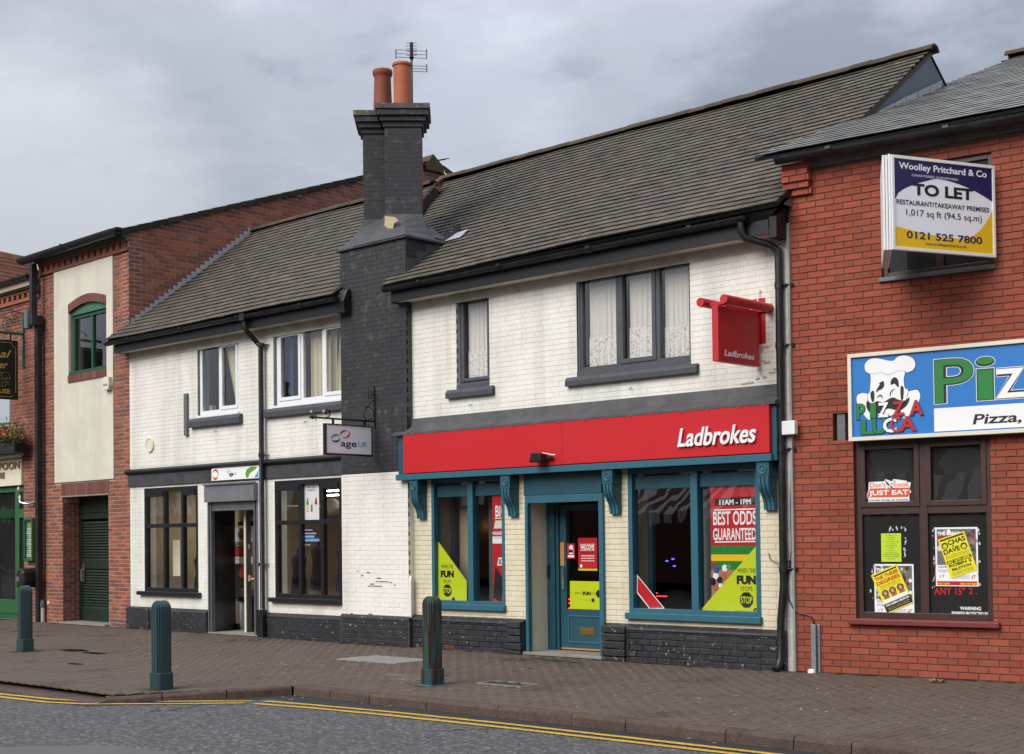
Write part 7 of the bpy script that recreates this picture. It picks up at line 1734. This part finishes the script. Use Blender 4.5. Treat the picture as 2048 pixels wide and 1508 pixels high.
def posters_takeaway():
    fr=G; d=.085
    # local paper frames: (0,0) bottom-left, built with its own tilt
    def paper(nm,lb,cat,x0,y0,x1,y1,w,h,tilt,m,dd,wav=0.):
        a=fr.px(x0,y0,dd); t=thing(nm,lb,cat,base=tuple(fr.W(a[0],dd,a[1])),rot=(0,tilt,fr.a)); ORG[t.name]=(0,0,0)
        t.rotation_mode='YXZ' if 0 else 'XYZ'; t.matrix_world=Matrix.Translation(fr.W(a[0],dd,a[1]))@Matrix.Rotation(fr.a,4,'Z')@Matrix.Rotation(-tilt,4,'Y')
        MB().box(0,w,-.001,0,0,h).build('paper',m,t); return t
    px=lambda x,y,dd=d: fr.px(x,y,dd)
    def R_(t,x0,x1,z0,z1,y,m,name='print'): return MB().box(x0,x1,y-.0006,y,z0,z1).build(name,m,t)
    # great ... base posters (two alike)
    for n,(x0,y0,x1,y1,lb) in enumerate(((1750,1238,1827,1126,'white bordered circus-style event poster under the tilted yellow one, left pane'),(1872,1172,1955,1053,'white bordered event poster under the tilted yellow one, right pane'))):
        a=px(x0,y0);b=px(x1,y1); w,h=b[0]-a[0],(b[1]-a[1]); h=px(x0,y1+2)[1]-a[1]
        t=paper('event_poster',lb,'poster',x0,y0,x1,y1,w,h,0,'white_print',d); y=-.0015
        R_(t,.02,w-.02,h*.36,h-.02,y,'pipe_grey'); rn=random.Random(4+n)
        for _ in range(70):
            cx,cz=rn.uniform(.04,w-.04),rn.uniform(h*.38,h*.95); r=rn.uniform(.012,.035); MB().prism([(cx+r*math.cos(k*1.26+cx*9),cz+r*1.2*math.sin(k*1.26+cx*9)) for k in range(5)],y-.002,y-.0012).build('print',rn.choice(['grey_print','dry_leaf','moss','white_print','terracotta_dark','leaf_dark','lead','interior_grey','tree_bark','red_print']),t)
        text('THE GREAT',w*.06,w*.58,h*.865,h*.925,y-.0025,'white_print',t,bold=.06,depth=.0006); text('GOLD',w*.06,w*.6,h*.80,h*.86,y-.0025,'red_print',t,bold=.06,depth=.0006)
        R_(t,.02,w-.02,.02,h*.36,y,'white_print'); text('LIVE',w*.07,w*.27,h*.31,h*.345,y-.0008,'red_print',t,bold=.03,depth=.0006); text('starc',w*.06,w*.34,h*.235,h*.29,y-.0008,'sky_print',t,depth=.0006)
        text('17',w*.10,w*.21,h*.145,h*.19,y-.0008,'black_print',t,depth=.0006); text('\u00a37',w*.84,w*.94,h*.13,h*.19,y-.0008,'red_print',t,bold=.03,depth=.0006)
        R_(t,.0+.015,w-.015,.012,h*.085,y-.001,'red_print'); text('BOOK NOW!',w*.04,w*.33,h*.025,h*.06,y-.0022,'yellow_print',t,bold=.04,depth=.0006); text('0844 453 9084',w*.58,w*.97,h*.025,h*.06,y-.0022,'yellow_print',t,bold=.04,depth=.0006)
        for k in range(4): R_(t,w*.42,w*.8,h*(.125+.02*k),h*(.129+.02*k),y-.0008,'black_print')
    # tilted yellow flyers
    a=px(1774,1228,d-.006);b=px(1826,1206,d-.006); ang=math.atan2(b[1]-a[1],b[0]-a[0]); w=math.hypot(b[0]-a[0],b[1]-a[1]); c=px(1750,1148,d-.006); h=math.hypot(c[0]-a[0],c[1]-a[1])
    def flyer(lb,x,y,ang,w,h): return paper('event_flyer',lb,'poster',x,y,0,0,w,h,ang,'yellow_flyer',d-.006)
    t=flyer('tilted yellow flyer with red heading and three women pictured, left pane',1775,1227.5,ang,w,h); y=-.0015
    T=lambda s,x0,x1,z0,z1,m,**k: text(s,w*x0,w*x1,h*z0,h*z1,y-.0008,m,t,depth=.0006,**k)
    R_(t,w*.06,w*.94,h*.93,h*.965,y,'black_print'); T('THE THREE',.06,.94,.815,.90,'red_print',bold=.03); T('DEGREES',.06,.94,.695,.785,'red_print',bold=.03)
    for k in range(3): T('direct from america the ladies of soul',.12,.9,.645-.035*k,.662-.035*k,'orange_print' if k else 'black_print',bold=.02)
    for cx in (.22,.50,.80):
        R_(t,w*(cx-.10),w*(cx+.10),h*.33,h*.40,y-.0006,'terracotta'); MB().prism([(w*(cx+.13*math.cos(k*.7)),h*(.47+.085*math.sin(k*.7))) for k in range(9)],y-.0016,y-.0008).build('print','tree_bark',t); MB().prism([(w*(cx+.065*math.cos(k*.7)),h*(.465+.055*math.sin(k*.7))) for k in range(9)],y-.0026,y-.0018).build('print','skin',t)
    R_(t,w*.04,w*.96,h*.235,h*.325,y-.001,'white_print'); T('SAT 19TH MARCH',.07,.93,.25,.31,'red_print',bold=.05,) 
    R_(t,w*.0,w,h*.03,h*.225,y-.0004,'black_print'); T('THE ROBIN 2 BILSTON',.05,.95,.155,.205,'white_print',bold=.04); T('www tickets on sale from the box office',.08,.92,.10,.125,'yellow_print'); T('28 mount pleasant bilston',.1,.9,.06,.08,'white_print')
    x0,y0=1902,1157; a=px(x0,y0,d-.006); b=px(1955,1140,d-.006); ang=math.atan2(b[1]-a[1],b[0]-a[0]); w=math.hypot(b[0]-a[0],b[1]-a[1]); c=px(1874.5,1080,d-.006); h=math.hypot(c[0]-a[0],c[1]-a[1])
    t=flyer('tilted yellow flyer with bold black duo names, right pane',x0,y0,ang,w,h); T=lambda s,x0,x1,z0,z1,m,**k: text(s,w*x0,w*x1,h*z0,h*z1,y-.0008,m,t,depth=.0006,**k)
    R_(t,w*.05,w*.95,h*.93,h*.97,y,'black_print'); T('CHAS',.30,.95,.78,.90,'black_print',bold=.03); T('&',.42,.5,.72,.77,'black_print'); T('DAVE',.05,.66,.59,.71,'black_print',bold=.03)
    for cx,cz in ((.17,.80),(.82,.66)):
        MB().prism([(w*(cx+.125*math.cos(k*.7)),h*(cz+.085*math.sin(k*.7))) for k in range(9)],y-.0016,y-.0008).build('print','black_print',t); MB().prism([(w*(cx+.08*math.cos(k*.7)),h*(cz-.012+.055*math.sin(k*.7))) for k in range(9)],y-.0026,y-.0018).build('print','yellow_flyer',t)
        for e in (-.03,.03): MB().box(w*(cx+e)-.004,w*(cx+e)+.004,y-.0034,y-.0028,h*cz,h*(cz+.012)).build('print','black_print',t)
        MB().box(w*(cx-.035),w*(cx+.035),y-.0034,y-.0028,h*(cz-.04),h*(cz-.032)).build('print','black_print',t)
    for k in range(3): T('thanks to everybody for coming along rockney',.06,.94,.535-.035*k,.552-.035*k,'black_print',bold=.02)
    R_(t,w*.04,w*.96,h*.345,h*.425,y,'black_print'); T('SAT 16TH APRIL',.07,.93,.355,.415,'yellow_flyer',bold=.04); T('ROBIN 2',.08,.92,.255,.33,'black_print',bold=.035); T('BILSTON',.14,.86,.155,.22,'black_print',bold=.035); 
    for k in range(3): T('tickets available from the box office bilston',.1,.9,.105-.03*k,.12-.03*k,'black_print')
    # lime sheet
    a=px(1763,1123.5); b=px(1802,1066.5); w,h=b[0]-a[0],b[1]-a[1]
    t=paper('lime_notice','small lime green printed sheet taped above the left poster','poster',1763,1123.5,0,0,w,h,0,'lime_paper',d-.002); T=lambda s,x0,x1,z0,z1,m,**k: text(s,w*x0,w*x1,h*z0,h*z1,y,m,t,depth=.0006,**k)
    for i,(s,q) in enumerate((('the regulars club',.3),('karaoke and disco',.2),('every friday',.15),('soul & motown night',.4),('live on stage',.2),('SAT. FEB 20th',.3),('7.30pm',.15),('free entry',.2),('bar open late',.3),('STRONGEST',.4),('TAKE PRIZE',.4),('all welcome',.2))): T(s,.5-q,.5+q,.92-.075*i,.945-.075*i,'black_print',bold=.02)
    # just eat sticker
    P5=lambda x,y: px(1720+x/4.862,940+y/4.862)
    a=P5(80,320); t=thing('delivery_sticker','white and red food delivery sticker with crossed knife and spoon on the upper pane','sticker',base=tuple(fr.W(a[0],d,a[1])),rz=fr.a); ORG[t.name]=(0,0,0)
    L5=lambda x,y:(P5(x,y)[0]-a[0],P5(x,y)[1]-a[1])
    MB().prism([L5(*p) for p in ((80,322),(480,308),(480,228),(498,218),(484,180),(495,118),(460,120),(455,105),(345,90),(325,88),(310,110),(245,88),(235,110),(85,118),(82,190),(58,262),(80,280))],-.001,0).build('backing','white_print',t)
    def T5(s,xa,xb,ya,yb,m,**k): p=L5(xa,ya);q=L5(xb,yb); text(s,p[0],q[0],p[1],q[1],k.pop('y',-.0016),m,t,depth=.0006,**k)
    T5("Don't",98,250,172,118,'orange_print',bold=.01); T5('cook',330,478,165,115,'orange_print',bold=.01)
    MB().prism([L5(*p) for p in ((75,268),(95,180),(490,170),(480,232),(470,262))],-.0018,-.0010).build('backing','orange_print',t)
    T5('JUST EAT',88,472,262,190,'white_print',bold=.03,y=-.0026); T5('ORDER FROM US ONLINE',90,468,306,280,'black_print',bold=.02)
    MB().prism([L5(*p) for p in ((240,92),(335,185),(340,192),(328,188),(262,140))],-.0036,-.0028).build('backing','black_print',t); MB().prism([L5(*p) for p in ((330,90),(350,100),(345,120),(255,195),(248,190),(310,118))],-.0044,-.0038).build('backing','grey_print',t)
    # red letters and cctv warning on the glass
    P6=lambda x,y: px(1840+x/6.556,1030+y/6.556)
    a=P6(185,1045); t=thing('faded_window_lettering','broken red window lettering reading ANY 15 below the right poster','lettering',base=tuple(fr.W(a[0],d,a[1])),rz=fr.a); ORG[t.name]=(0,0,0); L6=lambda x,y:(P6(x,y)[0]-a[0],P6(x,y)[1]-a[1])
    for s,xa,xb,ya,yb in (('ANY 15"',185,590,1045,950),('2 .',640,750,1040,955),('A',180,215,680,590),('A',185,215,860,740)):
        p=L6(xa,ya);q=L6(xb,yb); text(s,p[0],q[0],p[1],q[1],0,'red_print',t,bold=.02,depth=.001)
    a=P6(415,1350); t=thing('camera_warning','white warning lettering about camera surveillance low on the right pane','lettering',base=tuple(fr.W(a[0],d,a[1])),rz=fr.a); ORG[t.name]=(0,0,0); L6=lambda x,y:(P6(x,y)[0]-a[0],P6(x,y)[1]-a[1])
    for s,xa,xb,ya,yb in (('WARNING',525,800,1245,1205),('PREMISES PROTECTED BY',418,900,1310,1275),('CCTV IN OPERATION 24HRS',412,905,1350,1320)):
        p=L6(xa,ya);q=L6(xb,yb); text(s,p[0],q[0],p[1],q[1],0,'white_print',t,bold=.03,depth=.001)
    # tape residue
    b=MB(); rn=random.Random(9)
    for _ in range(60):
        x,yv=rn.choice([(1810+rn.gauss(0,.8),rn.uniform(1075,1115)),(rn.uniform(1765,1812),1058+rn.gauss(0,2)),(1868+rn.gauss(0,2),rn.uniform(1050,1175)),(1957+rn.gauss(0,2),rn.uniform(1050,1170)),(1745+rn.gauss(0,2),rn.uniform(1130,1200))]); q=px(x,yv); s=rn.uniform(.003,.012)
        b.poly([(q[0]+s*math.cos(k*1.3),d-.001,q[1]+s*2*math.sin(k*1.3)) for k in range(5)])
    o=b.build('tape_residue','grey_print',None,kind='stuff',label='torn bits of old sticky tape left on the takeaway glass',cat='tape'); o.location=fr.o; o.rotation_euler=(0,0,fr.a)
posters_takeaway()
def posters_charity():
    fr=F; d=.085; q=lambda x,y,dd=d: fr.px(x,y,dd)
    a=q(608,1040);b=q(638,967); w,h=b[0]-a[0],q(608,968)[1]-a[1]; t=thing('recycling_poster','white poster of three bottles hanging in the upper charity shop window','poster',F,(a[0]+w/2,d,a[1])); 
    MB().box(a[0],a[0]+w,d-.002,d-.001,a[1],a[1]+h).build('paper','white_print',t); y=d-.003
    T=lambda s,x0,x1,z0,z1,m,**k: text(s,a[0]+w*x0,a[0]+w*x1,a[1]+h*z0,a[1]+h*z1,y,m,t,depth=.0006,**k)
    T('join in with',.22,.75,.87,.92,'magenta_print',bold=.02); T('the big knit',.22,.75,.79,.85,'magenta_print',bold=.02)
    for cx,c1,c2 in ((.25,'leaf_green_print','yellow_flyer'),(.52,'white_mortar','leaf_green_print'),(.80,'red_print','white_mortar')):
        MB().box(a[0]+w*(cx-.06),a[0]+w*(cx+.06),y-.0012,y-.0005,a[1]+h*.22,a[1]+h*.42).build('print',c2,t); MB().prism([(a[0]+w*(cx-.09),a[1]+h*.42),(a[0]+w*(cx+.09),a[1]+h*.42),(a[0]+w*(cx+.04),a[1]+h*.60),(a[0]+w*(cx-.02),a[1]+h*.62)],y-.0012,y-.0005).build('print',c1,t)
    a=q(607,1093);b=q(639,1056); w,h=b[0]-a[0],b[1]-a[1]; t=thing('window_sign','purple and blue text sign stuck in the charity shop window','sign',F,(a[0],d,a[1]))
    y=d-.002
    for i,(s,m,xx) in enumerate((("We're here to",'cloth_purple',.62),('combat loneliness','cloth_purple',.85),('provide advice','sky_print',.70),('enable independence','sky_print',1.0))):
        z1=a[1]+h*(1-.19*i); MB().box(a[0],a[0]+w*xx,y-.001,y,z1-h*.17,z1).build('print','purple_print' if m=='cloth_purple' else m,t); text(s,a[0]+w*.03,a[0]+w*(xx-.04),z1-h*.13,z1-h*.04,y-.0018,'white_print',t,bold=.02,depth=.0005)
    text('ageuk.org.uk',a[0],a[0]+w*.45,a[1]+h*.04,a[1]+h*.14,y,'white_print',t,depth=.0006)
    d2=.82; a=fr.px(455,1128,d2); b=fr.px(496,1054,d2); w,h=b[0]-a[0],fr.Z(475,1055,d2)-fr.Z(475,1127,d2); t=thing('christmas_poster','white green and red poster behind the glass inside the open doorway','poster',F,(a[0],d2,a[1])); y=d2
    z0=fr.Z(475,1127,d2); P=lambda x0,x1,z_0,z_1,m: MB().box(a[0]+w*x0,a[0]+w*x1,y-.003,y-.002,z0+h*z_0,z0+h*z_1).build('print',m,t)
    MB().box(a[0],a[0]+w*1.2,y-.001,y,z0,z0+h).build('paper','white_print',t); P(0,1.2,.47,.60,'green_print'); P(0,1.2,.19,.47,'red_print'); MB().prism([(a[0]+w*(.78+.3*math.cos(k)),z0+h*(.80+.17*math.sin(k))) for k in range(6)],y-.003,y-.002).build('print','dry_leaf',t)
    text('Bring your loved ones',a[0]+w*.1,a[0]+w*1.15,z0+h*.545,z0+h*.585,y-.004,'white_print',t,bold=.03,depth=.0006); text('closer this Christmas',a[0]+w*.1,a[0]+w*1.1,z0+h*.49,z0+h*.525,y-.004,'white_print',t,bold=.03,depth=.0006)
    for k in range(3): text('help us to be there for someone',a[0]+w*.2,a[0]+w*1.1,z0+h*(.40-.06*k),z0+h*(.42-.06*k),y-.004,'cream_paint',t,depth=.0006)
    text('Donate here today',a[0]+w*.15,a[0]+w*1.0,z0+h*.11,z0+h*.14,y-.004,'red_print',t,depth=.0006)
    t=thing('red_garment','red garment hanging behind the porch display window','clothes',F,(fr.U(480,1150,1.1),1.1,fr.Z(480,1180,1.1))); u=fr.U(484,1150,1.1); MB().prism([(u-.17,.95),(u+.22,.95),(u+.14,1.75),(u-.08,1.75)],1.08,1.2).build('cloth','cloth_red',t,bevel=.03); MB().tube([(u+.03,1.14,1.75),(u+.03,1.14,1.85)],.008,6).build('hanger','steel',t)
posters_charity()
# ------------------------------------------------------------------ bollards
def bollard(x,y,rz,mat,label,seed):
    z=zp(x,y); t=thing('bollard',label,'bollard',base=(x,y,z),rz=rz,group='cast iron bollards along the pavement'); ORG[t.name]=(0,0,0)
    w=.098; c=.028; H=1.06
    oct_=lambda w,c:[(-w+c,-w),(w-c,-w),(w,-w+c),(w,w-c),(w-c,w),(-w+c,w),(-w,w-c),(-w,-w+c)]
    b=MB(); b.prism(oct_(w+.014,c+.006),0,.20,'z'); b.build('base','%s'%mat,t,bevel=.008)
    # shaft of rounded-top profile, swept front to back with moulded edges
    def prof(w,zt,n=14): return [(-w,.198)]+[(w,.198)]+[(w*math.cos(PI*i/n),zt-w+w*math.sin(PI*i/n)) for i in range(n+1)]
    b=MB(); b.prism(prof(w,H-.012),-w+.036,w-.036,'y'); 
    b.prism(prof(w-.014,H-.026),-w+.016,-w+.0362,'y'); b.prism(prof(w-.014,H-.026),w-.0362,w-.016,'y'); b.prism(prof(w-.034,H-.046),-w+.0,-w+.0162,'y'); b.prism(prof(w-.034,H-.046),w-.0162,w,'y')
    b.build('shaft',mat,t,bevel=.005); return t
bollard(-20.88,-3.88,-.10,'bollard_paint_clean','dark green round-topped bollard farthest left by the pub, moss at its foot',1)
bollard(-14.35,-5.61,-.05,'bollard_paint_clean','green round-topped bollard standing at the dropped kerb, in front of the charity shop',2)
b3=bollard(-11.96,-3.47,-.1,'bollard_paint','rusty peeling round-topped bollard in front of the betting shop',3)
m=MB(); m.box(-.122,.122,-.122,-.114,.004,.012).box(.114,.122,-.114,.122,.004,.012).build('blue_tie','sky_print',b3)
# ------------------------------------------------------------------ person holding the charity shop door: only hand and forearm show
def person():
    fr=F; hu,hz=fr.px(499,1158,.26); D=.26
    t=thing('person','bare forearm and hand of someone inside gripping the edge of the open shop door','person',F,(hu+.27,.52,.02),zero=False)
    o0=(hu+.27,.52,.02)
    def skin(name,verts,edges,rad,mat,parent,root=0,sub=1):
        me=bpy.data.meshes.new(name); me.from_pydata([tuple(Vector(v)-Vector(o0)) for v in verts],edges,[]); o=bpy.data.objects.new(name,me); COL.objects.link(o); o.parent=parent; me.materials.append(MATS[mat])
        md=o.modifiers.new('skin','SKIN'); sk=me.skin_vertices[0].data
        for i,r in enumerate(rad): sk[i].radius=(r,r) if not isinstance(r,tuple) else r
        for i in range(len(rad)): sk[i].use_root=(i==root)
        md.use_smooth_shade=True; s=o.modifiers.new('sub','SUBSURF'); s.levels=sub; s.render_levels=sub; return o
    X,Y=hu+.27,.52
    el=(hu+.33,.33,hz+.02); wr=(hu+.085,.285,hz+.0); sh=(X-.16,Y-.05,1.40)
    V=[(X,Y,.95),(X,Y,1.15),(X,Y,1.38),(X,Y-.02,1.50),(X,Y-.04,1.62),(X,Y-.03,1.74),sh,el,wr,(hu+.03,.255,hz),(X+.19,Y,1.40),(X+.24,Y+.05,1.13),(X+.2,Y-.1,.92),(X-.09,Y,.90),(X-.10,Y,.48),(X-.10,Y+.02,.08),(X+.09,Y,.90),(X+.10,Y,.48),(X+.10,Y+.02,.08),(X-.10,Y-.12,.05),(X+.10,Y-.12,.05)]
    E=[(0,1),(1,2),(2,3),(3,4),(4,5),(2,6),(6,7),(7,8),(8,9),(2,10),(10,11),(11,12),(0,13),(13,14),(14,15),(0,16),(16,17),(17,18),(15,19),(18,20)]
    r=[(.15,.11),(.13,.10),(.15,.10),.055,.085,.075,.06,.042,.027,(.034,.016),.06,.042,.03,.085,.058,.042,.085,.058,.042,.035,.035]
    body=skin('body',V,E,r,'skin',t,0,1)
    # hand: palm on the street side of the stile, fingers curled round its edge
    for i,(dz,l) in enumerate(((.033,.9),(.011,1.0),(-.011,.95),(-.032,.78))):
        p0=Vector((hu+.035,.252,hz+dz)); p1=p0+Vector((-.038*l,-.012,0)); p2=p1+Vector((-.022*l,.010,0)); p3=p2+Vector((-.006,.026*l,0))
        skin('finger',[p0,p1,p2,p3],[(0,1),(1,2),(2,3)],[.0105,.0098,.009,.008],'skin',body,0,1)
    skin('thumb',[(hu+.055,.262,hz+.03),(hu+.03,.245,hz+.055),(hu+.004,.246,hz+.064)],[(0,1),(1,2)],[.013,.011,.009],'skin',body,0,1)
    # clothes
    b=MB(); b.lathe([(.20,.0),(.205,.2),(.19,.35),(.21,.52),(.12,.60),(.07,.62)],(X,Y,.90),18); b.v=[(x,Y+(y-Y)*.68,z) for x,y,z in b.v]; b.build('jumper','cloth_purple',body,smooth=True)
    s=Vector(sh); e=Vector(el); MB().tube([s+Vector((.04,0,.02)),s.lerp(e,.5),e.lerp(s,.1)],[.085,.07,.062],12).build('sleeve','cloth_purple',body,smooth=True)
    MB().lathe([(.0,.16),(.08,.14),(.105,.06),(.105,0),(.09,-.06),(.06,-.09)],(X,Y+.0,1.70),14).build('hair','tree_bark',body,smooth=True)
    for sx in (-.1,.1): MB().tube([(X+sx*.9,Y,.98),(X+sx,Y,.5),(X+sx,Y+.01,.08)],[.105,.075,.06],12).build('trouser_leg','cloth_dark',body,smooth=True)
person()
